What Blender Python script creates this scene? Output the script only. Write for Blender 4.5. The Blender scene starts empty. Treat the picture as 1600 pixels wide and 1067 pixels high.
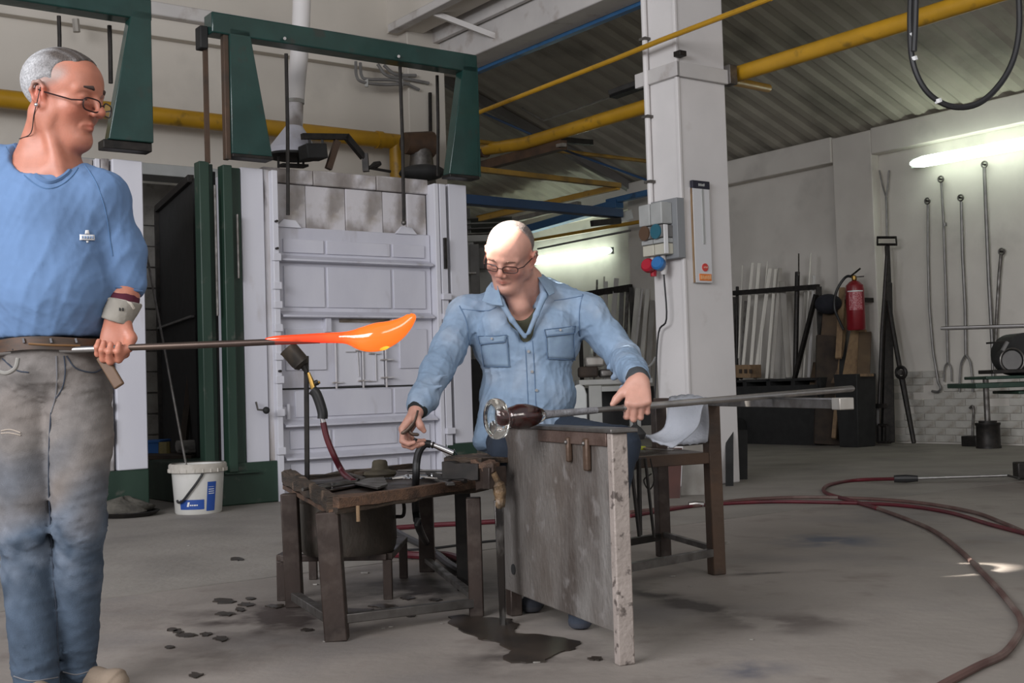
import bpy, math, random
import numpy as np
from mathutils import Vector, Matrix
SC = bpy.context.scene
COL = SC.collection
random.seed(7)
PI = math.pi

# ------------------------------------------------------------------ camera
CAM_H, FPX, PITCH, ROLL = 0.78, 1875.0, 0.038, 0.0314
_up0 = np.array([0, -math.sin(PITCH), math.cos(PITCH)]); _r0 = np.array([1.0, 0, 0])
FWD = np.array([0, math.cos(PITCH), math.sin(PITCH)])
UPV = _up0*math.cos(ROLL) + _r0*math.sin(ROLL)
RGT = _r0*math.cos(ROLL) - _up0*math.sin(ROLL)
CP = np.array([0, 0, CAM_H])
cam_d = bpy.data.cameras.new('camera'); cam = bpy.data.objects.new('camera', cam_d); COL.objects.link(cam)
cam.matrix_world = Matrix(((RGT[0], UPV[0], -FWD[0], 0), (RGT[1], UPV[1], -FWD[1], 0), (RGT[2], UPV[2], -FWD[2], CAM_H), (0, 0, 0, 1)))
cam_d.sensor_width = 36; cam_d.lens = 36*FPX/1600; cam_d.clip_end = 200
SC.camera = cam

# ------------------------------------------------------------------ world, lights, exposure
vs = SC.view_settings
vs.view_transform = 'Standard'; vs.look = 'None'; vs.gamma = 1; vs.use_curve_mapping = False
vs.exposure = 0.03
wd = bpy.data.worlds.new('world'); SC.world = wd; wd.use_nodes = True
wd.node_tree.nodes['Background'].inputs[0].default_value = (0.93, 0.94, 1.0, 1)
wd.node_tree.nodes['Background'].inputs[1].default_value = 0.38

def area(name, loc, target, sx, sy, power, color):
    d = bpy.data.lights.new(name, 'AREA'); d.shape = 'RECTANGLE'; d.size = sx; d.size_y = sy
    d.energy = power; d.color = color
    o = bpy.data.objects.new(name, d); COL.objects.link(o); o.location = loc
    o.rotation_euler = (Vector(target)-Vector(loc)).to_track_quat('-Z', 'Y').to_euler()
    return o
# daylight through the tall windows of the wall behind and to the left of the photographer
area('window_daylight', (-5.0, -1.5, 3.6), (1.0, 7.0, 1.0), 5.0, 3.0, 640, (0.96, 0.96, 1.0))
area('window_daylight', (3.2, -3.0, 4.2), (1.5, 7.0, 0.8), 5.0, 2.2, 190, (1.0, 0.97, 0.93))
# a patch of direct sun coming through a pane high on the left
sp = bpy.data.lights.new('sun_patch', 'SPOT'); sp.energy = 30000; sp.color = (1.0, 0.93, 0.84)
sp.spot_size = math.radians(2.0); sp.spot_blend = 0.4; sp.shadow_soft_size = 0.05
spo = bpy.data.objects.new('sun_patch', sp); COL.objects.link(spo); spo.location = (-4.2, 3.3, 4.5)
spo.rotation_euler = (Vector((-0.060, 4.35, 1.368))-Vector(spo.location)).to_track_quat('-Z', 'Y').to_euler()

# ------------------------------------------------------------------ frames
UU = np.array([0.809, 0.588, 0]); UU /= np.linalg.norm(UU); VV = np.array([-UU[1], UU[0], 0])   # the hall's two wall directions
ZZ = np.array([0, 0, 1.0])
def W(u, v, z): return UU*u + VV*v + ZZ*z
def ray(x, y): return FWD + RGT*(x-800)/FPX - UPV*(y-533.5)/FPX
def PY(x, y, Y): r = ray(x, y); return CP + r*Y/r[1]
def PZ(x, y, z=0.0): r = ray(x, y); return CP + r*(z-CAM_H)/r[2]
def PV(x, y, v0): r = ray(x, y); return CP + r*((v0-CP@VV)/(r@VV))
def PU(x, y, u0): r = ray(x, y); return CP + r*((u0-CP@UU)/(r@UU))
def uz(x, y, v0): p = PV(x, y, v0); return float(p@UU), float(p[2])
def vz(x, y, u0): p = PU(x, y, u0); return float(p@VV), float(p[2])
def nrm(a): a = np.array(a, float); return a/max(np.linalg.norm(a), 1e-9)

# ------------------------------------------------------------------ materials
_M = {}
def mat(name, c1, c2=None, rough=0.6, metal=0.0, scale=3.0, lo=0.35, hi=0.65, stretch=(1, 1, 1), bump=0.0, bscale=40.0,
        dirt=None, dirt_scale=2.0, dirt_lo=0.55, dirt_hi=0.7, dirt_amt=0.8, dstretch=(1, 1, 1), emit=None, estr=0.0, trans=0.0, ior=1.45,
        coat=0.0, r2=None, sss=0.0, detail=6.0, dirt2=None, d2scale=9.0, d2lo=.6, d2hi=.7, d2amt=.7):
    if name in _M: return _M[name]
    m = bpy.data.materials.new(name); m.use_nodes = True; nt = m.node_tree; N = nt.nodes; L = nt.links
    b = N['Principled BSDF']; b.inputs['Roughness'].default_value = rough; b.inputs['Metallic'].default_value = metal
    tc = N.new('ShaderNodeTexCoord')
    def noise(sc, st, det=detail):
        mp = N.new('ShaderNodeMapping'); mp.inputs['Scale'].default_value = st; L.new(tc.outputs['Object'], mp.inputs[0])
        n = N.new('ShaderNodeTexNoise'); n.inputs['Scale'].default_value = sc; n.inputs['Detail'].default_value = det
        L.new(mp.outputs[0], n.inputs['Vector']); return n
    def ramp(src, a, bb):
        r = N.new('ShaderNodeMapRange'); r.inputs[1].default_value = a; r.inputs[2].default_value = bb
        L.new(src, r.inputs[0]); return r.outputs[0]
    def mix(f, A, B):
        x = N.new('ShaderNodeMix'); x.data_type = 'RGBA'
        if isinstance(f, float): x.inputs[0].default_value = f
        else: L.new(f, x.inputs[0])
        for i, q in ((6, A), (7, B)):
            if isinstance(q, tuple): x.inputs[i].default_value = (*q[:3], 1)
            else: L.new(q, x.inputs[i])
        return x.outputs[2]
    def mul(f, k):
        q = N.new('ShaderNodeMath'); q.operation = 'MULTIPLY'; L.new(f, q.inputs[0]); q.inputs[1].default_value = k; return q.outputs[0]
    col = tuple(c1)
    if c2 is not None:
        f = ramp(noise(scale, stretch).outputs[0], lo, hi); col = mix(f, tuple(c1), tuple(c2))
        if r2 is not None:
            rr = N.new('ShaderNodeMapRange'); rr.inputs[3].default_value = rough; rr.inputs[4].default_value = r2
            L.new(f, rr.inputs[0]); L.new(rr.outputs[0], b.inputs['Roughness'])
    if dirt is not None:
        col = mix(mul(ramp(noise(dirt_scale, dstretch).outputs[0], dirt_lo, dirt_hi), dirt_amt), col, tuple(dirt))
    if dirt2 is not None:
        col = mix(mul(ramp(noise(d2scale, (1, 1, 1)).outputs[0], d2lo, d2hi), d2amt), col, tuple(dirt2))
    if isinstance(col, tuple): b.inputs['Base Color'].default_value = (*col[:3], 1)
    else: L.new(col, b.inputs['Base Color'])
    if bump:
        bn = N.new('ShaderNodeBump'); bn.inputs['Strength'].default_value = bump; bn.inputs['Distance'].default_value = 0.01
        L.new(noise(bscale, stretch, 8).outputs[0], bn.inputs['Height']); L.new(bn.outputs[0], b.inputs['Normal'])
    if emit: b.inputs['Emission Color'].default_value = (*emit, 1); b.inputs['Emission Strength'].default_value = estr
    if trans: b.inputs['Transmission Weight'].default_value = trans; b.inputs['IOR'].default_value = ior
    if coat: b.inputs['Coat Weight'].default_value = coat; b.inputs['Coat Roughness'].default_value = 0.1
    if sss: b.inputs['Subsurface Weight'].default_value = sss; b.inputs['Subsurface Radius'].default_value = (1, .35, .2); b.inputs['Subsurface Scale'].default_value = 0.012
    _M[name] = m; return m

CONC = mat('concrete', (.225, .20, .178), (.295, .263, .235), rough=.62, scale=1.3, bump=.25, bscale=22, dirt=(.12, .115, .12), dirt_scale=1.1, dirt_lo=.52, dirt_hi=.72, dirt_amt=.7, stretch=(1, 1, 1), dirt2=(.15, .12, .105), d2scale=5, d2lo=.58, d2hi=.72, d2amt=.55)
CONC2 = mat('concrete_far', (.24, .22, .195), (.29, .268, .24), rough=.7, scale=2.2, bump=.4, bscale=30, dirt=(.09, .085, .08), dirt_scale=1.4, dirt_lo=.5, dirt_hi=.75, dirt_amt=.5)
GAPM = mat('gap_dark', (.02, .02, .02), rough=.9)
WALLU = mat('wall_beige', (.60, .56, .50), (.535, .50, .445), rough=.85, scale=.9, bump=.12, bscale=14, dirt=(.33, .31, .28), dirt_scale=1.2, dirt_lo=.58, dirt_hi=.75, dirt_amt=.5)
WALLR = mat('wall_whitewash', (.70, .665, .61), (.62, .585, .535), rough=.85, scale=1.6, bump=.2, bscale=12, dirt=(.36, .34, .31), dirt_scale=1.5, dirt_lo=.57, dirt_hi=.75, dirt_amt=.5)
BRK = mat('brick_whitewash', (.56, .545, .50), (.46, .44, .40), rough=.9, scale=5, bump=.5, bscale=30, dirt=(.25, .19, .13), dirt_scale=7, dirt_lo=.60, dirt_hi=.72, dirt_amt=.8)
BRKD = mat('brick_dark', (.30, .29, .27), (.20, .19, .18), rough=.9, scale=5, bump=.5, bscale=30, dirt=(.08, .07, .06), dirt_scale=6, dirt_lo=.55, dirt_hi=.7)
WHITEP = mat('white_paint_column', (.74, .715, .705), (.66, .64, .63), rough=.55, scale=1.5, bump=.08, bscale=20, dirt=(.5, .46, .43), dirt_scale=4, dirt_lo=.62, dirt_hi=.75, dirt_amt=.5)
WHITEB = mat('white_paint_beam', (.60, .58, .56), (.52, .50, .49), rough=.6, scale=2, dirt=(.33, .28, .25), dirt_scale=5, dirt_lo=.58, dirt_hi=.7, dirt_amt=.6)
ROOFM = mat('roof_sheet', (.40, .37, .31), (.32, .295, .245), rough=.8, scale=1.5, bump=.1, dirt=(.16, .15, .13), dirt_scale=1.6, dirt_lo=.52, dirt_hi=.7, dirt_amt=.6)
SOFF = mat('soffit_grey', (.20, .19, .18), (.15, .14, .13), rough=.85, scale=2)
FURN = mat('furnace_white', (.62, .62, .68), (.53, .53, .60), rough=.45, metal=.0, scale=2.5, bump=.1, bscale=18, dirt=(.33, .30, .29), dirt_scale=5, dirt_lo=.57, dirt_hi=.75, dirt_amt=.7, stretch=(1, 1, .4), dstretch=(1, 1, .35))
FURN2 = mat('furnace_white_bright', (.68, .68, .73), (.60, .60, .66), rough=.5, scale=2, bump=.08, bscale=18, dirt=(.38, .34, .32), dirt_scale=6, dirt_lo=.63, dirt_hi=.75, dirt_amt=.5, stretch=(1, 1, .3), dstretch=(1, 1, .3))
FURND = mat('furnace_dirty', (.60, .58, .60), (.40, .36, .33), rough=.7, scale=4, lo=.42, hi=.58, bump=.3, bscale=25, dirt=(.10, .07, .05), dirt_scale=5, dirt_lo=.46, dirt_hi=.66, dirt_amt=.85, dstretch=(1, 1, .6), dirt2=(.27, .25, .24), d2scale=2.5, d2lo=.5, d2hi=.53, d2amt=.6)
FURNE = mat('furnace_rail_soot', (.56, .55, .57), (.36, .32, .29), rough=.6, scale=8, stretch=(1, 1, .15), lo=.45, hi=.65, dirt=(.07, .05, .04), dirt_scale=9, dirt_lo=.56, dirt_hi=.66, dstretch=(1, 1, .25))
GREEN = mat('green_gloss', (.010, .040, .034), (.014, .055, .047), rough=.28, scale=5, bump=.35, bscale=9, coat=.25, dirt=(.03, .035, .03), dirt_scale=7, dirt_lo=.6, dirt_hi=.7)
GREEN2 = mat('green_post', (.014, .036, .024), (.022, .05, .034), rough=.45, scale=6, dirt=(.10, .10, .085), dirt_scale=9, dirt_lo=.62, dirt_hi=.72, dirt_amt=.6, stretch=(1, 1, .3))
YEL = mat('yellow_paint', (.50, .27, .015), (.42, .23, .015), rough=.38, scale=6, dirt=(.13, .08, .02), dirt_scale=8, dirt_lo=.60, dirt_hi=.72, dirt_amt=.7)
YELD = mat('yellow_sooty', (.30, .17, .02), (.15, .09, .02), rough=.5, scale=5)
BROWNP = mat('brown_pipe', (.10, .055, .03), (.05, .03, .02), rough=.6, scale=7)
BLUEB = mat('blue_beam', (.035, .12, .27), (.05, .16, .33), rough=.45, scale=4, dirt=(.02, .03, .05), dirt_scale=4)
BLUED = mat('blue_dark_beam', (.012, .035, .085), (.015, .045, .10), rough=.4, scale=3)
BLACK = mat('black_iron', (.018, .017, .016), (.035, .03, .027), rough=.5, metal=.5, scale=20)
BLACKM = mat('black_matt', (.012, .012, .012), (.02, .02, .02), rough=.7, scale=10)
RUBBER = mat('black_rubber', (.018, .018, .019), rough=.45)
STEEL = mat('steel_bright', (.52, .51, .50), (.35, .34, .33), rough=.28, metal=1.0, scale=15, r2=.45)
CHROME = mat('chrome', (.75, .75, .76), rough=.12, metal=1.0)
STEELD = mat('steel_dull', (.22, .21, .20), (.12, .11, .10), rough=.4, metal=.85, scale=14, r2=.6)
STEELP = mat('steel_pale', (.42, .40, .37), (.30, .28, .25), rough=.5, metal=.5, scale=8, stretch=(1, 1, .2))
ALU = mat('aluminium_profile', (.68, .66, .60), (.46, .44, .40), rough=.45, metal=.35, scale=6, stretch=(1, 1, .2))
RUST = mat('rusty_steel', (.055, .036, .028), (.032, .025, .022), rough=.55, metal=.35, scale=5, bump=.12, bscale=60, dirt=(.10, .078, .065), dirt_scale=13, dirt_lo=.50, dirt_hi=.7, dirt_amt=.75, stretch=(1, 1, .6), r2=.35)
RUST2 = mat('brown_steel_leg', (.115, .068, .043), (.07, .05, .038), rough=.5, metal=.3, scale=4, bump=.2, bscale=50, dirt=(.045, .04, .036), dirt_scale=6)
PLATE = mat('scuffed_plate', (.14, .118, .102), (.27, .255, .24), rough=.5, metal=.35, scale=3.2, lo=.38, hi=.62, bump=.5, bscale=70, stretch=(1, 1, .55), dirt=(.07, .052, .042), dirt_scale=3, dirt_lo=.5, dirt_hi=.66, dirt_amt=.8, dstretch=(1.5, 1.5, .5), dirt2=(.33, .31, .30), d2scale=16, d2lo=.58, d2hi=.68, d2amt=.5, r2=.42)
PLATEE = mat('flaky_plate_edge', (.36, .31, .28), (.27, .23, .205), rough=.65, metal=.1, scale=7, bump=.35, bscale=60, dirt=(.07, .055, .048), dirt_scale=34, dirt_lo=.57, dirt_hi=.64, dirt_amt=.85)
PLATET = mat('rust_band', (.11, .07, .055), (.17, .12, .10), rough=.4, metal=.5, scale=9, bump=.3, bscale=60, r2=.55)
WOODC = mat('charred_wood', (.085, .058, .04), (.03, .025, .02), rough=.8, scale=9, stretch=(1, 1, 5), bump=.9, bscale=40, dirt=(.27, .19, .13), dirt_scale=14, dirt_lo=.6, dirt_hi=.68, dirt_amt=.6)
WOODR = mat('reddish_wood', (.16, .09, .055), (.10, .06, .04), rough=.75, scale=12, stretch=(1, 5, 5), bump=.6, bscale=40, dirt=(.03, .02, .016), dirt_scale=9, dirt_lo=.5, dirt_hi=.65)
WOODP = mat('pale_wood', (.30, .20, .11), (.22, .14, .08), rough=.75, scale=8, stretch=(3, 3, .6), dirt=(.10, .07, .05), dirt_scale=5)
WOODD = mat('dark_wood', (.055, .038, .027), (.03, .022, .017), rough=.8, scale=8)
OLIVE = mat('olive_block', (.085, .070, .042), (.055, .045, .030), rough=.8, scale=10, bump=.4)
DRUM = mat('drum_rusty', (.052, .047, .040), (.085, .068, .052), rough=.6, metal=.3, scale=6, bump=.4, bscale=40, dirt=(.13, .10, .085), dirt_scale=11, dirt_lo=.6, dirt_hi=.7, stretch=(1, 1, .5))
PLASW = mat('bucket_plastic', (.62, .61, .58), (.55, .54, .50), rough=.4, scale=5, dirt=(.40, .36, .30), dirt_scale=7, dirt_lo=.6, dirt_hi=.75, dirt_amt=.5)
PLASD = mat('bucket_rim', (.50, .47, .42), (.38, .35, .30), rough=.6, scale=14)
LBLUE = mat('label_blue', (.02, .07, .30), rough=.4)
LWHITE = mat('print_white', (.75, .75, .75), rough=.5)
BLUEBOX = mat('blue_box', (.03, .13, .40), rough=.5)
RED = mat('extinguisher_red', (.24, .008, .016), (.19, .006, .013), rough=.3, scale=5, coat=.3)
REDL = mat('label_pale_red', (.55, .22, .24), (.40, .06, .08), rough=.4, scale=55, lo=.48, hi=.52)
HOSER = mat('hose_red', (.11, .010, .017), (.07, .008, .014), rough=.42, scale=8)
HOSED = mat('hose_dusty', (.12, .065, .055), (.08, .04, .035), rough=.6, scale=6, dirt=(.19, .15, .13), dirt_scale=4, dirt_lo=.5, dirt_hi=.65, dirt_amt=.7)
HOSEG = mat('hose_dark', (.06, .045, .042), (.035, .03, .03), rough=.6, scale=6)
BRASS = mat('brass', (.42, .26, .07), (.30, .18, .05), rough=.35, metal=.8, scale=20)
BURN = mat('burner_cup', (.11, .085, .06), (.05, .045, .04), rough=.5, metal=.6, scale=16, stretch=(1, 1, .3))
TUBE = mat('tube_glow', (.9, 1, .9), emit=(.86, 1.0, .84), estr=9.0)
WET = mat('wet_oil', (.040, .029, .021), (.018, .014, .011), rough=.42, scale=6)
TOWEL = mat('towel', (.48, .50, .55), (.40, .42, .47), rough=.9, scale=8, bump=.3, bscale=90)
GREYP = mat('grey_plastic', (.42, .43, .42), (.36, .37, .36), rough=.5, scale=6)
GREYD = mat('grey_plastic_dark', (.25, .26, .27), rough=.5)
CREAM = mat('cream_plastic', (.55, .53, .44), rough=.5)
CEER = mat('plug_red', (.42, .012, .03), rough=.4)
CEEB = mat('plug_blue', (.03, .16, .42), rough=.4)
CEEW = mat('plug_pale', (.55, .53, .52), rough=.5)
SOCKD = mat('socket_brown', (.10, .055, .03), rough=.5)
SOCKT = mat('socket_teal', (.02, .12, .17), rough=.5)
CARD = mat('calendar_white', (.66, .66, .67), rough=.5)
ORNG = mat('print_orange', (.75, .22, .05), rough=.5)
REDP = mat('print_red', (.60, .06, .05), rough=.5)
DNAVY = mat('print_black', (.02, .02, .035), rough=.5)
GREYF = mat('grey_frame', (.20, .195, .19), (.15, .145, .14), rough=.6, scale=6)
PALEM = mat('pale_machine', (.42, .42, .40), (.34, .34, .32), rough=.6, scale=3, dirt=(.22, .19, .16), dirt_scale=5)

# ------------------------------------------------------------------ mesh builder
_LOC = {}
class MB:
    def __init__(s, uv=False): s.v = []; s.f = []; s.uv = uv; s.n = 0
    def add(s, vs, fs):
        vs = [W(*p) if s.uv else np.array(p, float) for p in vs]
        s.v.extend(vs); s.f.extend([tuple(i+s.n for i in f) for f in fs]); s.n += len(vs); return s
    def hexa(s, p):  # 8 points: bottom 4 ccw, top 4 ccw
        return s.add(p, [(3, 2, 1, 0), (4, 5, 6, 7), (0, 1, 5, 4), (1, 2, 6, 5), (2, 3, 7, 6), (3, 0, 4, 7)])
    def box(s, a0, a1, b0, b1, c0, c1):
        a0, a1 = min(a0, a1), max(a0, a1); b0, b1 = min(b0, b1), max(b0, b1); c0, c1 = min(c0, c1), max(c0, c1)
        return s.hexa([(a0, b0, c0), (a1, b0, c0), (a1, b1, c0), (a0, b1, c0), (a0, b0, c1), (a1, b0, c1), (a1, b1, c1), (a0, b1, c1)])
    def bar(s, p, q, w, h, up=(0, 0, 1), w2=None, h2=None):   # box beam from p to q, width w across, height h along up
        p = np.array(p, float); q = np.array(q, float); d = nrm(q-p); up = np.array(up, float)
        if abs(d@nrm(up)) > .97: up = np.array([0.0, 1, 0]) if abs(d[1]) < .9 else np.array([1.0, 0, 0])
        x = nrm(np.cross(d, up)); y = np.cross(x, d); w2 = w if w2 is None else w2; h2 = h if h2 is None else h2
        P = []
        for c, ww, hh in ((p, w, h), (q, w2, h2)):
            P += [c-x*ww/2-y*hh/2, c+x*ww/2-y*hh/2, c+x*ww/2+y*hh/2, c-x*ww/2+y*hh/2]
        return s.hexa(P)
    def tube(s, pts, r, n=12, cap=True, closed=False):
        pts = [np.array(p, float) for p in pts]; k = len(pts)
        rs = r if isinstance(r, (list, tuple)) else [r]*k
        T = []
        for i in range(k):
            a = pts[(i-1) % k] if (closed or i) else pts[i]; b = pts[(i+1) % k] if (closed or i < k-1) else pts[i]
            T.append(nrm(b-a))
        ref = np.array([0, 0, 1.0]) if abs(T[0][2]) < .9 else np.array([1.0, 0, 0])
        x = nrm(np.cross(T[0], ref)); V_ = []; F_ = []
        for i in range(k):
            x = nrm(x-T[i]*(x@T[i])); y = np.cross(T[i], x)
            for j in range(n):
                a = 2*PI*j/n; V_.append(pts[i]+(x*math.cos(a)+y*math.sin(a))*rs[i])
        for i in range(k if closed else k-1):
            for j in range(n):
                a = i*n+j; b = i*n+(j+1) % n; c = ((i+1) % k)*n+(j+1) % n; d = ((i+1) % k)*n+j
                F_.append((a, b, c, d))
        if cap and not closed: F_.append(tuple(reversed(range(n)))); F_.append(tuple(range((k-1)*n, k*n)))
        return s.add(V_, F_)
    def cyl(s, p, q, r, r2=None, n=16): return s.tube([p, q], [r, r if r2 is None else r2], n)
    def lathe(s, prof, o, ax=(0, 0, 1), n=24, cap=True):  # prof: (radius, height) pairs
        o = np.array(o, float); ax = nrm(ax)
        return s.tube([o+ax*h for r, h in prof], [r for r, h in prof], n, cap) if False else s._lathe(prof, o, ax, n, cap)
    def _lathe(s, prof, o, ax, n, cap):
        ref = np.array([0, 0, 1.0]) if abs(ax[2]) < .9 else np.array([1.0, 0, 0])
        x = nrm(np.cross(ax, ref)); y = np.cross(ax, x); V_ = []; F_ = []; k = len(prof)
        for r, h in prof:
            for j in range(n):
                a = 2*PI*j/n; V_.append(o+ax*h+(x*math.cos(a)+y*math.sin(a))*max(r, 1e-4))
        for i in range(k-1):
            for j in range(n): F_.append((i*n+j, i*n+(j+1) % n, (i+1)*n+(j+1) % n, (i+1)*n+j))
        if cap: F_.append(tuple(reversed(range(n)))); F_.append(tuple(range((k-1)*n, k*n)))
        return s.add(V_, F_)
    def sphere(s, c, r, n=16, m=10, sc=(1, 1, 1)):
        c = np.array(c, float); V_ = []; F_ = []
        for i in range(m+1):
            t = PI*i/m; rr = max(math.sin(t), 1e-3)
            for j in range(n):
                a = 2*PI*j/n; V_.append(c+np.array([rr*math.cos(a)*sc[0], rr*math.sin(a)*sc[1], -math.cos(t)*sc[2]])*r)
        for i in range(m):
            for j in range(n): F_.append((i*n+j, i*n+(j+1) % n, (i+1)*n+(j+1) % n, (i+1)*n+j))
        return s.add(V_, F_)
    def prism(s, poly, ext):  # poly: 3d points (ordered), ext: extrusion vector
        k = len(poly); e = np.array(ext, float); A = [np.array(p, float) for p in poly]
        return s.add(A+[p+e for p in A], [tuple(reversed(range(k))), tuple(range(k, 2*k))]+[(i, (i+1) % k, (i+1) % k+k, i+k) for i in range(k)])
    def build(s, name, m, parent=None, bev=0.0, bseg=2, smooth=True, ang=35, kind=None, label=None, fix=True):
        V_ = np.array(s.v); lo = V_.min(0); hi = V_.max(0)
        org = np.array([(lo[0]+hi[0])/2, (lo[1]+hi[1])/2, lo[2]])
        me = bpy.data.meshes.new(name); me.from_pydata([tuple(p) for p in V_-org], [], s.f)
        if fix:
            import bmesh
            bm = bmesh.new(); bm.from_mesh(me); bmesh.ops.recalc_face_normals(bm, faces=bm.faces); bm.to_mesh(me); bm.free()
        me.materials.append(m)
        if smooth:
            me.polygons.foreach_set('use_smooth', [True]*len(me.polygons)); me.set_sharp_from_angle(angle=math.radians(ang))
        o = bpy.data.objects.new(name, me); COL.objects.link(o)
        base = np.zeros(3)
        if parent is not None: o.parent = parent; base = _LOC[parent.name]
        o.location = tuple(org-base); _LOC[o.name] = org
        if bev:
            b = o.modifiers.new('bevel', 'BEVEL'); b.width = bev; b.segments = bseg; b.limit_method = 'ANGLE'; b.angle_limit = math.radians(40)
        if kind: o['kind'] = kind
        if label: o['label'] = label
        return o
def thing(name, label, cat, loc, group=None):
    o = bpy.data.objects.new(name, None); COL.objects.link(o); o.empty_display_size = .1
    o.location = tuple(float(c) for c in loc); _LOC[o.name] = np.array(loc, float)
    o['label'] = label; o['category'] = cat
    if group: o['group'] = group
    return o
def tag(o, label, cat, group=None, kind=None):
    o['label'] = label; o['category'] = cat
    if group: o['group'] = group
    if kind: o['kind'] = kind
    return o
def struct(o, label=None):
    o['kind'] = 'structure'
    if label: o['label'] = label
    return o
def spline(pts, n=8):
    pts = [np.array(p, float) for p in pts]; P = [2*pts[0]-pts[1]]+pts+[2*pts[-1]-pts[-2]]; out = []
    for i in range(1, len(P)-2):
        for j in range(n):
            t = j/n; a, b, c, d = P[i-1:i+3]
            out.append(.5*((2*b)+(-a+c)*t+(2*a-5*b+4*c-d)*t*t+(-a+3*b-3*c+d)*t**3))
    out.append(pts[-1]); return out
def uvbox(*a): return MB(True).box(*a)
# ================================================================== the hall
fl = struct(MB(True).box(-6, 20, -6, 24, -.30, -.05).build('floor', GAPM, smooth=False))
fl['label'] = 'worn grey concrete workshop floor'
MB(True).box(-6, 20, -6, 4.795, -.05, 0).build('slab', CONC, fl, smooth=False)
MB(True).box(-6, 20, 4.815, 24, -.05, 0).build('slab', CONC2, fl, smooth=False)

def add_floor_patches(m, org, items):
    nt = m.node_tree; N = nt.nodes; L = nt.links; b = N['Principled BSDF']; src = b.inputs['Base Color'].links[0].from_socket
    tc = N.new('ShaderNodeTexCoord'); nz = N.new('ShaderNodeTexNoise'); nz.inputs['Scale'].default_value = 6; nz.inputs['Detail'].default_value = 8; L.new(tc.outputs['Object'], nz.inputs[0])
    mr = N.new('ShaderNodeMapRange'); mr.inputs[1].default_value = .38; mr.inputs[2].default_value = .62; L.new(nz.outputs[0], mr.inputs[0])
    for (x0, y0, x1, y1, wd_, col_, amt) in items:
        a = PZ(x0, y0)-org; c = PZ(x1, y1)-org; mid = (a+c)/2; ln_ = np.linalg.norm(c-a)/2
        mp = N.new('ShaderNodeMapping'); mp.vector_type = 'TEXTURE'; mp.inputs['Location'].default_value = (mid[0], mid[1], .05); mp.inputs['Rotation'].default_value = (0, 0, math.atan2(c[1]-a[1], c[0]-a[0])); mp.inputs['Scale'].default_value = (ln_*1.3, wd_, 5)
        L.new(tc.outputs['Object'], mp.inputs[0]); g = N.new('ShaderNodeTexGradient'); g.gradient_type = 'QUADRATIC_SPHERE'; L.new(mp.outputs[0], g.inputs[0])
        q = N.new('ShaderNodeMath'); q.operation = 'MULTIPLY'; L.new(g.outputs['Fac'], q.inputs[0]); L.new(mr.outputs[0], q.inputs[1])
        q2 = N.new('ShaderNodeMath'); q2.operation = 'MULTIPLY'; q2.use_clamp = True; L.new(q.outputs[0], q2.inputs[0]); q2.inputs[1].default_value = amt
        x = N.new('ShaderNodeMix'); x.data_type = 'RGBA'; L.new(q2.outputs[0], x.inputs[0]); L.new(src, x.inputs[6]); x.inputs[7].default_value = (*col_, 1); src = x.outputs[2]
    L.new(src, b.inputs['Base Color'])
add_floor_patches(CONC, np.array([7.0*0+_LOC['slab'][0], _LOC['slab'][1], _LOC['slab'][2]]), [(930, 905, 1290, 1000, .16, (.07, .06, .055), 2.6), (1180, 840, 1420, 850, .45, (.10, .11, .14), 1.6), (300, 940, 560, 1000, .5, (.06, .045, .04), 2.2), (560, 900, 760, 950, .6, (.05, .04, .036), 2.4), (1050, 985, 1400, 960, .3, (.12, .10, .09), 1.8), (240, 1000, 400, 1060, .3, (.10, .08, .07), 1.2), (700, 1010, 960, 1040, .4, (.05, .04, .036), 2.0), (1080, 1040, 1260, 1050, .3, (.11, .11, .13), 1.5), (1090, 900, 1290, 892, .05, (.06, .05, .045), 2.0)])  # floor stains plus soft darker ellipses: a long band, a patch under the table
# back wall behind the furnaces, with a bay below the lintel
wb = struct(MB(True).box(-6, 6.5, 10.2, 10.45, 2.80, 7.0).build('wall_back', WALLU, smooth=False))
MB(True).box(6.12, 6.55, 10.02, 10.45, 0, 7.0).build('corner_pier', WALLU, wb, bev=.01)
MB(True).box(-6, 6.12, 10.10, 10.2, 3.92, 4.08).build('band', WALLU, wb, bev=.006)
MB(True).box(-6, 6.12, 10.02, 10.2, 4.08, 4.20).build('ledge', WHITEB, wb, bev=.01)
MB(True).box(-6, 6.12, 10.08, 10.4, 2.70, 2.80).build('lintel', GREYP, wb, bev=.005)
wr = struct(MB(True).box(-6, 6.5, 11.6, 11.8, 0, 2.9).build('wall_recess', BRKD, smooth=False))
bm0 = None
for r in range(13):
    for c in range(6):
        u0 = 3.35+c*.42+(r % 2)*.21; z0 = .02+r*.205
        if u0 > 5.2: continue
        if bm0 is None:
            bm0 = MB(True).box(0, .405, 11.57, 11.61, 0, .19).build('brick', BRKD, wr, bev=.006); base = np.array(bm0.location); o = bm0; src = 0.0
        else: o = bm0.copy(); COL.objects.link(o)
        p = base+UU*u0+ZZ*z0-VV*random.uniform(0, .012); o.location = tuple(p)

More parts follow.
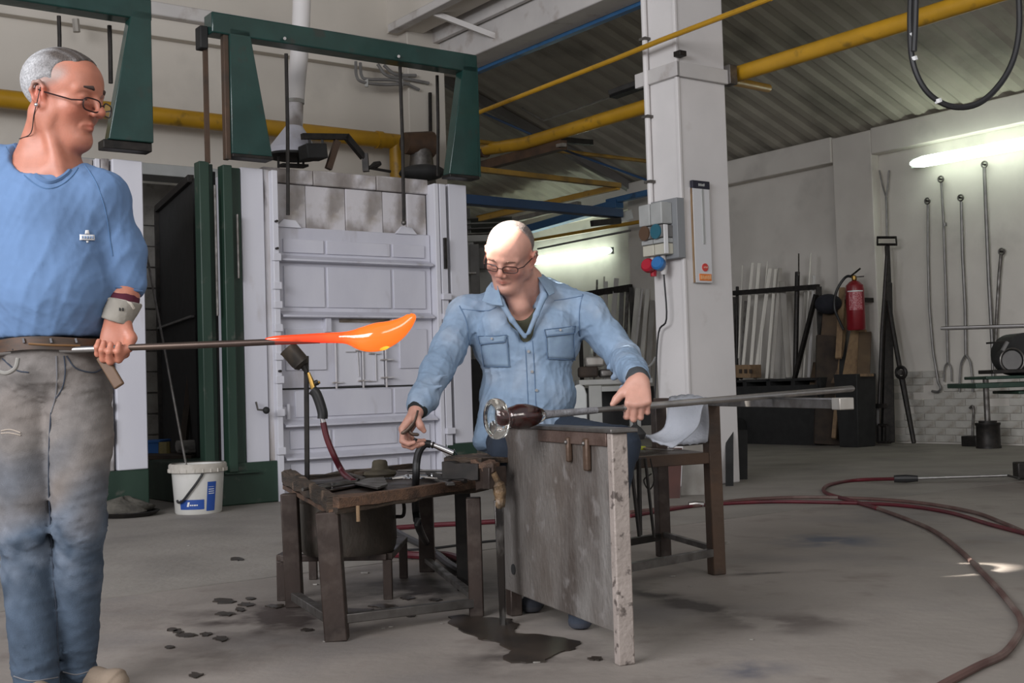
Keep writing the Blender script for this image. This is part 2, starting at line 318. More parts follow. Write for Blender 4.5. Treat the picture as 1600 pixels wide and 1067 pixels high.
# right wall, in panels between piers
wrr = struct(MB(True).box(11.72, 11.95, -4, 20, 0, 3.7).build('wall_right', WALLR, smooth=False))
MB(True).box(11.58, 11.72, 8.72, 9.28, 0, 3.64).build('pier', WALLR, wrr, bev=.012)
MB(True).box(11.58, 11.72, -4, 8.72, 3.35, 3.66).build('beam', WALLR, wrr, bev=.012)
MB(True).box(11.56, 11.72, 9.28, 12.35, 3.35, 3.66).build('beam', WALLR, wrr, bev=.015)
MB(True).box(11.50, 11.72, 12.35, 12.9, 0, 3.66).build('pier', WALLR, wrr, bev=.012)
MB(True).box(11.58, 11.72, 12.9, 20, 3.30, 3.66).build('beam', WALLR, wrr, bev=.012)
b0 = None
for r in range(10):
    for c in range(9):
        v0 = 6.55+c*.262+(r % 2)*.131; z0 = .02+r*.080
        if v0 > 8.47 or (r, c) in ((7, 5), (6, 6), (5, 2), (4, 7)): continue
        if r > 7 and random.random() < .4: continue
        if b0 is None:
            b0 = MB(True).box(11.711, 11.735, 0, .257, 0, .0765).build('brick', BRK, wrr, bev=.004); bb = np.array(b0.location); o = b0
        else: o = b0.copy(); COL.objects.link(o)
        o.location = tuple(bb+VV*v0+ZZ*z0-UU*random.uniform(0, .009)); o.rotation_euler = (0, 0, random.uniform(-.008, .008))
wf = struct(MB(True).box(-6, 12, 19.5, 19.7, 0, 6.5).build('wall_far', WALLR, smooth=False))

# roof of the side hall: corrugated sheets falling to the right-hand wall
SL = .37
def roofz(u): return 3.68+(11.6-u)*SL
mb = MB(True); prof = []
v_ = -4.0
while v_ < 19.6:
    prof += [(v_, 0), (v_+.10, 0), (v_+.155, .032), (v_+.245, .032)]; v_ += .30
k = len(prof); vs_, fs_ = [], []
for u_ in (6.3, 11.9):
    for a, h in prof: vs_.append((u_, a, roofz(u_)+h))
for i in range(k-1): fs_.append((i, i+1, k+i+1, k+i))
mb.add(vs_, fs_)
ro = struct(mb.build('ceiling', ROOFM, smooth=False, fix=False)); ro['label'] = 'corrugated sheet roof sloping down to the right-hand wall'
for v_ in (12.9, 19.0): MB(True).bar((6.3, v_, roofz(6.3)-.08), (11.6, v_, roofz(11.6)-.08), .1, .12).build('rafter', SOFF, ro)
hi = struct(MB(True).box(-6, 6.6, 2.5, 10.5, 6.6, 6.75).build('ceiling', SOFF, smooth=False))

# upper side wall on the row of columns, with soffit and white edge beam
ws = struct(MB(True).box(6.00, 6.30, -2, 10.2, 4.32, 6.9).build('wall_side', WALLU, smooth=False))
MB(True).box(5.95, 6.05, -2, 10.1, 4.30, 4.38).build('ledge', WHITEB, ws, bev=.008)
MB(True).box(6.05, 6.75, -2, 10.2, 4.40, 4.46).build('soffit', SOFF, ws)
MB(True).box(6.42, 6.47, -2, 10.2, 4.24, 4.40).build('flange', WHITEB, ws, bev=.006)
MB(True).box(6.50, 6.80, -2, 10.2, 3.98, 4.38).build('edge_beam', WHITEB, ws, bev=.01)
MB(True).box(6.80, 6.87, -2, 10.1, 3.95, 4.02).build('blue_rail', BLUEB, ws, bev=.004)
for v_ in (9.2, 6.2):
    MB().bar(W(6.04, v_+.25, 4.34), W(6.55, v_-.15, 4.06), .05, .05).build('brace', WHITEB, ws)

# free-standing column and what is fixed to it
col = struct(MB(True).box(6.265, 6.775, 6.42, 6.755, 0, 6.0).build('column', WHITEP, bev=.012)); col['label'] = 'white-painted square steel column in the middle of the hall'
MB(True).box(6.255, 6.28, 6.41, 6.44, .0, 5.5).build('corner_strip', WHITEP, col, bev=.004)
zc = uz(1076, 95, 6.4)[1]
MB(True).box(6.235, 6.805, 6.385, 6.41, zc-.13, zc-.02).build('clamp_band', WHITEB, col, bev=.004)
MB(True).box(6.23, 6.265, 6.385, 6.85, zc-.13, zc-.02).build('clamp_band', WHITEB, col, bev=.004)
MB(True).box(6.77, 6.85, 6.36, 6.46, zc-.13, zc+.02).build('clamp_bolt', STEELD, col, bev=.004)
MB(True).box(6.225, 6.295, 6.34, 6.41, zc+.01, zc+.05).build('clamp_bolt', BLACK, col, bev=.004)
MB(True).box(6.78, 6.81, 6.5, 6.54, 0, .6).build('foot_strip', RUST, col)
cz = vz(1020, 120, 6.2)
cp = MB(); cp.tube([W(6.235, 6.725, 2.05), W(6.235, 6.725, 5.5)], .022, 10)
cd = tag(cp.build('conduit_pipe', WHITEP), 'thin white conduit pipe running down the left face of the white column', 'pipe')
for z_ in (2.3, 2.8, 3.4): MB(True).box(6.205, 6.262, 6.69, 6.76, z_, z_+.02).build('pipe_clip', STEELD, cd)

# ------------------------------------------------------------------ overhead pipes and arms
def pipe(name, pts, r, m, label, cat='pipe', n=14, group=None):
    return tag(MB().tube(pts, r, n).build(name, m), label, cat, group)
a = uz(222, 184, 10.0); 
yp = thing('gas_pipe', 'thick yellow pipe along the back wall behind the furnaces', 'pipe', W(0, 9.95, a[1]))
MB().tube([W(-5, 9.95, a[1]+.02), W(5.98, 9.95, a[1]+.02), W(6.2, 9.95, a[1]+.02)], .075, 16).build('pipe_run', YEL, yp)
e = uz(620, 258, 9.95)
MB().tube([W(e[0], 9.95, a[1]), W(e[0], 9.95, 2.3)], .07, 16).build('down_pipe', YEL, yp)
MB().tube([W(5.70, 9.95, a[1]+.02), W(5.76, 9.95, a[1]+.02)], .085, 16).build('pipe_collar', YEL, yp)
# insulated duct end
d0 = PV(655, 226, 9.6)
dk = thing('duct_elbow', 'sooty brown insulated duct elbow beside the yellow pipe at the wall corner', 'duct', d0-ZZ*.15)
MB().tube([d0-UU*.16, d0+UU*.13+ZZ*.01], [.10, .13], 14).build('elbow', BROWNP, dk)
MB().tube([d0+UU*.02-ZZ*.02, d0+UU*.02-ZZ*.42], [.10, .14], 14).build('drop', STEELD, dk)
pipe('gas_pipe', [PU(742, 236, 6.95), PU(820, 224, 6.95), PU(1010, 166, 6.95), PU(1145, 118, 6.95), PU(1420, 33, 6.95), PU(1620, -30, 6.95)], .062, YEL, 'thick yellow pipe passing behind the white column under the roof')
pipe('gas_pipe', [PU(700, 236, 6.95)+UU*.02, PU(760, 236, 6.95)], .066, BROWNP, 'short sooty brown end of the yellow pipe beside the green gantry')
pipe('gas_pipe', [PU(712, 190, 6.12), PU(962, 92, 6.12), PU(1030, 64, 6.12), PU(1205, -3, 6.12)], .020, YEL, 'thin yellow pipe crossing in front of the white column', n=10)
pipe('gas_pipe', [PU(1128, 124, 6.85)+UU*.1, PV(1200, 138, 6.85)], .035, YEL, 'short yellow pipe stub branching off beside the column clamp')
# yellow bracket and dark arm below the pipe
yb = thing('pipe_bracket', 'yellow angle-iron bracket hanging under the roof left of the column', 'bracket', PV(965, 290, 9.6))
MB().bar(PV(722, 262, 9.6), PV(968, 290, 9.6), .06, .05).build('rail', YELD, yb)
MB().bar(PV(966, 292, 9.6), PU(750, 342, float(PV(966, 292, 9.6)@UU)), .05, .06).build('rail', YEL, yb)
ar = thing('swing_arm', 'dark sooty swing arm with a bright hinge under the yellow pipe', 'arm', PU(880, 228, 7.0))
MB().bar(PU(738, 264, 7.0), PU(880, 226, 7.0), .09, .09).build('arm', BROWNP, ar)
MB().bar(PU(876, 219, 7.0), PV(924, 223, float(PU(876, 219, 7.0)@VV)), .06, .05).build('hook', BLACK, ar)
MB().bar(PU(872, 228, 6.95), PU(882, 226, 6.95), .05, .03).build('hinge', STEEL, ar)
jb = thing('jib_beam', 'dark blue steel jib beam reaching out from behind the green gantry', 'beam', PV(967, 338, 9.0))
MB().bar(PV(715, 311, 9.0), PV(968, 334, 9.0), .12, .085).build('beam', BLUED, jb, bev=.004)
MB().bar(PV(925, 349, 9.0), PV(968, 345, 9.0), .05, .06).build('trolley', BLACK, jb)
MB().bar(PV(968, 340, 9.0), PV(985, 335, 9.0), .06, .09).build('end_plate', GREYP, jb)
tag(MB().tube([PU(875, 232, 7.4), PU(1012, 282, 7.4)], .012, 8).build('tie_rod', BLUED), 'thin dark blue tie rod slanting down to the column', 'rod')
tag(MB().tube([PU(722, 162, 8.0), PU(830, 210, 8.0)], .014, 8).build('tie_rod', BLUED), 'thin blue tie rod above the thick yellow pipe', 'rod')
tag(MB().tube([PV(722, 218, 9.8), PV(1012, 252, 9.8)], .022, 8).build('gas_pipe', YELD), 'thin dull yellow pipe running level behind the column', 'pipe')
cw = thing('conduit_run', 'thin pale electrical conduit bent across the underside of the roof', 'conduit', PU(852, 188, 9.5))
MB().tube([PU(760, 130, 9.5), PU(820, 172, 9.5), PU(850, 188, 9.5), PU(965, 148, 9.5)], .012, 6).build('conduit', STEELP, cw)
lp0 = PU(958, 146, 9.4); lp1 = PU(1025, 122, 9.4)
ol = thing('ceiling_lamp', 'unlit dark grey lamp housing under the roof left of the column', 'lamp', lp0)
MB().bar(lp0, lp1, .16, .06).build('housing', GREYF, ol, bev=.01); MB().bar(lp0-ZZ*.045, lp1-ZZ*.045, .12, .03).build('diffuser', BLACKM, ol)
# stored bars near the eaves above the far lamp
for (x0, y0, x1, y1, r, m, lb) in ((748, 341, 838, 320, .05, YEL, 'orange bar stored under the eaves beside the jib beam'),
                                 (820, 360, 968, 318, .075, BLUEB, 'wide blue bar stored under the eaves above the far lamp'),
                                 (950, 316, 1018, 300, .05, BLUEB, 'short blue pipe stored under the eaves against the column'),
                                 (824, 377, 1003, 346, .03, YEL, 'thin yellow pipe along the far wall above the tube lamp'),
                                 (800, 345, 905, 318, .045, STEELP, 'pale steel bar lying between the blue and orange bars'),
                                 (780, 350, 860, 330, .04, PALEM, 'whitish bar lying behind the orange bar under the eaves'),
                                 (840, 389, 985, 360, .018, GREYF, 'thin grey conduit on the far wall above the tube lamp')):
    a = PU(x0, y0, 11.2); b = PU(x1, y1, 11.2); tag(MB().bar(a, b, r*2, r*1.6).build('stored_bar', m, bev=.01), lb, 'bar')
# black cable loop hanging at top right
lp = thing('cable_loop', 'black cable hanging in a long loop from the roof at upper right', 'cable', PY(1500, 168, 6.2))
MB().tube(spline([PY(1424, -30, 6.2), PY(1422, 40, 6.2), PY(1427, 100, 6.2), PY(1450, 145, 6.2), PY(1490, 167, 6.2), PY(1535, 158, 6.2), PY(1575, 112, 6.2), PY(1592, 50, 6.2), PY(1590, -40, 6.2)], 6), .016, 8).build('cable', RUBBER, lp)
MB().tube(spline([PY(1432, -30, 6.15), PY(1430, 40, 6.15), PY(1428, 80, 6.15)], 6), .016, 8).build('cable', RUBBER, lp)
for x_, y_ in ((1424, 55), (1427, 92), (1465, 158)): MB().tube([PY(x_, y_-3, 6.2), PY(x_+2, y_+3, 6.2)], .020, 8).build('cable_tie', LWHITE, lp)

# ------------------------------------------------------------------ tube lamps
def tubelamp(a, b, label):
    t = thing('tube_lamp', label, 'lamp', (a+b)/2)
    d = nrm(b-a); MB().bar(a+UU*.03, b+UU*.03, .05, .10).build('housing', GREYP, t)
    r = .062; MB().tube([a, a+d*.06, a+d*.16, b-d*.16, b-d*.06, b], [.02, .045, r, r, .045, .02], 14).build('diffuser', TUBE, t)
    return t
tubelamp(PU(1423, 256, 11.50), PU(1423, 256, 11.50)-VV*1.6-ZZ*.02, 'glowing white tube lamp on the right-hand wall above the hanging irons')
tubelamp(PU(955, 391, 11.55), PU(955, 391, 11.55)+VV*2.2+ZZ*.05, 'glowing tube lamp on the far wall behind the seated worker')
# ================================================================== furnaces (front faces in the plane v = 8.2)
F0 = 8.2
def FB(x0, y0, x1, y1, va, vb):     # box whose front face covers these picture corners on the furnace front
    a = uz(x0, y0, F0); b = uz(x1, y1, F0)
    return MB(True).box(a[0], b[0], va, vb, a[1], b[1])
def gantry_post(parent, ut0, ut1, ub0, ub1, v0=7.98):
    z0, z1 = 2.50, 3.40
    m = MB(); P = [W(ub0, v0, z0), W(ub1, v0, z0), W(ut1, v0, z1), W(ut0, v0, z1)]
    m.prism(P, VV*.10); o = m.build('gantry_bracket', GREEN, parent, bev=.006)
    MB(True).box(min(ub0, ut0)+.0, max(ub1, ut1)*0+max(ub0, ub1), v0-.01, v0+.12, 2.475, 2.50).build('bracket_foot', BLACK, parent, bev=.004)
    return o
fn = thing('glass_furnace', 'white-doored glass furnace with a green lifting gantry and green posts', 'furnace', W(4.5, 8.9, 0))
# plinths and body
MB(True).box(3.20, 3.78, 8.12, 9.3, 0, .30).build('plinth', GREEN2, fn, bev=.01)
MB(True).box(5.22, 5.52, 8.12, 9.3, 0, .34).build('plinth', GREEN2, fn, bev=.01)
MB(True).box(3.78, 5.22, 8.32, 9.4, 0, .05).build('plinth', BLACKM, fn)
MB(True).box(3.74, 5.24, 8.34, 9.5, .05, 2.47).build('body', FURND, fn)
# crown wall above the door: plates, cap course
cz0, cz1 = 1.98, 2.36
for i, (ua, ub) in enumerate(((3.745, 4.09), (4.095, 4.43), (4.435, 4.76), (4.765, 4.98), (4.985, 5.165))):
    MB(True).box(ua, ub, 8.24+.006*(i % 2), 8.34, cz0, cz1).build('crown_plate', FURND, fn, bev=.004)
for i, (ua, ub) in enumerate(((3.74, 4.15), (4.155, 4.70), (4.705, 5.18))):
    MB(True).box(ua, ub, 8.22, 8.40, 2.365, 2.475+.004*i).build('cap_block', FURND, fn, bev=.008)
# white corner pillars
MB(True).box(3.53, 3.705, 8.14, 9.0, .29, 2.44).build('pillar', FURN2, fn, bev=.006)
MB(True).box(5.325, 5.50, 8.14, 9.0, .34, 2.45).build('pillar', FURN2, fn, bev=.006)
MB(True).box(5.46, 5.52, 8.2, 8.9, .34, 2.2).build('pillar', FURN, fn, bev=.006)
# guide rails with soot and brackets
MB(True).box(3.705, 3.725, 8.20, 8.5, .25, 2.44).build('guide_slot', BLACKM, fn)
MB(True).box(3.715, 3.765, 8.16, 8.3, .05, 2.44).build('guide_rail', FURNE, fn, bev=.003)
g1 = MB(True).box(3.755, 3.80, 8.10, 8.22, .0, 2.43).build('guide_rail', FURN2, fn, bev=.004)
for z_ in (.34, .62, .86, 1.03, 1.24, 1.41, 1.55, 1.76):
    MB(True).box(3.745, 3.81, 8.085, 8.12, z_, z_+.055).build('rail_bracket', FURN2, g1, bev=.004)
for z_ in (.95, 1.85, 2.05): MB(True).cyl((3.775, 8.07, z_), (3.775, 8.10, z_), .009, n=8).build('rail_bolt', BLACK, g1)
g2 = MB(True).box(5.175, 5.215, 8.12, 8.25, .0, 2.44).build('guide_rail', FURN2, fn, bev=.004)
MB(True).box(5.225, 5.285, 8.12, 8.25, .1, 2.44).build('guide_rail', FURN2, fn, bev=.004)
MB(True).box(5.285, 5.325, 8.2, 8.4, .3, 2.44).build('guide_slot', BLACKM, fn)
MB(True).box(5.12, 5.17, 8.28, 8.36, 1.9, 2.42).build('guide_slot', BLACKM, fn)
for z_ in (.42, 1.0, 1.18, 1.34, 1.5): MB(True).box(5.215, 5.295, 8.09, 8.13, z_, z_+.05).build('rail_bracket', FURN2, g2, bev=.004)
MB(True).box(5.245, 5.262, 8.09, 8.12, 1.75, 2.0).build('rail_bracket', BLACK, g2)
# lever with black ball on the left rail
c = PV(416, 641, 8.02); lv = MB(); lv.sphere(c, .026, 14, 10); lv.build('ball_handle', BLACKM, fn)
MB().tube([PV(400, 628, 8.1), PV(403, 640, 8.08), c], .008, 6).build('lever', STEELD, fn)
# sliding door
ZB, ZT = .03, 2.03
dr = MB(True).box(3.815, 5.17, 8.20, 8.32, ZB, ZT).build('door', FURN, fn, bev=.006, label='white sliding furnace door with ribbed panels')
def dz(y, x=500): return uz(x, y, F0)[1]
zr = [uz(425, 404, F0)[1], uz(427, 492, F0)[1], uz(433, 664, F0)[1], uz(436, 716, F0)[1]]
for i, z_ in enumerate(zr):
    m = MB(); P = [W(3.83, 8.20, z_+.03), W(3.83, 8.12, z_-.005), W(3.83, 8.12, z_-.018), W(3.83, 8.20, z_-.024)]
    m.prism(P, UU*1.32); m.build('door_rib', FURN, dr, bev=.002)
    MB(True).box(4.33, 4.93, 8.190, 8.2, z_-.052, z_-.024).build('heat_stain', mat('heat_stain', (.13, .10, .07), (.40, .36, .32), rough=.7, scale=9, lo=.4, hi=.62, stretch=(.4, .4, 2)), dr) if i in (1,) else None
MB(True).box(3.82, 5.165, 8.192, 8.2, uz(430, 607, F0)[1]-.012, uz(430, 607, F0)[1]).build('door_seam', BLACKM, dr)
cols = (3.86, 4.22, 4.80, 5.12)
def panels(zb, zt, cs):
    for a, b in cs: MB(True).box(a+.012, b-.012, 8.185, 8.205, zb, zt).build('door_panel', FURN, dr, bev=.004)
tri = list(zip(cols[:-1], cols[1:]))
panels(zr[0]+.05, ZT-.09, tri); panels(zr[1]+.06, zr[0]-.05, tri)
panels(.955, zr[1]-.10, [(3.86, 4.22), (4.84, 5.12)])
panels(zr[2]+.05, .80, [(3.93, 4.78), (4.78, 5.12)])
panels(zr[3]+.06, zr[2]-.05, [(3.88, 4.24), (4.24, 4.82), (4.82, 5.12)])
panels(.08, zr[3]-.05, [(3.88, 4.24), (4.24, 4.82), (4.82, 5.12)])
# lifting lugs
for x0, x1 in ((430, 470), (616, 650)):
    a = uz(x0, 350, F0)[0]; b = uz(x1, 360, F0)[0]; z0 = ZT-.005
    m = MB(); m.prism([W(a, 8.18, z0), W(b, 8.18, z0), W(b-.05, 8.18, z0+.055), W(a+.06, 8.18, z0+.06)], VV*.03); m.build('lifting_lug', FURN2, dr, bev=.003)
# small double hatch with hinges, bolts and latches
hz0, hz1 = .83, 1.22
for a, b in ((4.29, 4.50), (4.515, 4.70)): MB(True).box(a, b, 8.175, 8.20, hz0, hz1).build('hatch_leaf', FURN2, dr, bev=.004)
for uu, hh in ((4.275, .40), (4.507, .42), (4.712, .40)): MB(True).cyl((uu, 8.165, hz0-.02), (uu, 8.165, hz0+hh), .008, n=8).build('hatch_bolt', FURNE, dr)
for a, b, z_ in ((4.24, 4.33, .85), (4.46, 4.56, .86), (4.66, 4.78, .88), (4.66, 4.78, 1.02), (4.66, 4.78, 1.15), (4.44, 4.52, 1.09), (4.56, 4.66, 1.07)):
    MB(True).box(a, b, 8.155, 8.178, z_, z_+.012).build('hatch_hinge', FURNE, dr, bev=.002)
MB().tube([W(4.55, 8.165, .86), W(4.62, 8.165, .86), W(4.62, 8.165, 1.07), W(4.56, 8.165, 1.09)], .006, 6).build('hatch_latch', FURNE, dr)
MB().tube([W(4.36, 8.165, 1.09), W(4.46, 8.165, 1.09), W(4.47, 8.165, .9)], .005, 6).build('hatch_latch', FURNE, dr)
for uu in (4.21, 4.79):
    MB(True).box(uu-.02, uu+.03, 8.15, 8.20, zr[1]-.13, zr[1]-.02).build('door_bracket', FURN, dr, bev=.004)
hb = uz(444, 642, F0)
MB(True).box(hb[0]-.06, hb[0]+.01, 8.165, 8.20, hb[1]-.03, hb[1]+.03).build('latch_plate', FURN2, dr, bev=.004)
MB(True).cyl((hb[0]+.015, 8.16, hb[1]-.06), (hb[0]+.015, 8.16, hb[1]+.05), .014, n=10).build('latch_pin', FURN2, dr)
MB().tube([W(hb[0]-.09, 8.17, hb[1]+.09), W(hb[0]-.02, 8.17, hb[1]+.04)], .005, 6).build('latch_rod', FURNE, dr)
# tall green posts left of the door, with the counterweight rods
for a, b, vo in ((3.20, 3.275, 8.10), (3.275, 3.335, 8.18), (3.36, 3.43, 8.06), (3.43, 3.525, 8.14)):
    MB(True).box(a, b, vo, vo+.10, .24, 2.43+(.02 if b < 3.34 else 0)).build('green_post', GREEN2, fn, bev=.006)
MB(True).box(3.335, 3.36, 8.2, 8.24, .24, 2.4).build('post_gap', BLACKM, fn)
for uu, z0_, z1_ in ((3.305, 1.35, 2.28), (3.47, 1.62, 2.08)): MB(True).cyl((uu, 8.08, z0_), (uu, 8.08, z1_), .010, n=8).build('guide_rod', STEELD, fn)
MB(True).box(3.335, 3.60, 8.08, 8.14, .225, .24).build('post_foot', GREEN2, fn, bev=.002)
# gantry
MB(True).box(3.27, 5.54, 7.98, 8.13, 3.35, 3.50).build('gantry_beam', GREEN, fn, bev=.01)
gantry_post(fn, 3.40, 3.555, 3.40, 3.71); gantry_post(fn, 5.40, 5.53, 5.235, 5.52)
MB(True).box(3.362, 3.40, 8.0, 8.06, 2.46, 3.36).build('gantry_stay', RUST2, fn, bev=.004)
MB(True).box(5.52, 5.54, 7.98, 8.1, 2.5, 3.4).build('gantry_stay', GREEN, fn)
MB(True).box(3.21, 3.27, 8.05, 8.15, 3.25, 3.41).build('pulley_box', BLACKM, fn, bev=.008)
MB(True).box(3.255, 3.285, 8.1, 8.13, 2.44, 3.3).build('hanger_rod', RUST2, fn)
def cable(x, y0, x1, y1, vv=8.10, parent=fn, r=.014):
    m = MB(); m.tube([PV(x, y0, vv), PV((x+x1)/2+1.0, (y0+y1)/2, vv), PV(x1, y1, vv)], r, 8); m.build('lift_cable', BLACK, parent)
cable(447, 84, 450, 336); cable(625, 104, 631, 344)
cable(387, 66, 388, 150, 8.3); cable(683, 118, 684, 275, 8.4)
MB().sphere(PV(631, 348, 8.1), .022, 10, 8).build('cable_hook', STEELD, fn)
for x_, y_ in ((445, 60), (623, 88)): MB().cyl(PV(x_, y_, 7.95), PV(x_, y_, 8.0), .012, n=8).build('beam_bolt', STEEL, fn)

# hood, flue and linkage on top of the furnace
hd = thing('flue_hood', 'dented white sheet-metal flue with a cone hood above the furnace', 'flue', PV(466, 252, 8.9))
P = lambda x, y: PV(x, y, 8.9)
MB().tube(spline([P(473, -60), P(471, 20), P(468, 80), P(463, 130), P(461, 160)], 5), [.075]*20+[.070], 20).build('flue_pipe', STEELP.copy() if False else WHITEP, hd)
MB().tube([P(461, 158), P(460, 200)], .068, 20).build('flue_joint', FURND, hd)
MB().tube([P(461, 156), P(461, 162)], .076, 20).build('flue_collar', PALEM, hd)
MB().tube([P(460, 198), P(458, 236), P(458, 243)], [.07, .205, .205], 24).build('hood_cone', FURN, hd)
MB().tube([P(458, 242.5), P(458, 246)], [.212, .212], 24).build('hood_rim', BLACKM, hd)
for x_ in (435, 466, 474): MB().cyl(P(x_, 244), P(x_, 262), .01, n=6).build('hood_leg', BLACK, hd)
MB().bar(P(438, 258), P(478, 260), .1, .02).build('damper_plate', BLACK, hd)
lk = thing('lever_linkage', 'black bent lever arm and burner box on top of the furnace', 'lever', PV(540, 262, 8.6))
Q = lambda x, y: PV(x, y, 8.6)
MB().bar(Q(472, 213), Q(543, 214), .05, .045).build('lever_bar', BLACK, lk)
MB().bar(Q(540, 212), Q(568, 246), .05, .045).build('lever_bar', BLACK, lk)
MB().bar(Q(570, 240), Q(572, 268), .05, .06).build('lever_bar', BLACK, lk)
MB().bar(Q(527, 220), Q(513, 264), .04, .05).build('prop', RUST2, lk)
MB().bar(Q(473, 238), Q(505, 238), .16, .12).build('burner_box', BLACKM, lk, bev=.01)
for x_ in (483, 503): MB().bar(Q(x_, 216), Q(x_+2, 230), .02, .02).build('hanger', BLACK, lk)
MB().tube([Q(574, 264), Q(586, 258), Q(594, 255)], [.008, .03, .02], 8).build('cap', BLACK, lk)
MB().tube([Q(575, 262), Q(610, 268)], .012, 8).build('gas_tube', BLACK, lk)
MB().sphere(PV(660, 270, 8.9), .16, 16, 10, (1.3, 1, .45)).build('dark_dome', BLACKM, fn)
# conduits bent on the wall
cb = thing('wall_conduits', 'dark conduits bent across the back wall behind the gantry', 'conduit', PV(600, 130, 9.95))
X = lambda x, y: PV(x, y, 9.98)
for pts in ([(556, 96), (557, 118), (566, 128), (600, 132), (640, 131)], [(563, 98), (565, 118), (575, 124), (620, 126), (655, 140)], [(590, 100), (605, 118), (640, 124), (670, 130)], [(600, 102), (618, 116), (650, 118)]):
    MB().tube(spline([X(*p) for p in pts], 5), .016, 6).build('conduit', GREYF, cb)
MB().tube([X(672, 145), X(673, 240)], .02, 6).build('conduit', BLACK, cb)
for x_ in (573, 627): MB().bar(X(x_, 124), X(x_, 136), .03, .03).build('conduit_clip', PALEM, cb)

# neighbouring furnace at the left edge
f2 = thing('glass_furnace', 'second furnace with green gantry, cut off by the left edge behind the standing man', 'furnace', W(1.8, 8.9, 0))
MB(True).box(.0, 2.815, 8.14, 9.3, 0, .30).build('plinth', GREEN2, f2, bev=.01)
MB(True).box(2.60, 2.81, 8.14, 9.0, .30, 2.42).build('pillar', FURN2, f2, bev=.008)
MB(True).box(2.50, 2.53, 8.18, 8.9, .3, 2.42).build('guide_rail', FURN2, f2, bev=.004)
MB(True).box(2.535, 2.585, 8.16, 8.9, .3, 2.42).build('guide_rail', FURNE, f2, bev=.004)
MB(True).box(2.585, 2.60, 8.24, 8.9, .3, 2.42).build('guide_slot', BLACKM, f2)
MB(True).box(.2, 2.49, 8.22, 9.3, .3, 2.42).build('body', FURND, f2)
d2 = MB(True).box(1.1, 2.46, 8.16, 8.22, .35, 2.0).build('door', FURN, f2, bev=.005)
for z_ in (.7, 1.1, 1.5): MB(True).box(1.12, 2.44, 8.12, 8.16, z_, z_+.04).build('door_rib', FURN, d2, bev=.004)
for z_, h_ in ((.50, .16), (.72, .05), (.98, .08)): MB(True).box(2.43, 2.56, 8.10, 8.15, z_, z_+h_).build('rail_bracket', FURNE, f2, bev=.004)
MB(True).box(.55, 2.84, 7.98, 8.13, 3.36, 3.51).build('gantry_beam', GREEN, f2, bev=.01)
m = MB(); m.prism([W(2.53, 7.98, 2.52), W(2.835, 7.98, 2.52), W(2.835, 7.98, 3.42), W(2.70, 7.98, 3.42)], VV*.10); m.build('gantry_bracket', GREEN, f2, bev=.006)
MB(True).box(2.50, 2.83, 8.0, 8.12, 2.46, 2.52).build('bracket_foot', BLACK, f2, bev=.006)
MB().tube([PV(92, 25, 8.1), PV(93, 60, 8.1), PV(93, 130, 8.1)], .014, 8).build('lift_cable', BLACK, f2)
MB().tube([PV(171, 40, 8.3), PV(172, 70, 8.3), PV(173, 130, 8.3)], .016, 8).build('lift_cable', BLACK, f2)
MB().tube([PV(118, 30, 9.95), PV(120, 50, 9.95)], .03, 8).build('wall_hook', STEELP, f2)

# things in the bay between the furnaces
a = PY(300, 272, 9.5); b = PY(247, 314, 11.0)
lk2 = thing('locker_panel', 'tall black steel door panel standing open in the dark bay', 'panel', np.array([(a[0]+b[0])/2, (a[1]+b[1])/2, 0]))
zt = 2.52
def lp_(p, z): return np.array([p[0], p[1], z])
m = MB(); nn = nrm(np.cross(b-a, ZZ)); m.hexa([lp_(a, .05), lp_(b, .05), lp_(b, .05)+nn*.04, lp_(a, .05)+nn*.04, lp_(a, zt), lp_(b, zt), lp_(b, zt)+nn*.04, lp_(a, zt)+nn*.04]); m.build('panel', BLACKM, lk2)
dn = nrm(lp_(b, 0)-lp_(a, 0))
MB().bar(lp_(b, .05)-nn*.01, lp_(b, zt)-nn*.01, .05, .05, up=dn).build('frame_rail', BLACK, lk2, bev=.004)
MB().bar(lp_(a, zt)-nn*.01, lp_(b, zt)-nn*.01, .05, .06).build('frame_rail', BLACK, lk2, bev=.004)
MB().bar(lp_(a, 1.42)-nn*.02, lp_(b, 1.42)-nn*.02, .03, .02).build('frame_rail', GREYF, lk2, bev=.004)
bx = PY(241, 700, 9.9)
t = thing('storage_box', 'bright blue box in the dark bay beside the left furnace', 'box', bx-ZZ*.10)
MB().hexa([bx+np.array(q) for q in ((-.09, -.1, -.07), (.07, -.1, -.07), (.07, .2, -.07), (-.09, .2, -.07), (-.09, -.1, .06), (.07, -.1, .06), (.07, .2, .06), (-.09, .2, .06))]).build('body', BLUEBOX, t, bev=.006)
MB().hexa([bx+np.array(q) for q in ((-.10, -.11, .045), (.08, -.11, .045), (.08, .21, .045), (-.10, .21, .045), (-.10, -.11, .065), (.08, -.11, .065), (.08, .21, .065), (-.10, .21, .065))]).build('lid', BLUEBOX, t, bev=.004)
t = thing('shelf_board', 'dark shelf board with rubble under the black panel in the bay', 'shelf', PY(265, 790, 9.8))
s0 = PY(228, 712, 9.7); s1 = PY(312, 712, 9.7)
MB().bar(s0, s1, .5, .03).build('board', WOODD, t)
for q in (s0+UU*.05, s1-UU*.05): MB().bar(np.array([q[0], q[1], 0]), q, .04, .04).build('leg', BLACK, t)
q = PY(292, 696, 9.6); tag(MB().tube([q-UU*.08, q+UU*.08], .045, 10).build('cloth_roll', BRKD), 'grey rolled cloth on the shelf in the dark bay', 'cloth')
q = PY(300, 704, 9.65); tag(MB().bar(q-UU*.10, q+UU*.07, .15, .03).build('stone_slab', BRKD, bev=.01), 'flat grey slab under the cloth roll in the dark bay', 'slab')
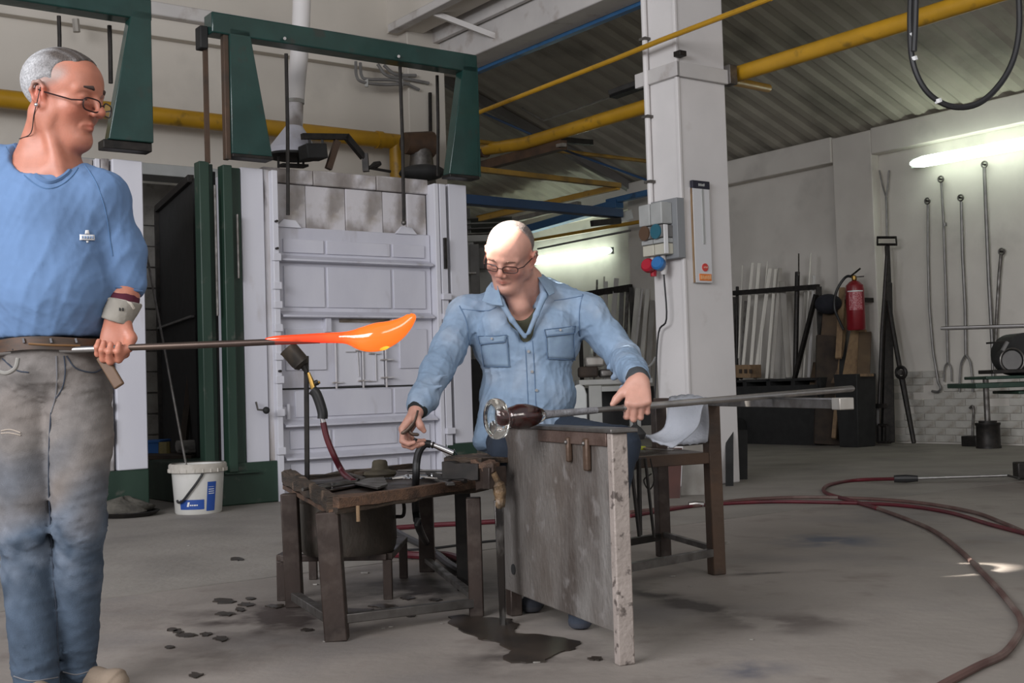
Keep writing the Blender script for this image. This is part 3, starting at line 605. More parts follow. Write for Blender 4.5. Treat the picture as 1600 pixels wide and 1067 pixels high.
q = PY(257, 700, 9.8); tag(MB().tube([q-ZZ*.07, q+ZZ*.05], [.05, .045], 10).build('yellow_tin', mat('tin_dull', (.22, .18, .07), rough=.6)), 'dull yellow tin beside the blue box', 'tin')
# dark timber leaning in the bay
tag(MB().bar(PY(278, 770, 9.6)*np.array([1, 1, 0]), PY(300, 575, 9.9), .05, .05).build('plank', WOODD), 'dark plank leaning in the bay behind the bucket', 'plank')
# heap of rags and dark pan beside left furnace foot
q = PZ(200, 806); tag(MB().lathe([(0, 0), (.17, .0), (.21, .03), (.20, .035), (.16, .01), (0, .01)], q-UU*.0, n=20).build('iron_pan', BLACK), 'flat black iron pan on the floor under the grey rag heap', 'pan')
rg = MB(); rnd = random.Random(3)
n_ = 22; V_ = []; 
for i in range(7):
    for j in range(n_):
        a_ = 2*PI*j/n_; rr = (.15*math.cos(i/6*PI/2)+.01)*(1+.18*math.sin(3*a_+i)+.10*math.sin(7*a_+2*i)); V_.append(q+UU*(rr*1.15*math.cos(a_)-.03)+VV*rr*.9*math.sin(a_)+ZZ*(.03+.085*math.sin(i/6*PI/2)*(1+.25*math.sin(2*a_))))
rg.add(V_, [(i*n_+j, i*n_+(j+1) % n_, (i+1)*n_+(j+1) % n_, (i+1)*n_+j) for i in range(6) for j in range(n_)]+[tuple(range(6*n_, 7*n_))])
tag(rg.build('rag_heap', mat('rag_grey', (.13, .12, .10), (.07, .065, .055), rough=.9, scale=14, bump=.6), ang=80), 'crumpled grey-brown rag heap on the black pan by the left furnace', 'rag')

# bucket
bc = PZ(300, 805)+np.array([0, .17, 0]); bp = thing('plastic_bucket', 'white plastic bucket with dusty rim and blue label on the floor by the green posts', 'bucket', bc)
MB().lathe([(.0, 0), (.148, 0), (.154, .01), (.172, .27), (.176, .33), (.168, .33), (.145, .03), (0, .02)], bc, n=40, cap=False).build('body', PLASW, bp)
MB().lathe([(.174, .275), (.192, .278), (.192, .325), (.186, .335), (.172, .335)], bc, n=40, cap=False).build('rim', PLASD, bp)
for k in range(22):
    a_ = 2*PI*k/22; q = bc+np.array([math.cos(a_), math.sin(a_), 0])*.192+ZZ*.29; MB().bar(q-ZZ*.012, q+ZZ*.012, .008, .008, up=(1, 0, 0)).build('rim_rib', PLASD, bp)
def curved(c, r0, r1, z0, z1, a0, a1, m, name, par, n=14, lift=.0012, shear=0.0):
    mb = MB(); V_ = []
    for i in range(n+1):
        a_ = a0+(a1-a0)*i/n
        for z_, r_ in ((z0, r0), (z1, r1)):
            aa = a_ + (shear if z_ == z1 else 0); V_.append(c+np.array([math.cos(aa), math.sin(aa), 0])*(r_+lift)+ZZ*z_)
    mb.add(V_, [(2*i, 2*i+2, 2*i+3, 2*i+1) for i in range(n)]); return mb.build(name, m, par, fix=False)
D = math.radians
lb = curved(bc, .1565, .161, .035, .10, D(238), D(298), LBLUE, 'label', bp)
curved(bc, .156, .170, .022, .215, D(303), D(325), LBLUE, 'label', bp, shear=.05)
for k, (a0, z0, w_, h_) in enumerate([(265, .060, 4, .005), (270, .060, 3, .005), (274, .060, 5, .005), (280, .060, 3, .005)]): curved(bc, .158+z0*.09-.0014+.001, .158+z0*.09, z0, z0+h_, D(a0), D(a0+w_), LWHITE, 'label_lettering', lb, 3, lift=.0035) if False else curved(bc, .1588, .1592, z0, z0+.008, D(a0), D(a0+w_), LWHITE, 'label_lettering', lb, 3, lift=.004)
curved(bc, .158, .160, .055, .085, D(257), D(262), LWHITE, 'label_emblem', lb, 3, lift=.004, shear=.05)
for k in range(5): curved(bc, .162, .1632, .135+k*.014, .140+k*.014, D(308), D(322), LWHITE, 'label_lettering', bp, 3, lift=.006)
hp = [bc+np.array([math.cos(D(a_)), math.sin(D(a_)), 0])*(.182)+ZZ*z_ for a_, z_ in ((236, .10), (240, .085), (252, .10), (266, .15), (280, .205), (290, .25), (295, .275))]
MB().tube(spline(hp, 4), .008, 8).build('handle', RUBBER, bp)
tag(MB().tube([bc+np.array([-.03, .0, .03]), PY(225, 375, 9.0)], .009, 8).build('iron_rod', STEELD), 'long thin iron rod standing in the white bucket', 'rod')

# ================================================================== items on the column
ex = PU(1029, 370, 6.2); zt_ = vz(1003, 322, 6.105)[1]; zb_ = vz(1003, 402, 6.105)[1]
va = vz(1039, 360, 6.105)[0]; vb = vz(1003, 360, 6.105)[0]
sb = thing('socket_box', 'grey electrical socket box with coloured sockets mounted on the white column', 'switchbox', W(6.1, (va+vb)/2, zb_))
vm = (va+vb)/2
MB(True).box(6.185, 6.262, va-.05, vb-.02, zb_-.03, zt_+.03).build('back_plate', GREYD, sb, bev=.004)
H_ = zt_-zb_
for a, b in ((va, vm-.004), (vm+.004, vb)):
    MB(True).box(6.075, 6.185, a, b, zt_-H_*.42, zt_).build('cover', GREYP, sb, bev=.008)
    MB(True).box(6.075, 6.185, a, b, zt_-H_*.68, zt_-H_*.44).build('socket_frame', GREYF, sb, bev=.006)
    MB(True).box(6.095, 6.185, a, b, zt_-H_*.78, zt_-H_*.69).build('cover', GREYP, sb, bev=.004)
    MB(True).box(6.105, 6.185, a, b, zb_, zt_-H_*.79).build('terminal_cover', CREAM, sb, bev=.006)
for q, mm in (((va+vm)/2, SOCKT), ((vb+vm)/2, SOCKD)): MB(True).cyl((6.065, q, zt_-H_*.56), (6.085, q, zt_-H_*.56), .055, n=18).build('socket', mm, sb)
MB(True).box(6.125, 6.085, va-.012, va-.002, zb_, zt_-H_*.44).build('side_strip', LWHITE, sb, bev=.003)
for n_, x_, y_, mm, lbl in (('red_plug', 1013, 417, CEER, 'red industrial plug hanging under the socket box'), ('blue_plug', 1029, 414, CEEB, 'blue industrial plug hanging under the socket box')):
    c = PU(x_, y_, 6.115); t = thing(n_, lbl, 'plug', c-ZZ*.09)
    MB().lathe([(.0, -.03), (.045, -.03), (.052, -.02), (.052, .02), (.04, .035), (0, .035)], c+ZZ*.01, ax=(-.5, -.75, .25), n=20).build('cap', mm, t)
    MB().tube([c+ZZ*.0+UU*.05, c-ZZ*.07+UU*.05], [.03, .022], 12).build('body', mm if mm is CEER else CEEW, t)
    MB().tube([c+ZZ*.09+UU*.05, c+UU*.05], .02, 10).build('neck', CEEW, t)
    if mm is CEEB: MB().tube(spline([c-ZZ*.07+UU*.05, c-ZZ*.4+UU*.06, PU(1029, 520, 6.205), PU(1024, 600, 6.205), PU(1021, 680, 6.205)], 5), .007, 6).build('cord', RUBBER, t)
# thermometer-like advertising strip
z1, z0 = uz(1092, 283, 6.4)[1], uz(1100, 442, 6.4)[1]; ua = uz(1079, 290, 6.4)[0]; ub = uz(1105, 290, 6.4)[0]; ua2 = uz(1086, 440, 6.4)[0]; ub2 = uz(1112, 440, 6.4)[0]
ca = thing('advertising_strip', 'tall narrow white advertising thermometer with black top and orange logo on the column', 'sign', W((ua+ub)/2, 6.39, z0))
ubb = (ub+ub2)/2; uaa = (ua+ua2)/2
MB(True).box(uaa, ubb, 6.385, 6.419, z0, z1-.05).build('board', CARD, ca, bev=.003)
MB(True).box(uaa-.006, uaa+.002, 6.388, 6.407, z0, z1-.06).build('board_edge', WOODP, ca)
MB(True).box(uaa-.003, ubb+.003, 6.38, 6.41, z1-.06, z1).build('top_cap', DNAVY, ca, bev=.004)
MB(True).box((uaa+ubb)/2, (uaa+ubb)/2+.022, 6.378, 6.387, z0+.30, z1-.06).build('tube_groove', CREAM, ca, bev=.004) if False else MB(True).box((uaa+ubb)/2+.0, (uaa+ubb)/2+.02, 6.379, 6.387, z0+.29, z1-.06).build('tube_groove', GREYP, ca, bev=.003)
def text(s, size, loc, m, name, parent, ax=None, up=ZZ, ext=.001, nrmv=None):
    cu = bpy.data.curves.new(name, 'FONT'); cu.body = s; cu.size = size; cu.extrude = ext; cu.align_x = 'CENTER'; cu.align_y = 'CENTER'; cu.offset = size*.02
    tmp = bpy.data.objects.new(name, cu); COL.objects.link(tmp); bpy.context.view_layer.update()
    me = bpy.data.meshes.new_from_object(tmp.evaluated_get(bpy.context.evaluated_depsgraph_get())); COL.objects.unlink(tmp); bpy.data.objects.remove(tmp)
    o = bpy.data.objects.new(name, me); COL.objects.link(o); me.materials.clear(); me.materials.append(m)
    x = nrm(ax); z = nrm(np.cross(x, up)); y = np.cross(z, x)
    R = Matrix(((x[0], y[0], z[0]), (x[1], y[1], z[1]), (x[2], y[2], z[2]))).to_4x4()
    base = _LOC[parent.name] if parent else np.zeros(3)
    o.matrix_basis = Matrix.Translation(Vector(tuple(np.array(loc)-base))) @ R; o.parent = parent; _LOC[o.name] = np.array(loc, float); return o
um = (uaa+ubb)/2

def marks(us, z0_, h_, m, name, vv):   # illegible print: a row of small strokes
    for k_, (a_, w_, dz_, hh_) in enumerate(us): MB(True).box(a_, a_+w_, vv, vv+.003, z0_+dz_, z0_+dz_+h_*hh_).build(name, m, ca)
marks([(um-.03+.011*k, .008, .002*(k % 2), (1, .8, 1, .7, .9, 1)[k]) for k in range(6)], z1-.042, .02, GREYP, 'cap_lettering', 6.377)
MB(True).cyl((um+.01, 6.378, z0+.115), (um+.01, 6.386, z0+.115), .030, n=24).build('round_logo', REDP, ca)
marks([(um-.008+.011*k, .008, .002*(k % 2), 1) for k in range(4)], z0+.108, .012, mat('print_pink', (.75, .35, .28)), 'logo_lettering', 6.375)
MB(True).box(um-.05, um+.072, 6.380, 6.386, z0+.015, z0+.066).build('logo_bar', ORNG, ca)
marks([(um-.042+.019*k, .013, .003*(k % 2), (1, .8, .8, .8, 1, 1)[k]) for k in range(6)], z0+.025, .03, mat('print_apricot', (.78, .42, .20)), 'logo_lettering', 6.377)
# ================================================================== along the right-hand wall
UW = 11.66
def wp(x, y, u_=UW): return PU(x, y, u_)
def iron(name, label, pts, r, m, ring=None, extra=None, group=None):
    t = thing(name, label, 'tool', (wp(*pts[0])+wp(*pts[-1]))/2, group)
    MB().tube([wp(*p) for p in pts], r, 8).build('shaft', m, t)
    if ring:
        c = wp(*ring); mb = MB(); mb.tube([c+(VV*math.cos(a)+ZZ*math.sin(a))*.033 for a in np.linspace(0, 2*PI, 13)[:-1]], .010, 6, closed=True); mb.build('eye_ring', STEELD, t)
        MB().cyl(c-ZZ*.0+UU*.03, c-UU*.02, .012, n=8).build('wall_nail', BLACK, t)
    for e in (extra or []): MB().tube(spline([wp(*p) for p in e[1]], 4), e[2] if len(e) > 2 else r, 8).build(e[0], m, t)
    return t
IR = mat('hanging_iron', (.24, .23, .22), (.16, .155, .15), rough=.45, metal=.5, scale=8)
iron('hooked_iron', 'long hooked iron hanging leftmost on the right-hand wall', [(1450, 320), (1450, 400), (1452, 480), (1458, 550), (1466, 598)], .014, IR, (1449, 314), [('hook', [(1466, 598), (1470, 606), (1466, 612), (1456, 611)])])
iron('forked_iron', 'narrow two-pronged fork iron hanging from the wall under the tube lamp', [(1471, 286), (1474, 340), (1478, 460), (1481, 566)], .014, IR, (1470, 280), [('prong', [(1481, 566), (1476, 575), (1475, 596)], .010), ('prong', [(1481, 566), (1486, 575), (1487, 596)], .010), ('collar', [(1476, 348), (1476, 353)], .024)])
iron('forked_iron', 'wide two-pronged fork iron hanging in the middle of the wall', [(1502, 315), (1504, 400), (1508, 480), (1509, 554)], .017, IR, (1501, 309), [('prong', [(1509, 554), (1502, 568), (1500, 590), (1499, 612)], .012), ('prong', [(1509, 554), (1516, 566), (1519, 590), (1520, 612)], .012)])
iron('long_iron', 'longest straight iron hanging highest on the wall below the tube lamp', [(1538, 262), (1541, 340), (1545, 440), (1550, 530), (1552, 590)], .020, IR, (1538, 257))
iron('ringed_iron', 'dark ring-headed iron, shorter than the rest, hanging rightmost on the wall', [(1564, 398), (1561, 430), (1557, 500), (1554, 580)], .018, STEELD, (1565, 393))
# Y stake above the tool stand
iron('forked_rod', 'thin rod with a small forked top high on the wall above the long-handled tool', [(1386, 370), (1385.5, 330), (1384.5, 308)], .013, IR, None, [('prong', [(1384.5, 308), (1379, 290), (1374, 266)], .010), ('prong', [(1384.5, 308), (1387, 290), (1389, 266)], .010)])
def fp(x, y): p = PZ(x, y); return p
# long-handled black tool with loop handle, leaning
a = wp(1386, 380, 11.5); b = PU(1387, 692, 11.3); b[2] = .01
t = thing('long_handled_iron', 'tall black iron tool with a rectangular loop handle leaning on the wall pier', 'tool', b)
MB().bar(b+ZZ*.02, a-ZZ*.45, .14, .10, w2=.07, h2=.05).build('blade', BLACK, t, bev=.01)
MB().bar(a-ZZ*.5, a-ZZ*.03, .05, .04).build('neck', BLACK, t, bev=.006)
hb_ = [wp(1371, 371, 11.5), wp(1400, 371, 11.5), wp(1401, 382, 11.5), wp(1371, 382, 11.5)]
m = MB(); m.tube(hb_, .017, 6, closed=True); m.build('loop_handle', BLACK, t)
b2 = PU(1374, 632, 11.2)
t = thing('forked_stand', 'black rod stand with a small square foot frame beside the tall iron tool', 'stand', PU(1378, 692, 11.2)*np.array([1, 1, 0]))
MB().tube([wp(1386, 400, 11.3), wp(1378, 520, 11.25), b2], .022, 8).build('rod', BLACK, t)
p0 = PU(1368, 634, 11.2); p1 = PU(1383, 634, 11.2); q0 = PU(1366, 690, 11.2); q1 = PU(1396, 690, 11.2)
MB().bar(p0, p1, .05, .05).build('foot_plate', BLACK, t)
for s_, e_ in ((PU(1374, 664, 11.2), PU(1374, 691, 11.2)), (PU(1386, 664, 11.2), PU(1386, 691, 11.2)), (PU(1373, 664, 11.2), PU(1388, 664, 11.2)), (PU(1373, 691, 11.2), PU(1391, 691, 11.2))):
    MB().bar(s_, e_, .03, .03).build('foot_frame', BLACK, t)
MB().bar(PU(1371, 637, 11.25), PU(1371, 690, 11.25), .03, .03).build('foot_leg', GREYF, t)
t = thing('ladle_iron', 'black iron with a ring joint leaning on the wall right of the stand', 'tool', PU(1428, 695, 11.2)*np.array([1, 1, 0]))
MB().tube([wp(1388, 470, 11.4), wp(1396, 520, 11.35), wp(1406, 575, 11.3)], .028, 8).build('shaft', BLACK, t)
MB().tube([wp(1409, 590, 11.3), PU(1428, 692, 11.2)], [.035, .026], 8).build('lower_shaft', BLACK, t)
c = wp(1408, 582, 11.28); m = MB(); m.tube([c+(VV*math.cos(a_)+ZZ*math.sin(a_))*.06 for a_ in np.linspace(0, 2*PI, 15)[:-1]], .022, 8, closed=True); m.build('ring', BLACK, t)
MB().cyl(c-UU*.03, c+UU*.02, .03, n=12).build('ring_pin', STEELD, t)
# extinguisher
c0 = wp(1338, 516, 11.25); c1 = wp(1335, 442, 11.25); c0 = np.array([c1[0], c1[1], c0[2]])
t = thing('fire_extinguisher', 'red fire extinguisher hanging on the white pier', 'extinguisher', c0)
R_ = .105; h_ = c1[2]-c0[2]
MB().lathe([(0, 0), (R_*.9, 0), (R_, .02), (R_, h_*.86), (R_*.92, h_*.95), (R_*.5, h_*1.03), (R_*.25, h_*1.05), (0, h_*1.05)], c0, n=32).build('cylinder', RED, t)
cc = c0.copy()
curved(cc, R_, R_, h_*.42, h_*.80, D(215), D(300), REDL, 'label', t, lift=.002)
curved(cc, R_, R_, h_*.805, h_*.83, D(205), D(310), LWHITE, 'label_line', t, lift=.002)
top = c0+ZZ*h_*1.05
MB().lathe([(.022, 0), (.03, .01), (.03, .05), (.015, .06)], top, n=14).build('valve', BRASS, t)
MB().tube(spline([top+ZZ*.05+VV*.06, top+ZZ*.08+VV*.0, top+ZZ*.13-VV*.09], 4), .011, 8).build('squeeze_lever', BLACK, t)
MB().bar(top+ZZ*.04, top+ZZ*.035-VV*.13, .02, .012).build('carry_handle', STEELD, t)
MB().tube(spline([top+ZZ*.04, top+ZZ*.05+VV*.12, wp(1307, 455, 11.2), wp(1304, 480, 11.2), wp(1311, 500, 11.2), wp(1318, 515, 11.2)], 5), .016, 8).build('hose', RUBBER, t)
MB().bar(c0+ZZ*.35+UU*.09, c0+ZZ*.35+UU*.30, .05, .05).build('wall_bracket', BLACK, t)
# stacks of bars standing in the rack
def ubase(x, y, u_): return PU(x, y, u_)
rk = thing('bar_rack', 'dark steel rack with a top rail holding the bars behind the white column', 'rack', PU(1215, 690, 11.3)*np.array([1, 1, 0]))
ra = PU(1146, 458, 11.35); rb = PU(1279, 448, 11.35)
MB().bar(ra, rb, .05, .06).build('top_rail', BLACK, rk)
MB().bar(rb, np.array([rb[0], rb[1], .0]), .06, .06).build('upright', BLACK, rk)
MB().bar(ra+ZZ*-.05, np.array([ra[0], ra[1], .0]), .05, .05).build('upright', BLACK, rk)
MB().bar(PU(1275, 460, 11.2), PU(1238, 605, 11.2), .05, .04).build('stay', BLACK, rk)
b_ = PU(1150, 608, 11.2); b2_ = PU(1330, 604, 11.2)
rk2 = thing('base_cabinet', 'black open steel shelf trough under the rack of bars', 'shelf', PU(1240, 690, 11.0)*np.array([1, 1, 0]))
zt2 = .78
vA, vB = float(b_@VV), vz(1302, 610, 11.2)[0]
for k in range(5):
    vv = vA+(vB-vA)*k/4; MB(True).box(10.95, 11.5, vv-.03, vv+.03, 0, zt2).build('side_panel', BLACKM, rk2)
for z_ in (.03, .40, zt2): MB(True).box(10.95, 11.5, min(vA, vB), max(vA, vB), z_-.03, z_).build('shelf', BLACKM, rk2)
MB(True).box(10.93, 10.945, min(vA, vB), max(vA, vB), .0, .70).build('front_panel', BLACKM, rk2); MB(True).box(11.48, 11.5, min(vA, vB), max(vA, vB), 0, zt2).build('back_panel', BLACKM, rk2)
bars = [(1152, 448, 1151, 600, .035, BLACK, 'black'), (1160, 414, 1154, 560, .022, ALU, ''), (1176, 410, 1160, 582, .042, ALU, ''), (1186, 411, 1172, 588, .045, ALU, ''), (1199, 408, 1186, 600, .020, ALU, ''),
        (1203, 419, 1180, 600, .05, ALU, ''), (1212, 420, 1198, 600, .04, ALU, ''), (1219, 419, 1206, 600, .045, STEELP, ''), (1166, 470, 1158, 600, .045, STEELD, ''), (1222, 440, 1233, 604, .075, STEELP, ''),
        (1246, 425, 1243, 604, .05, BLACK, 'black'), (1248, 396, 1248, 430, .018, STEELD, ''), (1267, 395, 1256, 604, .022, ALU, ''), (1272, 430, 1264, 604, .035, WHITEB, ''), (1259, 455, 1250, 604, .05, STEELP, ''), (1285, 470, 1280, 600, .05, STEELD, '')]
names = ['short black round bar at the left end of the rack beside the column', 'thin bar rising above the rack rail nearest the column', 'broad aluminium angle bar, first of the tall group in the rack', 'second broad aluminium bar of the tall group in the rack', 'thin rod standing in the middle of the rack',
         'wide pale bar just right of the thin rod in the rack', 'pale flat bar in the middle of the rack', 'pale channel bar with a slanted top in the rack', 'dull short bar behind the aluminium bars near the column', 'widest pale sheet strip standing at the middle of the rack',
         'thick black tube standing in the rack with a round top', 'thin rod sticking up above the thick black tube', 'tall thin bar with the highest top at the right of the rack', 'narrow white bar at the right of the rack', 'grey strip behind the narrow white bar in the rack', 'dull bar just right of the rack upright']
for (x0, y0, x1, y1, w_, mm, _), lb_ in zip(bars, names):
    a = PU(x0, y0, 11.42); b = PU(x1, y1, 11.25)
    b[2] = max(b[2], zt2+.005) if y1 > 590 else b[2]
    tag(MB().bar(b, a, w_, w_*.45).build('metal_bar', mm, bev=.004) if mm is not BLACK else MB().tube([b, a], w_*.6, 10).build('metal_bar', mm), lb_, 'bar', 'bars standing in the rack right of the column')
cr = thing('wooden_crate', 'small wooden crate end with dark slots under the bars beside the column', 'crate', PU(1165, 588, 11.15))
MB().bar(PU(1150, 580, 11.1), PU(1181, 580, 11.1), .2, .16).build('crate_box', WOODP, cr, bev=.006)
for x_ in (1155, 1163, 1171): MB().bar(PU(x_, 580, 10.99), PU(x_+4, 580, 10.99), .01, .05).build('slot', WOODD, cr)
# timber and boards by the extinguisher
def lean(x0, y0, x1, y1, w_, d_, mm, lb, u0=11.5, u1=11.1, cat='board', name='timber_board'):
    a = PU(x0, y0, u0); b = PU(x1, y1, u1); 
    if b[2] < .05: b = b*np.array([1, 1, 0])+ZZ*.01
    tag(MB().bar(b, a, w_, d_).build(name, mm, bev=.006), lb, cat)
lean(1306, 470, 1296, 600, .28, .05, mat('board_brown', (.13, .085, .05), (.09, .06, .04), rough=.7, scale=6), 'brown board leaning behind the fire extinguisher hose')
lean(1322, 475, 1303, 685, .05, .05, WOODP, 'pale timber batten leaning from behind the extinguisher hose to the floor', u1=10.9)
lean(1342, 516, 1326, 604, .18, .05, WOODP, 'pale timber board standing under the fire extinguisher')
lean(1352, 520, 1349, 590, .14, .04, mat('board_brown'  , (.1, .07, .05)), 'brown board behind the pale board under the extinguisher')
lean(1296, 525, 1292, 690, .30, .06, WOODD, 'dark wooden board with a cut corner leaning left of the extinguisher', u0=11.2, u1=10.95)
lean(1281, 568, 1276, 602, .16, .05, mat('board_brown', (.1, .07, .05)), 'small brown block standing on the dark shelf trough')
lean(1316, 450, 1310, 560, .07, .04, WOODP, 'narrow wooden batten leaning just left of the extinguisher')
lean(1318, 500, 1316, 600, .07, .05, BLACKM, 'black rubber strip hanging between the battens', cat='strip', name='rubber_strip')
hc = wp(1294, 475, 11.3); tag(MB().sphere(hc, .16, 16, 10, (1, 1, .75)).build('cap', mat('cap_navy', (.012, .014, .02), (.02, .02, .03), rough=.9, scale=9)), 'dark cap hanging on the timber beside the extinguisher', 'cap')
bn = PU(1345, 690, 10.95)*np.array([1, 1, 0])
t = thing('waste_bin', 'black open bin full of wood offcuts on the floor below the extinguisher', 'bin', bn)
for (x0, x1) in ((1322, 1364),):
    a = PU(x0, 692, 10.95)*np.array([1, 1, 0]); b = PU(x1-6, 692, 10.95)*np.array([1, 1, 0]); zb = wp(1340, 584, 10.95)[2]
    MB().bar((a+b)/2, (a+b)/2+ZZ*zb, .26, .30, up=UU, w2=.32, h2=.34).build('body', BLACKM, t, bev=.01)
MB().bar(PU(1342, 586, 10.9), PU(1360, 586, 10.9), .12, .03).build('wood_offcut', WOODP, t, bev=.004)
bk = PU(1318, 600, 10.9)
for (x_, y_, w_, h2_) in ((1323, 648, .06, .10), (1320, 662, .05, .10), (1311, 680, .05, .07)):
    pass
tag(MB().tube([PU(1148, 668, 10.8), PU(1156, 668, 10.8)], .12, 12).build('black_roll', BLACKM), 'black round roll on the floor just right of the column', 'roll')
# black weight and low box at the wall foot, rod above
c = PZ(1545, 700)
t = thing('iron_weight', 'black iron drum weight on the floor carrying an upright post', 'weight', c)
MB().lathe([(0, 0), (.125, 0), (.125, .02), (.118, .03), (.118, .23), (.125, .24), (.125, .26), (.09, .262), (.09, .28), (0, .28)], c, n=28).build('drum', BLACK, t)
MB().tube([c+ZZ*.27, c+ZZ*.74], .030, 12).build('post', STEELD, t)
c2 = PZ(1515, 697)
tag(MB().bar(c2-VV*-.06+ZZ*.055, c2-VV*.12+ZZ*.055, .12, .11).build('iron_box', BLACK, bev=.008), 'low black iron box beside the drum weight', 'box')
tag(MB().tube(spline([wp(1519, 686), wp(1520, 660), wp(1521, 642), wp(1519, 634), wp(1515, 638)], 4), .012, 8).build('bent_hook', STEELD), 'small bent iron hook standing against the brickwork at the wall foot', 'hook')
# green bench with grinder, cut by the right edge
Yb = 9.0
B = lambda x, y, dY=0: PY(x, y, Yb+dY)
t = thing('green_machine', 'dark green machine table with a black round grinder, cut off by the right edge', 'machine', B(1640, 690)*np.array([1, 1, 0]))
def pbox(x0, y0, x1, y1, Y, dep, m, name, par, bev=.006):
    a = PY(x0, y1, Y); b = PY(x1, y0, Y); return MB().hexa([(a[0], Y, a[2]), (b[0], Y, a[2]), (b[0], Y+dep, a[2]), (a[0], Y+dep, a[2]), (a[0], Y, b[2]), (b[0], Y, b[2]), (b[0], Y+dep, b[2]), (a[0], Y+dep, b[2])]).build(name, m, par, bev=bev)
pbox(1525, 593, 1720, 607, 9.0, .6, GREEN2, 'table_top', t); pbox(1541, 583, 1700, 593, 9.1, .45, GREEN2, 'upper_table', t)
pbox(1592, 607, 1720, 616, 9.05, .5, GREEN2, 'apron', t)
pbox(1640, 616, 1670, 700, 9.3, .2, GREEN2, 'pedestal', t)
pbox(1552, 575, 1640, 584, 9.15, .3, BLACK, 'motor_base', t)
g = PY(1580, 563, 9.2)
MB().cyl(g, g+np.array([0, .08, 0]), .098, n=32).build('grinding_wheel', BLACKM, t); MB().cyl(g+np.array([0, -.015, 0]), g, .075, n=32).build('wheel_face', GREYF, t)
m = MB(); m.tube([g+np.array([0, -.02, 0])+np.array([math.cos(a_), 0, math.sin(a_)])*.092 for a_ in np.linspace(0, 2*PI, 25)[:-1]], .007, 6, closed=True); m.build('wheel_guard', STEELD, t)
g2_ = PY(1601, 553, 9.3); MB().cyl(g2_-np.array([0, .05, 0]), g2_+np.array([0, .25, 0]), .165, n=32).build('motor', BLACKM, t)
MB().bar(PY(1544, 536, 9.2), PY(1575, 533, 9.25), .05, .014).build('tool_rest', BLACK, t)
MB().bar(PY(1566, 548, 9.15), PY(1574, 534, 9.15), .03, .02).build('strut', GREYF, t)
a = PY(1470, 513, 8.6); b = PY(1640, 508, 8.2)
tag(MB().tube([a, a+(b-a)*.1, b], [.012, .015, .015], 10).build('blow_pipe', STEEL), 'bright steel blowpipe reaching in horizontally from the right edge', 'pipe')

# ------------------------------------------------------------------ far hall behind the seated worker
rf = thing('bar_rack', 'dark rack rail on the far wall behind the seated worker', 'rack', PU(960, 600, 11.4)*np.array([1, 1, 0]))
ra = PU(905, 462, 11.45); rb = PU(986, 449, 11.45); MB().bar(ra, rb, .06, .09).build('top_rail', BLACK, rf)
MB().bar(rb-ZZ*.0, rb*np.array([1, 1, 0]), .06, .06).build('upright', BLACK, rf); MB().bar(ra, ra*np.array([1, 1, 0]), .06, .06).build('upright', BLACK, rf)
farb = [(933, 437, 928, 600, .03, STEELD, 'thin dark bar at the left of the far rack'), (944, 432, 940, 600, .025, ALU, 'thin pale rod with the highest top in the far rack'), (947, 440, 946, 600, .05, WHITEB, 'white bar just right of the thin rod in the far rack'), (963, 435, 950, 600, .07, WHITEB, 'thick white leaning bar in the middle of the far rack'),
        (972, 452, 966, 600, .06, GREYF, 'dull grey bar right of the thick white one in the far rack'), (981, 455, 973, 600, .05, STEELD, 'dark bar under the end of the far rack rail'), (998, 450, 985, 600, .09, ALU, 'broad aluminium bar leaning right of the far rack'), (1004, 451, 990, 570, .035, WHITEB, 'slim white bar across the broad aluminium one'),
        (1013, 452, 1000, 600, .07, ALU, 'rightmost aluminium bar beside the column in the far stack'), (925, 545, 918, 600, .05, WHITEB, 'short white bar low behind the seated worker'), (956, 500, 958, 600, .06, STEELP, 'greyish strip low in the far rack'), (1020, 470, 1012, 600, .08, STEELP, 'wide pale strip half hidden by the column')]
for x0, y0, x1, y1, w_, mm, lb in farb:
    tag(MB().bar(PU(x1, y1, 11.15), PU(x0, y0, 11.5), w_, w_*.5).build('metal_bar', mm, bev=.004), lb, 'bar', 'bars standing at the far wall')
# cluttered workbench behind
t = thing('work_bench', 'cluttered grey workbench at the far wall behind the worker', 'bench', PY(955, 690, 10.5)*np.array([1, 1, 0]))
pbox(905, 590, 1020, 602, 10.5, .8, PALEM, 'bench_top', t); pbox(922, 602, 940, 668, 10.5, .08, PALEM, 'leg', t); pbox(985, 602, 1000, 668, 10.5, .08, PALEM, 'leg', t)
pbox(903, 603, 1022, 668, 11.2, .05, BLACKM, 'back_panel', t); pbox(940, 602, 990, 612, 10.5, .06, PALEM, 'apron', t)
for (x0, y0, x1, y1, mm, lb, nm, ct) in ((905, 572, 935, 590, WOODD, 'dark wooden block on the far workbench', 'wood_block', 'block'), (938, 576, 958, 590, STEELD, 'dull steel part on the far workbench', 'steel_part', 'part'), (960, 572, 985, 590, RUST, 'rusty vice-like lump on the far workbench', 'bench_vice', 'vice'), (915, 556, 945, 573, STEELP, 'pale steel offcut propped on the far workbench', 'steel_offcut', 'offcut')):
    o = pbox(x0, y0, x1, y1, 10.6, .25, mm, nm, None, bev=.02); tag(o, lb, ct)
t = thing('shop_chair', 'grey plastic chair back behind the seated worker', 'chair', PY(915, 690, 7.2)*np.array([1, 1, 0]))
m = MB(); A_ = [PY(x, y, 7.2) for x, y in ((896, 664), (896, 612), (899, 602), (906, 600), (913, 604), (917, 616), (918, 664))]; m.prism(A_, (0, .03, 0)); m.build('backrest', GREYP, t, bev=.006)
a = PY(907, 664, 7.2); MB().bar(a*np.array([1, 1, 0]), a, .03, .03).build('leg', STEELD, t)
MB().bar(a-np.array([.14, .0, .0]), a+np.array([.04, -.0, 0]), .3, .03).build('seat', GREYP, t, bev=.01)
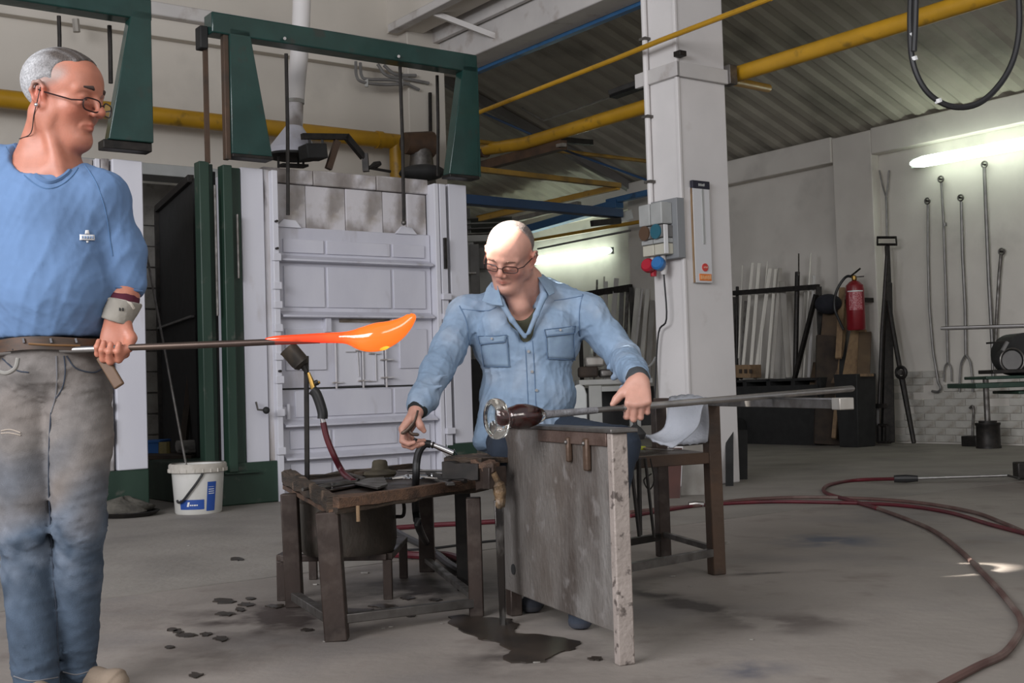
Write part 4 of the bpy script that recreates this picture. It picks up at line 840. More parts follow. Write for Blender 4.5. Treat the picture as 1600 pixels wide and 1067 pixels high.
tag(MB().tube(spline([PU(1008, 572, 10.8), PU(1014, 572, 10.8), PU(1020, 566, 10.8), PU(1024, 558, 10.8)], 4), .016, 8).build('pipe_hook', LWHITE), 'white curved hook sticking out beside the column', 'hook')
# pale machine and cabinet far left of the worker
t = thing('pale_cabinet', 'pale grey machine cabinet far back between furnace and worker', 'cabinet', PY(752, 640, 13)*np.array([1, 1, 0]))
pbox(722, 366, 780, 378, 13, .5, PALEM, 'top', t); pbox(724, 378, 740, 660, 13, .5, PALEM, 'side', t); pbox(742, 381, 748, 660, 12.95, .05, GREYF, 'pipe', t)
pbox(742, 380, 790, 660, 13.3, .2, PALEM, 'back', t); pbox(746, 386, 762, 420, 13.1, .1, GREYF, 'window', t); pbox(728, 425, 744, 428, 12.9, .1, WHITEB, 'bracket', t)
pbox(724, 560, 775, 700, 12.7, .5, BLACKM, 'lower_case', t)
t = thing('dark_shelving', 'dark shelving stacked with bars high on the far wall', 'shelving', PY(755, 360, 16))
for i in range(5): pbox(728, 338+i*8, 800, 342+i*8, 15.5, .5, (SOFF, PALEM, GREYF, STEELP, SOFF)[i], 'shelf_bar', t)
pbox(724, 325, 734, 640, 15.6, .2, GREYF, 'post', t)
# sheets leaning behind the bench at the column foot
def sheet(x0, y0, x1, y1, Y, mm, lb, dx=0):
    a = PY(x0, y1, Y)*np.array([1, 1, 0]); b = PY(x1, y1, Y)*np.array([1, 1, 0]); c = PY(x1+dx, y0, Y+.25); d_ = PY(x0+dx, y0, Y+.25); th_ = np.array([0, .015, 0])
    return tag(MB().hexa([a, b, b+th_, a+th_, d_, c, c+th_, d_+th_]).build('leaning_sheet', mm), lb, 'sheet')
sheet(1040, 700, 1062, 768, 8.1, mat('sheet_brown', (.12, .055, .045), (.08, .04, .035), rough=.5), 'reddish brown sheet leaning low behind the bench', 4)
sheet(1064, 690, 1100, 766, 8.3, STEELP, 'bright bent metal sheet leaning behind the bench', 4)
sheet(1134, 672, 1146, 757, 8.9, BLACKM, 'black strip leaning at the column foot', 0)
sheet(1153, 672, 1168, 750, 9.45, BLACKM, 'dark board leaning against the right side of the column foot', 0)

# ================================================================== hoses on the floor
def hose(name, pix, r, m, lb, n=8, par=None):
    P_ = [PZ(x, y, r) if len(q) == 2 else PZ(x, y, q[2]) for q in pix for x, y in [q[:2]]]
    return MB().tube(spline(P_, n), r, 8).build(name, m, par)
t = thing('air_hose', 'long dusty red air hose looping across the right of the floor to a lance', 'hose', PZ(1560, 900))
hose('hose', [(1400, 748, .04), (1340, 750), (1300, 756), (1287, 764), (1295, 772), (1330, 782), (1370, 794)], .013, HOSER, '', par=t)
hose('hose', [(1370, 794), (1420, 812), (1460, 830), (1500, 860), (1550, 910), (1580, 945), (1594, 965), (1595, 985), (1570, 1020), (1530, 1040), (1480, 1066), (1440, 1090)], .011, HOSED, '', par=t)
a = PZ(1397, 748, .04); b = PZ(1434, 747.5, .04); MB().tube([a, a+(b-a)*.5, b], [.026, .03, .022], 10).build('grip', RUBBER, t)
c = PZ(1575, 743, .05); MB().tube([b, c], .010, 8).build('lance_tube', STEEL, t)
MB().tube([c, PZ(1592, 747, .06)], .008, 8).build('lance_tip', BLACK, t)
c = PZ(1600, 750); tag(MB().bar(c-np.array([.06, 0, -.07]), c+np.array([.12, 0, .07]), .1, .12).build('small_stand', BLACK, bev=.01), 'small black block at the right edge beside the lance tip', 'block')
t = thing('air_hose', 'dark red hose pair running along the floor from behind the bench to the right edge', 'hose', PZ(1350, 780))
hose('hose', [(985, 800), (1040, 794), (1090, 790), (1160, 781), (1250, 777), (1350, 779), (1440, 786), (1520, 800), (1570, 818), (1625, 842)], .011, HOSED, '', par=t)
hose('hose', [(985, 806), (1040, 797), (1100, 789), (1200, 784), (1300, 785), (1400, 789), (1480, 800), (1550, 820), (1620, 838)], .011, HOSER, '', par=t)
a = PZ(1076, 789, .015); b = PZ(1099, 788, .015); MB().tube([a, a*.6+b*.4, b], [.02, .026, .018], 10).build('brass_coupling', STEEL, t)
t = thing('cable', 'red and black hoses on the floor behind the tool table legs', 'hose', PZ(690, 830))
hose('hose', [(600, 826), (640, 823), (680, 820), (720, 818), (790, 814), (860, 812)], .014, HOSER, '', par=t)
hose('hose', [(610, 865), (660, 868), (700, 868), (735, 880)], .018, HOSER, '', par=t)
hose('hose', [(560, 858), (610, 860), (680, 856), (760, 846), (860, 838)], .006, RUBBER, '', par=t)
hose('hose', [(618, 830, .02), (640, 842, .02), (672, 858, .02), (700, 880, .02), (720, 892, .02)], .018, RUBBER, '', par=t)
# puddles: dark wet spots
def blob(pix, name, lb, seed=1, sub=4, jit=.05, grp=None, cat='puddle', m=WET, z=.004):
    rn = random.Random(seed); pts = []; k = len(pix)
    P_ = [PZ(*p) for p in pix]
    for i in range(k):
        a, b = P_[i], P_[(i+1) % k]
        for j in range(sub): pts.append(a+(b-a)*j/sub+np.array([rn.uniform(-1, 1), rn.uniform(-1, 1), 0])*np.linalg.norm(b-a)*jit*2)
    pts = [p*np.array([1, 1, 0])+ZZ*.0005 for p in pts]
    return tag(MB().prism(pts, ZZ*z).build(name, m, smooth=False), lb, cat, grp)
blob([(700, 965), (720, 962), (760, 966), (800, 968), (810, 980), (800, 990), (850, 993), (905, 1003), (900, 1015), (870, 1022), (850, 1036), (800, 1037), (785, 1028), (800, 1018), (780, 1005), (750, 1000), (740, 994), (710, 982)], 'puddle', 'large dark wet puddle under the dripping pole beside the metal plate', 5, 4, .035)
sp_ = [(270, 985, 10, 3), (292, 993, 16, 3), (322, 992, 8, 3), (345, 999, 11, 4), (352, 960, 14, 3), (375, 953, 9, 3), (350, 940, 18, 4), (385, 945, 12, 3), (280, 988, 8, 3), (392, 936, 8, 2), (265, 1012, 8, 2), (305, 1056, 10, 4), (372, 874, 12, 2.5), (560, 955, 30, 4), (600, 948, 22, 3), (635, 935, 12, 3), (680, 938, 10, 2), (930, 1030, 12, 3), (430, 948, 14, 3), (640, 962, 12, 3), (480, 985, 10, 2)]
for i, (x, y, w_, h_) in enumerate(sp_):
    blob([(x-w_, y), (x-w_*.4, y-h_), (x+w_*.5, y-h_*.8), (x+w_, y+h_*.1), (x+w_*.3, y+h_), (x-w_*.6, y+h_*.7)], 'wet_spot', *((('small dark wet spot on the bare floor left of the tool table', 'wet spots left of the tool table') if x < 440 else ('small dark wet spot on the floor under or beside the tool table', 'wet spots under the tool table') if x < 800 else ('small dark wet spot between the puddle and the plate foot', 'wet spots by the plate'))[:1]), i, 3, .12, ('wet spots left of the tool table' if x < 440 else 'wet spots under the tool table') if x < 800 else None)
for i, (x, y) in enumerate(((430, 0), )): pass
for i, (x, y, s_) in enumerate([(1050, 901, .016), (1079, 917, .013), (838, 1036, .012), (492, 914, .02), (572, 896, .025), (610, 980, .012), (598, 982, .008), (232, 870, .01), (295, 853, .01), (510, 1003, .012), (1175, 1000, .01), (690, 975, .01), (1584, 788, .012)]):
    c = PZ(x, y); rn = random.Random(i); pts = [c+np.array([math.cos(a_)*rn.uniform(.6, 1.5), math.sin(a_)*rn.uniform(.4, 1), 0])*s_*.65+ZZ*.001 for a_ in np.linspace(0, 2*PI, 7)[:-1]]
    tag(MB().prism(pts, ZZ*s_*.25).build('glass_chip', STEELP, smooth=False), ('tiny pale glass chip on the floor to the right of the metal plate' if x > 1000 else 'tiny pale glass chip on the floor under or near the tool table' if x > 400 else 'tiny pale glass chip on the floor between standing man and tool table'), 'chip', ('glass chips right of the plate' if x > 1000 else 'glass chips near the tool table' if x > 400 else 'glass chips near the standing man'))
# ================================================================== glassmaker's bench
A0 = PZ(969, 1041); B0 = PZ(789, 960); dpl = nrm(A0-B0); npl = np.array([-dpl[1], dpl[0], 0])   # dpl: towards the camera, npl: away to the right
if npl[0] < 0: npl = -npl
LEN = float(np.linalg.norm(A0-B0)); ZTP = .655; TH = .046
bn = thing('glassmaker_bench', 'rusty steel bench with a big scuffed upright plate and a brown-legged far arm', 'bench', (A0+B0)/2)
def bp_(t, n, z): return A0-dpl*t+npl*n+ZZ*z     # t metres back from the near edge, n metres to the right of the plate face
def pb(t0, t1, n0, n1, z0, z1, m, name, par, bev=.004):
    return MB().hexa([bp_(t0, n0, z0), bp_(t0, n1, z0), bp_(t1, n1, z0), bp_(t1, n0, z0), bp_(t0, n0, z1), bp_(t0, n1, z1), bp_(t1, n1, z1), bp_(t1, n0, z1)]).build(name, m, par, bev=bev)
pl = pb(.03, LEN, .004, TH-.004, .085, ZTP-.01, PLATE, 'plate', bn)
pb(.0, .032, -.002, TH+.002, .0, ZTP-.012, PLATEE, 'plate_post', bn)
pb(LEN-.05, LEN, .004, TH, .0, .09, RUST, 'plate_foot', bn)
pb(-.012, LEN+.01, -.010, TH+.03, ZTP-.012, ZTP, STEELD, 'top_rail', bn, .003)
pb(.034, LEN*.60, -.004, .004, ZTP-.05, ZTP-.012, PLATET, 'top_band', bn, .002)
for t0, z0, w_ in ((.145, ZTP-.125, .028), (.275, ZTP-.105, .018)): pb(t0, t0+w_, -.014, .004, z0, ZTP-.03, RUST2, 'welded_strap', bn, .006)
for t0 in (.158, .283): MB().sphere(bp_(t0, -.014, ZTP-.045), .007, 8, 6).build('weld_bead', STEELD, bn)
hh = bp_(LEN-.085, .002, .165); MB().cyl(hh-npl*.001, hh+npl*.004, .018, n=16).build('hole', GAPM, pl)
# far arm
L1 = PZ(1120, 897); L2 = PZ(1037, 869)
zr_ = .695
MB().bar(L1, L1+ZZ*zr_, .058, .052, up=dpl).build('leg', RUST2, bn, bev=.004)
MB().bar(L2, L2+ZZ*zr_, .056, .050, up=dpl).build('leg', RUST, bn, bev=.004)
ra_ = L1+ZZ*zr_; re_ = PY(1306, 633, ra_[1]); 
dr_ = dpl; k_ = 1.0
MB().bar(L2+ZZ*(zr_+.0), L1+dr_*.02+ZZ*zr_, .05, .03).build('arm_rail', RUST2, bn, bev=.003)
tt = 1.08; q = ra_+nrm(np.array([.22, -.975, 0]))*tt
ddr = nrm(q-ra_)
MB().bar(ra_-ddr*.02, q, .045, .032).build('arm_rail', STEELD, bn, bev=.002); MB().bar(q-ddr*.85+ZZ*.016, q+ZZ*.016, .05, .004).build('rail_lip', CHROME, bn)
MB().bar(q-ddr*.005, q+ddr*.05, .05, .038).build('rail_end', STEELP, bn, bev=.003)
# seat board and lower rails
S1 = L1+ZZ*.49; S2 = L2+ZZ*.49
s3 = PZ(968, 716, .49); s4 = s3+(L2-L1)
MB().hexa([s3-ZZ*.012, S1-ZZ*.012, S2-ZZ*.012, s4-ZZ*.012, s3, S1, S2, s4]).build('seat_board', RUST, bn, bev=.003)
MB().bar(s3-ZZ*.02, S1-ZZ*.02, .04, .045).build('seat_rail', RUST2, bn, bev=.003)
MB().bar(s4-ZZ*.02, S2-ZZ*.02, .04, .045).build('seat_rail', RUST, bn, bev=.003)
MB().bar(L1+ZZ*.10, L2+ZZ*.10, .022, .022).build('lower_rail', STEELD, bn); MB().bar(L1+ZZ*.09, PZ(975, 888, .09), .03, .03).build('lower_rail', STEELD, bn)
MB().bar(L2+ZZ*.09, PZ(975, 848, .09), .03, .03).build('lower_rail', BLACK, bn)
MB().bar(L1+ZZ*.125+npl*.03-dpl*0, L1+ZZ*.125+npl*.045+dpl*.02, .03, .012).build('weld_tab', STEELP, bn)
# towel over the far arm
tw = thing('towel', 'pale grey-blue towel hanging over the far arm down onto the bench seat', 'towel', PZ(1045, 700, .5))
def cloth(rows, m, name, par, th=.006, k=6):
    R_ = [spline([np.array(p, float) for p in r], k) for r in rows]; cols_ = list(zip(*R_)); C2 = [spline(list(c), 4) for c in cols_]
    nr, nc = len(C2), len(C2[0]); mb = MB(); V_ = [p for c in C2 for p in c]
    V_ = [p+np.array([0, 0, .003*math.sin(9*i/nr*PI)]) for i, c in enumerate(C2) for p in c]
    mb.add(V_, [(i*nc+j, i*nc+j+1, (i+1)*nc+j+1, (i+1)*nc+j) for i in range(nr-1) for j in range(nc-1)])
    o = mb.build(name, m, par, ang=180); s_ = o.modifiers.new('solid', 'SOLIDIFY'); s_.thickness = th; s_.offset = 0; return o
Yt = 4.75
cloth([[PY(1046, 621, Yt), PY(1075, 617, Yt-.02), PY(1103, 622, Yt-.06)],
       [PY(1043, 640, Yt-.08), PY(1072, 640, Yt-.10), PY(1097, 640, Yt-.12)],
       [PY(1038, 668, Yt-.10), PY(1062, 672, Yt-.14), PY(1092, 664, Yt-.14)],
       [PY(1018, 680, Yt-.12), PY(1046, 690, Yt-.2), PY(1078, 680, Yt-.18)],
       [PY(1005, 679, Yt-.16), PY(1024, 690, Yt-.26), PY(1052, 700, Yt-.26)]], TOWEL, 'front_fall', tw)
cloth([[PY(1050, 620, Yt+.02), PY(1078, 617, Yt), PY(1105, 622, Yt)], [PY(1055, 660, Yt+.10), PY(1080, 662, Yt+.09), PY(1108, 660, Yt+.06)], [PY(1062, 694, Yt+.12), PY(1082, 694, Yt+.10), PY(1106, 690, Yt+.08)]], TOWEL, 'rear_fall', tw)
# tools on the seat board
kz = .505
t = thing('yellow_knife', 'yellow-handled knife lying on the bench seat behind the plate', 'knife', PZ(1000, 700, kz))
a = PZ(984, 698, kz+.004); b = PZ(1006, 700, kz+.004); c = PZ(1052, 703, kz)
MB().bar(a, b, .022, .016).build('handle', mat('knife_yellow', (.42, .44, .03), rough=.4), t, bev=.004); MB().bar(b, PZ(1016, 701, kz), .012, .008).build('ferrule', WOODP, t); MB().bar(b, c, .012, .003).build('blade', CHROME, t)
tag(MB().bar(PZ(1060, 696, kz), PZ(1100, 692, kz), .05, .006).build('file', BLACK), 'flat black file lying on the bench seat under the towel', 'file')
t = thing('round_paddle', 'round black paddle head standing behind the plate under the hand', 'paddle', PY(993, 690, 4.5))
g_ = PY(993, 678, 4.5); MB().lathe([(0, -.02), (.032, -.02), (.04, 0), (.025, .02), (.008, .035), (.008, .055), (0, .055)], g_, n=16).build('head', BLACKM, t)
t = thing('hanging_tongs', 'black iron tongs hanging below the bench seat behind the plate', 'tongs', PY(1005, 840, 4.5))
MB().tube([PY(998, 716, 4.5), PY(1000, 836, 4.5)], .009, 8).build('arm', BLACK, t); MB().tube([PY(1008, 716, 4.55), PY(1022, 840, 4.55)], .006, 8).build('arm', BLACK, t); MB().tube([PY(985, 716, 4.45), PY(999, 838, 4.45)], .007, 8).build('arm', BLACK, t)
t = thing('wire_whisk', 'bent wire tool hanging under the bench seat', 'wire', PY(1012, 760, 4.6))
MB().tube(spline([PY(1016, 716, 4.6), PY(1022, 750, 4.6), PY(1014, 765, 4.6), PY(1006, 750, 4.6), PY(1018, 740, 4.6)], 4), .003, 6).build('loop', BLACK, t)

# ================================================================== blowpipe with the clear disc
g0 = PY(848, 648, 3.80); g1 = PY(1333, 607, 4.40); dg = nrm(g1-g0)
pp = thing('blowpipe', 'long steel blowpipe resting on the bench arms, turned by the seated worker', 'pipe', g1)
Lg = float(np.linalg.norm(g1-g0))
MB().tube([g0, g0+dg*.03, g0+dg*.20], [.016, .0125, .0105], 16).build('frosted_end', mat('frosted_steel', (.30, .30, .32), (.16, .155, .16), rough=.6, metal=.4, scale=30, bump=.4, bscale=200), pp)
MB().tube([g0+dg*.20, g0+dg*.36], .0095, 16).build('middle', STEELD, pp)
MB().tube([g0+dg*.30, g0+dg*(Lg*.995), g1], [.0115, .0115, .009], 16).build('tube', STEEL, pp)
gl = mat('clear_glass', (.98, .98, .93), rough=.02, trans=1.0, ior=1.5)
glr = mat('red_core_glass', (.075, .003, .003), (.03, .002, .002), rough=.15, scale=60, coat=1.0)
gd = thing('clear_glass_piece', 'thick clear glass disc with a deep red core stuck on the end of the blowpipe', 'glass', g0-dg*.1-ZZ*.06)
ce = PY(772, 653.5, 3.74); ce = g0-dg*(float((g0-ce)@dg)); dk_ = .0
up_ = ce-ZZ*.0
MB().lathe([(.0, .012), (.020, .010), (.030, .004), (.050, -.010), (.0615, -.002), (.0645, .010), (.0615, .026), (.048, .034), (.034, .038), (.030, .046), (.033, .060), (.040, .085), (.040, .115), (.032, .145), (.022, .170), (.013, .185), (0, .186)][::1], ce-dg*.012, ax=dg, n=56, cap=False).build('glass_body', gl, gd, ang=60)
MB().lathe([(0, .026), (.012, .028), (.019, .034), (.020, .040), (.016, .046), (.014, .050), (.024, .060), (.034, .085), (.034, .115), (.026, .142), (.015, .160), (0, .165)], ce-dg*.012, ax=dg, n=40, cap=False).build('red_core', glr, gd, ang=60)
rn = random.Random(4)
bb_ = MB()
for k in range(26):
    h = rn.uniform(.055, .115); a_ = rn.uniform(0, 2*PI); x_ = nrm(np.cross(dg, ZZ)); y_ = np.cross(x_, dg); bb_.sphere(ce+dg*(h-.012)+(x_*math.cos(a_)+y_*math.sin(a_))*.0312, rn.uniform(.0008, .0018), 8, 6)
bb_.build('air_bubbles', CHROME, gd, kind='stuff')

# ================================================================== hot gather on the standing man's rod
YH = 3.17
rd = thing('gathering_rod', 'long iron rod held level across the picture by the standing man', 'rod', PY(200, 560, YH))
rp = [PY(-60, 552, YH), PY(80, 548, YH), PY(185, 543.5, YH), PY(310, 539, YH), PY(430, 534, YH)]
MB().tube(rp[:3], .0085, 14).build('polished_part', STEEL, rd)
MB().tube(rp[2:], [.0085, .0095, .0085], 14).build('dark_part', mat('scaled_iron', (.13, .095, .075), (.07, .05, .045), rough=.4, metal=.8, scale=25, stretch=(.2, 1, 1)), rd)
MB().tube([rp[4], PY(500, 531.5, YH)], [.0085, .0085], 14).build('hot_end', mat('hot_end_iron', (.09, .05, .045), rough=.4, metal=.6, emit=(1, .05, .01), estr=.12), rd)
def hotmat(name, a, b, c, x0, x1, st):
    m = mat(name, (.55, .06, .01), rough=.12, coat=1.0); nt = m.node_tree; N = nt.nodes; L = nt.links; bs = N['Principled BSDF']
    tc = N.new('ShaderNodeTexCoord'); n = N.new('ShaderNodeTexNoise'); n.inputs['Scale'].default_value = 14; n.inputs['Detail'].default_value = 2
    L.new(tc.outputs['Object'], n.inputs[0]); sx = N.new('ShaderNodeSeparateXYZ'); L.new(tc.outputs['Object'], sx.inputs[0])
    mr = N.new('ShaderNodeMapRange'); mr.inputs[1].default_value = x0; mr.inputs[2].default_value = x1; L.new(sx.outputs[0], mr.inputs[0])
    ad = N.new('ShaderNodeMath'); ad.operation = 'MULTIPLY_ADD'; L.new(n.outputs[0], ad.inputs[0]); ad.inputs[1].default_value = .7; L.new(mr.outputs[0], ad.inputs[2])
    cr = N.new('ShaderNodeValToRGB'); e = cr.color_ramp.elements; e[0].position = .04; e[0].color = (a[0]*.08, a[1]*.15, a[2]*.3, 1); qq = e.new(.33); qq.color = (*a, 1); e[len(e)-1].position = 1.0; e[len(e)-1].color = (*c, 1); q = e.new(.62); q.color = (*b, 1)
    sb_ = N.new('ShaderNodeMath'); sb_.operation = 'SUBTRACT'; L.new(ad.outputs[0], sb_.inputs[0]); sb_.inputs[1].default_value = .22
    L.new(sb_.outputs[0], cr.inputs[0]); L.new(cr.outputs[0], bs.inputs['Emission Color']); bs.inputs['Emission Strength'].default_value = st
    return m
ga = thing('hot_glass_gather', 'glowing orange molten glass with an upturned tip on the end of the rod', 'glass', PY(600, 552, YH))
HOT = hotmat('molten_glass', (.80, .022, .008), (1.0, .062, .008), (1.0, .17, .012), -.12, .10, 1.15)
gp = [(415, 530.5, 2.5), (432, 530, 5.5), (470, 529, 7.0), (505, 528, 8.0), (535, 527.5, 9), (548, 528, 12), (560, 529, 17), (575, 529, 21), (592, 526, 22.5), (608, 521, 20), (622, 514, 16.5), (633, 506, 12.5), (640, 499, 9.5), (644, 494, 7), (645, 490, 3)]
gpts = spline([np.array([x, y, r]) for x, y, r in gp], 5)
MB().tube([PY(p[0], p[1], YH-.005*(i > 20)) for i, p in enumerate(gpts)], [p[2]/1875*YH for p in gpts], 28).build('gather', HOT, ga, ang=80)
# drop hanging a little hotter near the underside
MB().sphere(PY(596, 538, YH-.012), .022, 20, 14, (1.1, .8, .75)).build('hot_core', hotmat('molten_core', (1, .12, .01), (1, .35, .02), (1, .6, .05), -.03, .03, 1.3), ga, ang=80)

# ================================================================== tool table
TA = PZ(527, 1000); TB = PZ(461, 948); TC = PZ(745, 962); TE = PZ(668, 893); TD = PZ(727, 922)
tb = thing('tool_table', 'low charred table with heavy rusty steel legs, covered in glassmaking tools', 'table', (TA+TC)/2)
zt4 = .405
def leg(p, w_, d_, z1, m, par=tb, lean_=(0, 0)): return MB().bar(p, p+np.array([lean_[0], lean_[1], z1]), w_, d_, up=(0, 1, 0)).build('leg', m, par, bev=.004)
leg(TA, .072, .06, zt4, RUST, lean_=(-.02, 0)); leg(TB, .062, .05, zt4+.01, RUST, lean_=(-.01, 0)); leg(TC, .05, .05, zt4, RUST); leg(TD, .06, .04, zt4, BLACK); leg(TE, .066, .05, zt4, RUST, lean_=(.0, 0))
MB().bar(TA+ZZ*.055, TB+ZZ*.04, .035, .03).build('lower_rail', STEELD, tb, bev=.003); MB().bar(TA+ZZ*.065, TC+ZZ*.045, .03, .03).build('lower_rail', STEELD, tb, bev=.003)
MB().bar(TC+ZZ*.06, TE+ZZ*.05, .03, .02).build('lower_rail', STEELD, tb, bev=.003)
P1 = PZ(447, 752, zt4+.03); P2 = PZ(520, 785, zt4+.03); P3 = PZ(757, 753, zt4+.03); P4 = P1+(P3-P2)*.98
MB().hexa([p-ZZ*.03 for p in (P2, P3, P4, P1)]+[P2, P3, P4, P1]).build('table_plate', RUST, tb, bev=.004)
def plank(a, b, w_, h_, m, rough_=.01, seed=0, name='edge_board', par=tb, n=9):
    rr = random.Random(seed); mb = MB(); a = np.array(a, float); b = np.array(b, float); d = nrm(b-a); x = nrm(np.cross(d, ZZ)); y = ZZ; V_ = []
    for i in range(n+1):
        c = a+(b-a)*i/n
        for sx, sy in ((-1, -1), (1, -1), (1, 1), (-1, 1)):
            V_.append(c+x*(sx*w_/2+rr.uniform(-rough_, rough_)*.6)+y*(sy*h_/2+rr.uniform(-rough_, rough_)))
    F_ = [(3, 2, 1, 0), tuple(4*n+k for k in range(4))]+[(4*i+k, 4*i+(k+1) % 4, 4*i+4+(k+1) % 4, 4*i+4+k) for i in range(n) for k in range(4)]
    mb.add(V_, F_); return mb.build(name, m, par, bev=.002)
plank(P2+ZZ*.0, P3+ZZ*.0, .05, .034, WOODR, .005, 1); plank(P2-ZZ*.024, P3-ZZ*.02, .04, .018, WOODC, .006, 2)
plank(P1+ZZ*.02, P2+ZZ*.0, .035, .05, WOODC, .007, 3); plank(P1-ZZ*.02, P2-ZZ*.03, .03, .016, WOODR, .003, 4); plank(P1+(P2-P1)*.02+ZZ*.02, P1+(P2-P1)*.33+ZZ*.02, .03, .06, WOODC, .006, 44)
plank(P1+(P4-P1)*.1, P4, .04, .03, WOODC, .005, 5)
MB().cyl(PZ(559, 790, .42)-ZZ*.05, PZ(559, 790, .42), .006, n=8).build('drip_nail', WOODP, tb)
ztt = zt4+.033
# tools on the table (each its own thing)
def tz(x, y, dz=0): return PZ(x, y, ztt+dz)
def flat(pts, h, m, name, lb, cat='tool', dz=.002): return tag(MB().prism([tz(x, y, dz) for x, y in pts], ZZ*h).build(name, m, bev=.001), lb, cat)
flat([(490, 773), (560, 760), (583, 752), (540, 748), (500, 756), (480, 764)], .006, RUST, 'steel_plate', 'rusty flat steel plate lying on the left half of the tool table', 'plate')
flat([(553, 757), (575, 750), (600, 748), (606, 759), (590, 765)], .008, STEELD, 'steel_offcut', 'grey pointed steel offcut lying in front of the hat-shaped block', 'plate', .01)
flat([(478, 757), (560, 750), (560, 753), (482, 761)], .008, BLACK, 'flat_file', 'long black flat file lying at the left back of the tool table', 'file', .01)
def shears(p, q, spread, m, name, lb, r=.006):
    a = tz(*p, .016); b = tz(*q, .016); d = b-a; n_ = nrm(np.cross(d, ZZ)); t = thing(name, lb, 'shears', (a+b)/2-ZZ*.01)
    mid = a+d*.45
    MB().tube([a+n_*spread, mid, b+n_*.008], [r, r*1.3, r*.5], 8).build('blade_arm', m, t); MB().tube([a-n_*spread, mid+ZZ*.006, b-n_*.008+ZZ*.004], [r, r*1.3, r*.5], 8).build('blade_arm', m, t)
    MB().cyl(mid-ZZ*.006, mid+ZZ*.012, r*1.5, n=10).build('pivot', CHROME, t); return t
shears((480, 765), (560, 753), .02, STEELD, 'iron_shears', 'dark iron shears lying open at the left of the tool table')
shears((715, 752), (640, 737), .03, BLACK, 'iron_shears', 'long black shears lying across the right half of the tool table', .008)
shears((610, 748), (668, 744), .012, CHROME, 'steel_shears', 'bright steel shears shining in front of the hat-shaped block', .005)
tg = thing('steel_tongs', 'long polished tongs lying at the right back of the tool table', 'tongs', tz(680, 742))
MB().tube([tz(622, 735, .03), tz(715, 736, .035)], [.003, .006], 8).build('arm', STEEL, tg); MB().tube([tz(640, 739, .02), tz(715, 741, .03)], [.003, .006], 8).build('arm', STEEL, tg)
tag(MB().bar(tz(664, 739, .012), tz(705, 757, .012), .045, .01, w2=.03).build('steel_wedge', STEELD, bev=.003), 'broad dull steel blade lying diagonally at the right of the tool table', 'blade')
t = thing('ring_pliers', 'bright ring-handled pliers on the tool table beside the black shears', 'pliers', tz(648, 747))
for dx in (0, 12): 
    c = tz(640+dx, 747, .016); m = MB(); m.tube([c+np.array([math.cos(a_)*.022, math.sin(a_)*.022, 0]) for a_ in np.linspace(0, 2*PI, 13)[:-1]], .004, 6, closed=True); m.build('handle_ring', CHROME, t)
MB().tube([tz(655, 746, .016), tz(690, 748, .016)], [.006, .003], 8).build('jaw', CHROME, t)
# hat-shaped block
hc = tz(594, 747, .0)+ZZ*.0; sc_ = 4.3/1875
t = thing('hat_shaped_block', 'olive-brown felt hat shape with a flat brim lying on the tool table', 'block', hc)
MB().lathe([(0, 0), (.055, .0), (.066, .012), (.062, .022), (.045, .026), (.034, .030), (.031, .045), (.030, .058), (.024, .066), (0, .069)], hc+ZZ*.005, n=32, cap=False).build('brim_and_crown', OLIVE, t)
tag(MB().bar(tz(560, 741, .012), tz(575, 737, .014), .04, .02).build('wood_offcut', WOODC, bev=.004), 'small charred wood offcut behind the hat-shaped block', 'block')
tag(MB().tube([tz(538, 741, .022), tz(568, 750, .012)], .012, 10).build('pipe_stub', STEELD), 'short grey tube at the end of the red torch hose on the table', 'tube')
# torch on its stand
Yr = float(tz(480, 752)[1])
tag(MB().bar(PY(480, 754, Yr), PY(478.5, 556, Yr), .018, .018).build('stand_rod', BLACK, bev=.002), 'upright dark square rod on the table holding the gas torch', 'rod')
to = thing('gas_torch', 'gas torch with a scorched burner cup, brass valve and black grip clipped to the rod', 'torch', PY(490, 700, Yr))
def TP(x, y): return PY(x, y, Yr-.03)
MB().lathe([(.0, 0), (.024, 0), (.034, .012), (.034, .020), (.036, .025), (.036, .085), (.038, .092), (.034, .092), (.031, .03), (0, .026)], TP(474, 572), ax=TP(454, 549)-TP(474, 572), n=28, cap=False).build('burner_cup', BURN, to)
MB().tube([TP(474, 572), TP(480, 582)], [.014, .008], 10).build('neck', BLACK, to)
MB().tube([TP(482, 582), TP(486, 594), TP(490, 607)], [.006, .010, .012], 10).build('valve_tube', BRASS, to)
MB().tube([TP(486, 602), TP(500, 597)], .006, 8).build('valve_stem', BRASS, to); MB().tube([TP(492, 599), TP(497, 597)], .011, 10).build('valve_knob', BLACK, to)
MB().tube(spline([TP(488, 609), TP(494, 615), TP(500, 630), TP(504, 645), TP(504, 654)], 5), .020, 14).build('grip', RUBBER, to)
MB().tube([TP(504, 654), TP(506, 664)], .010, 10).build('hose_clip', CHROME, to)
MB().tube(spline([TP(505, 660), TP(511, 685), TP(522, 712), TP(536, 738), tz(552, 752, .014)], 6), .012, 10).build('hose', HOSER, to)
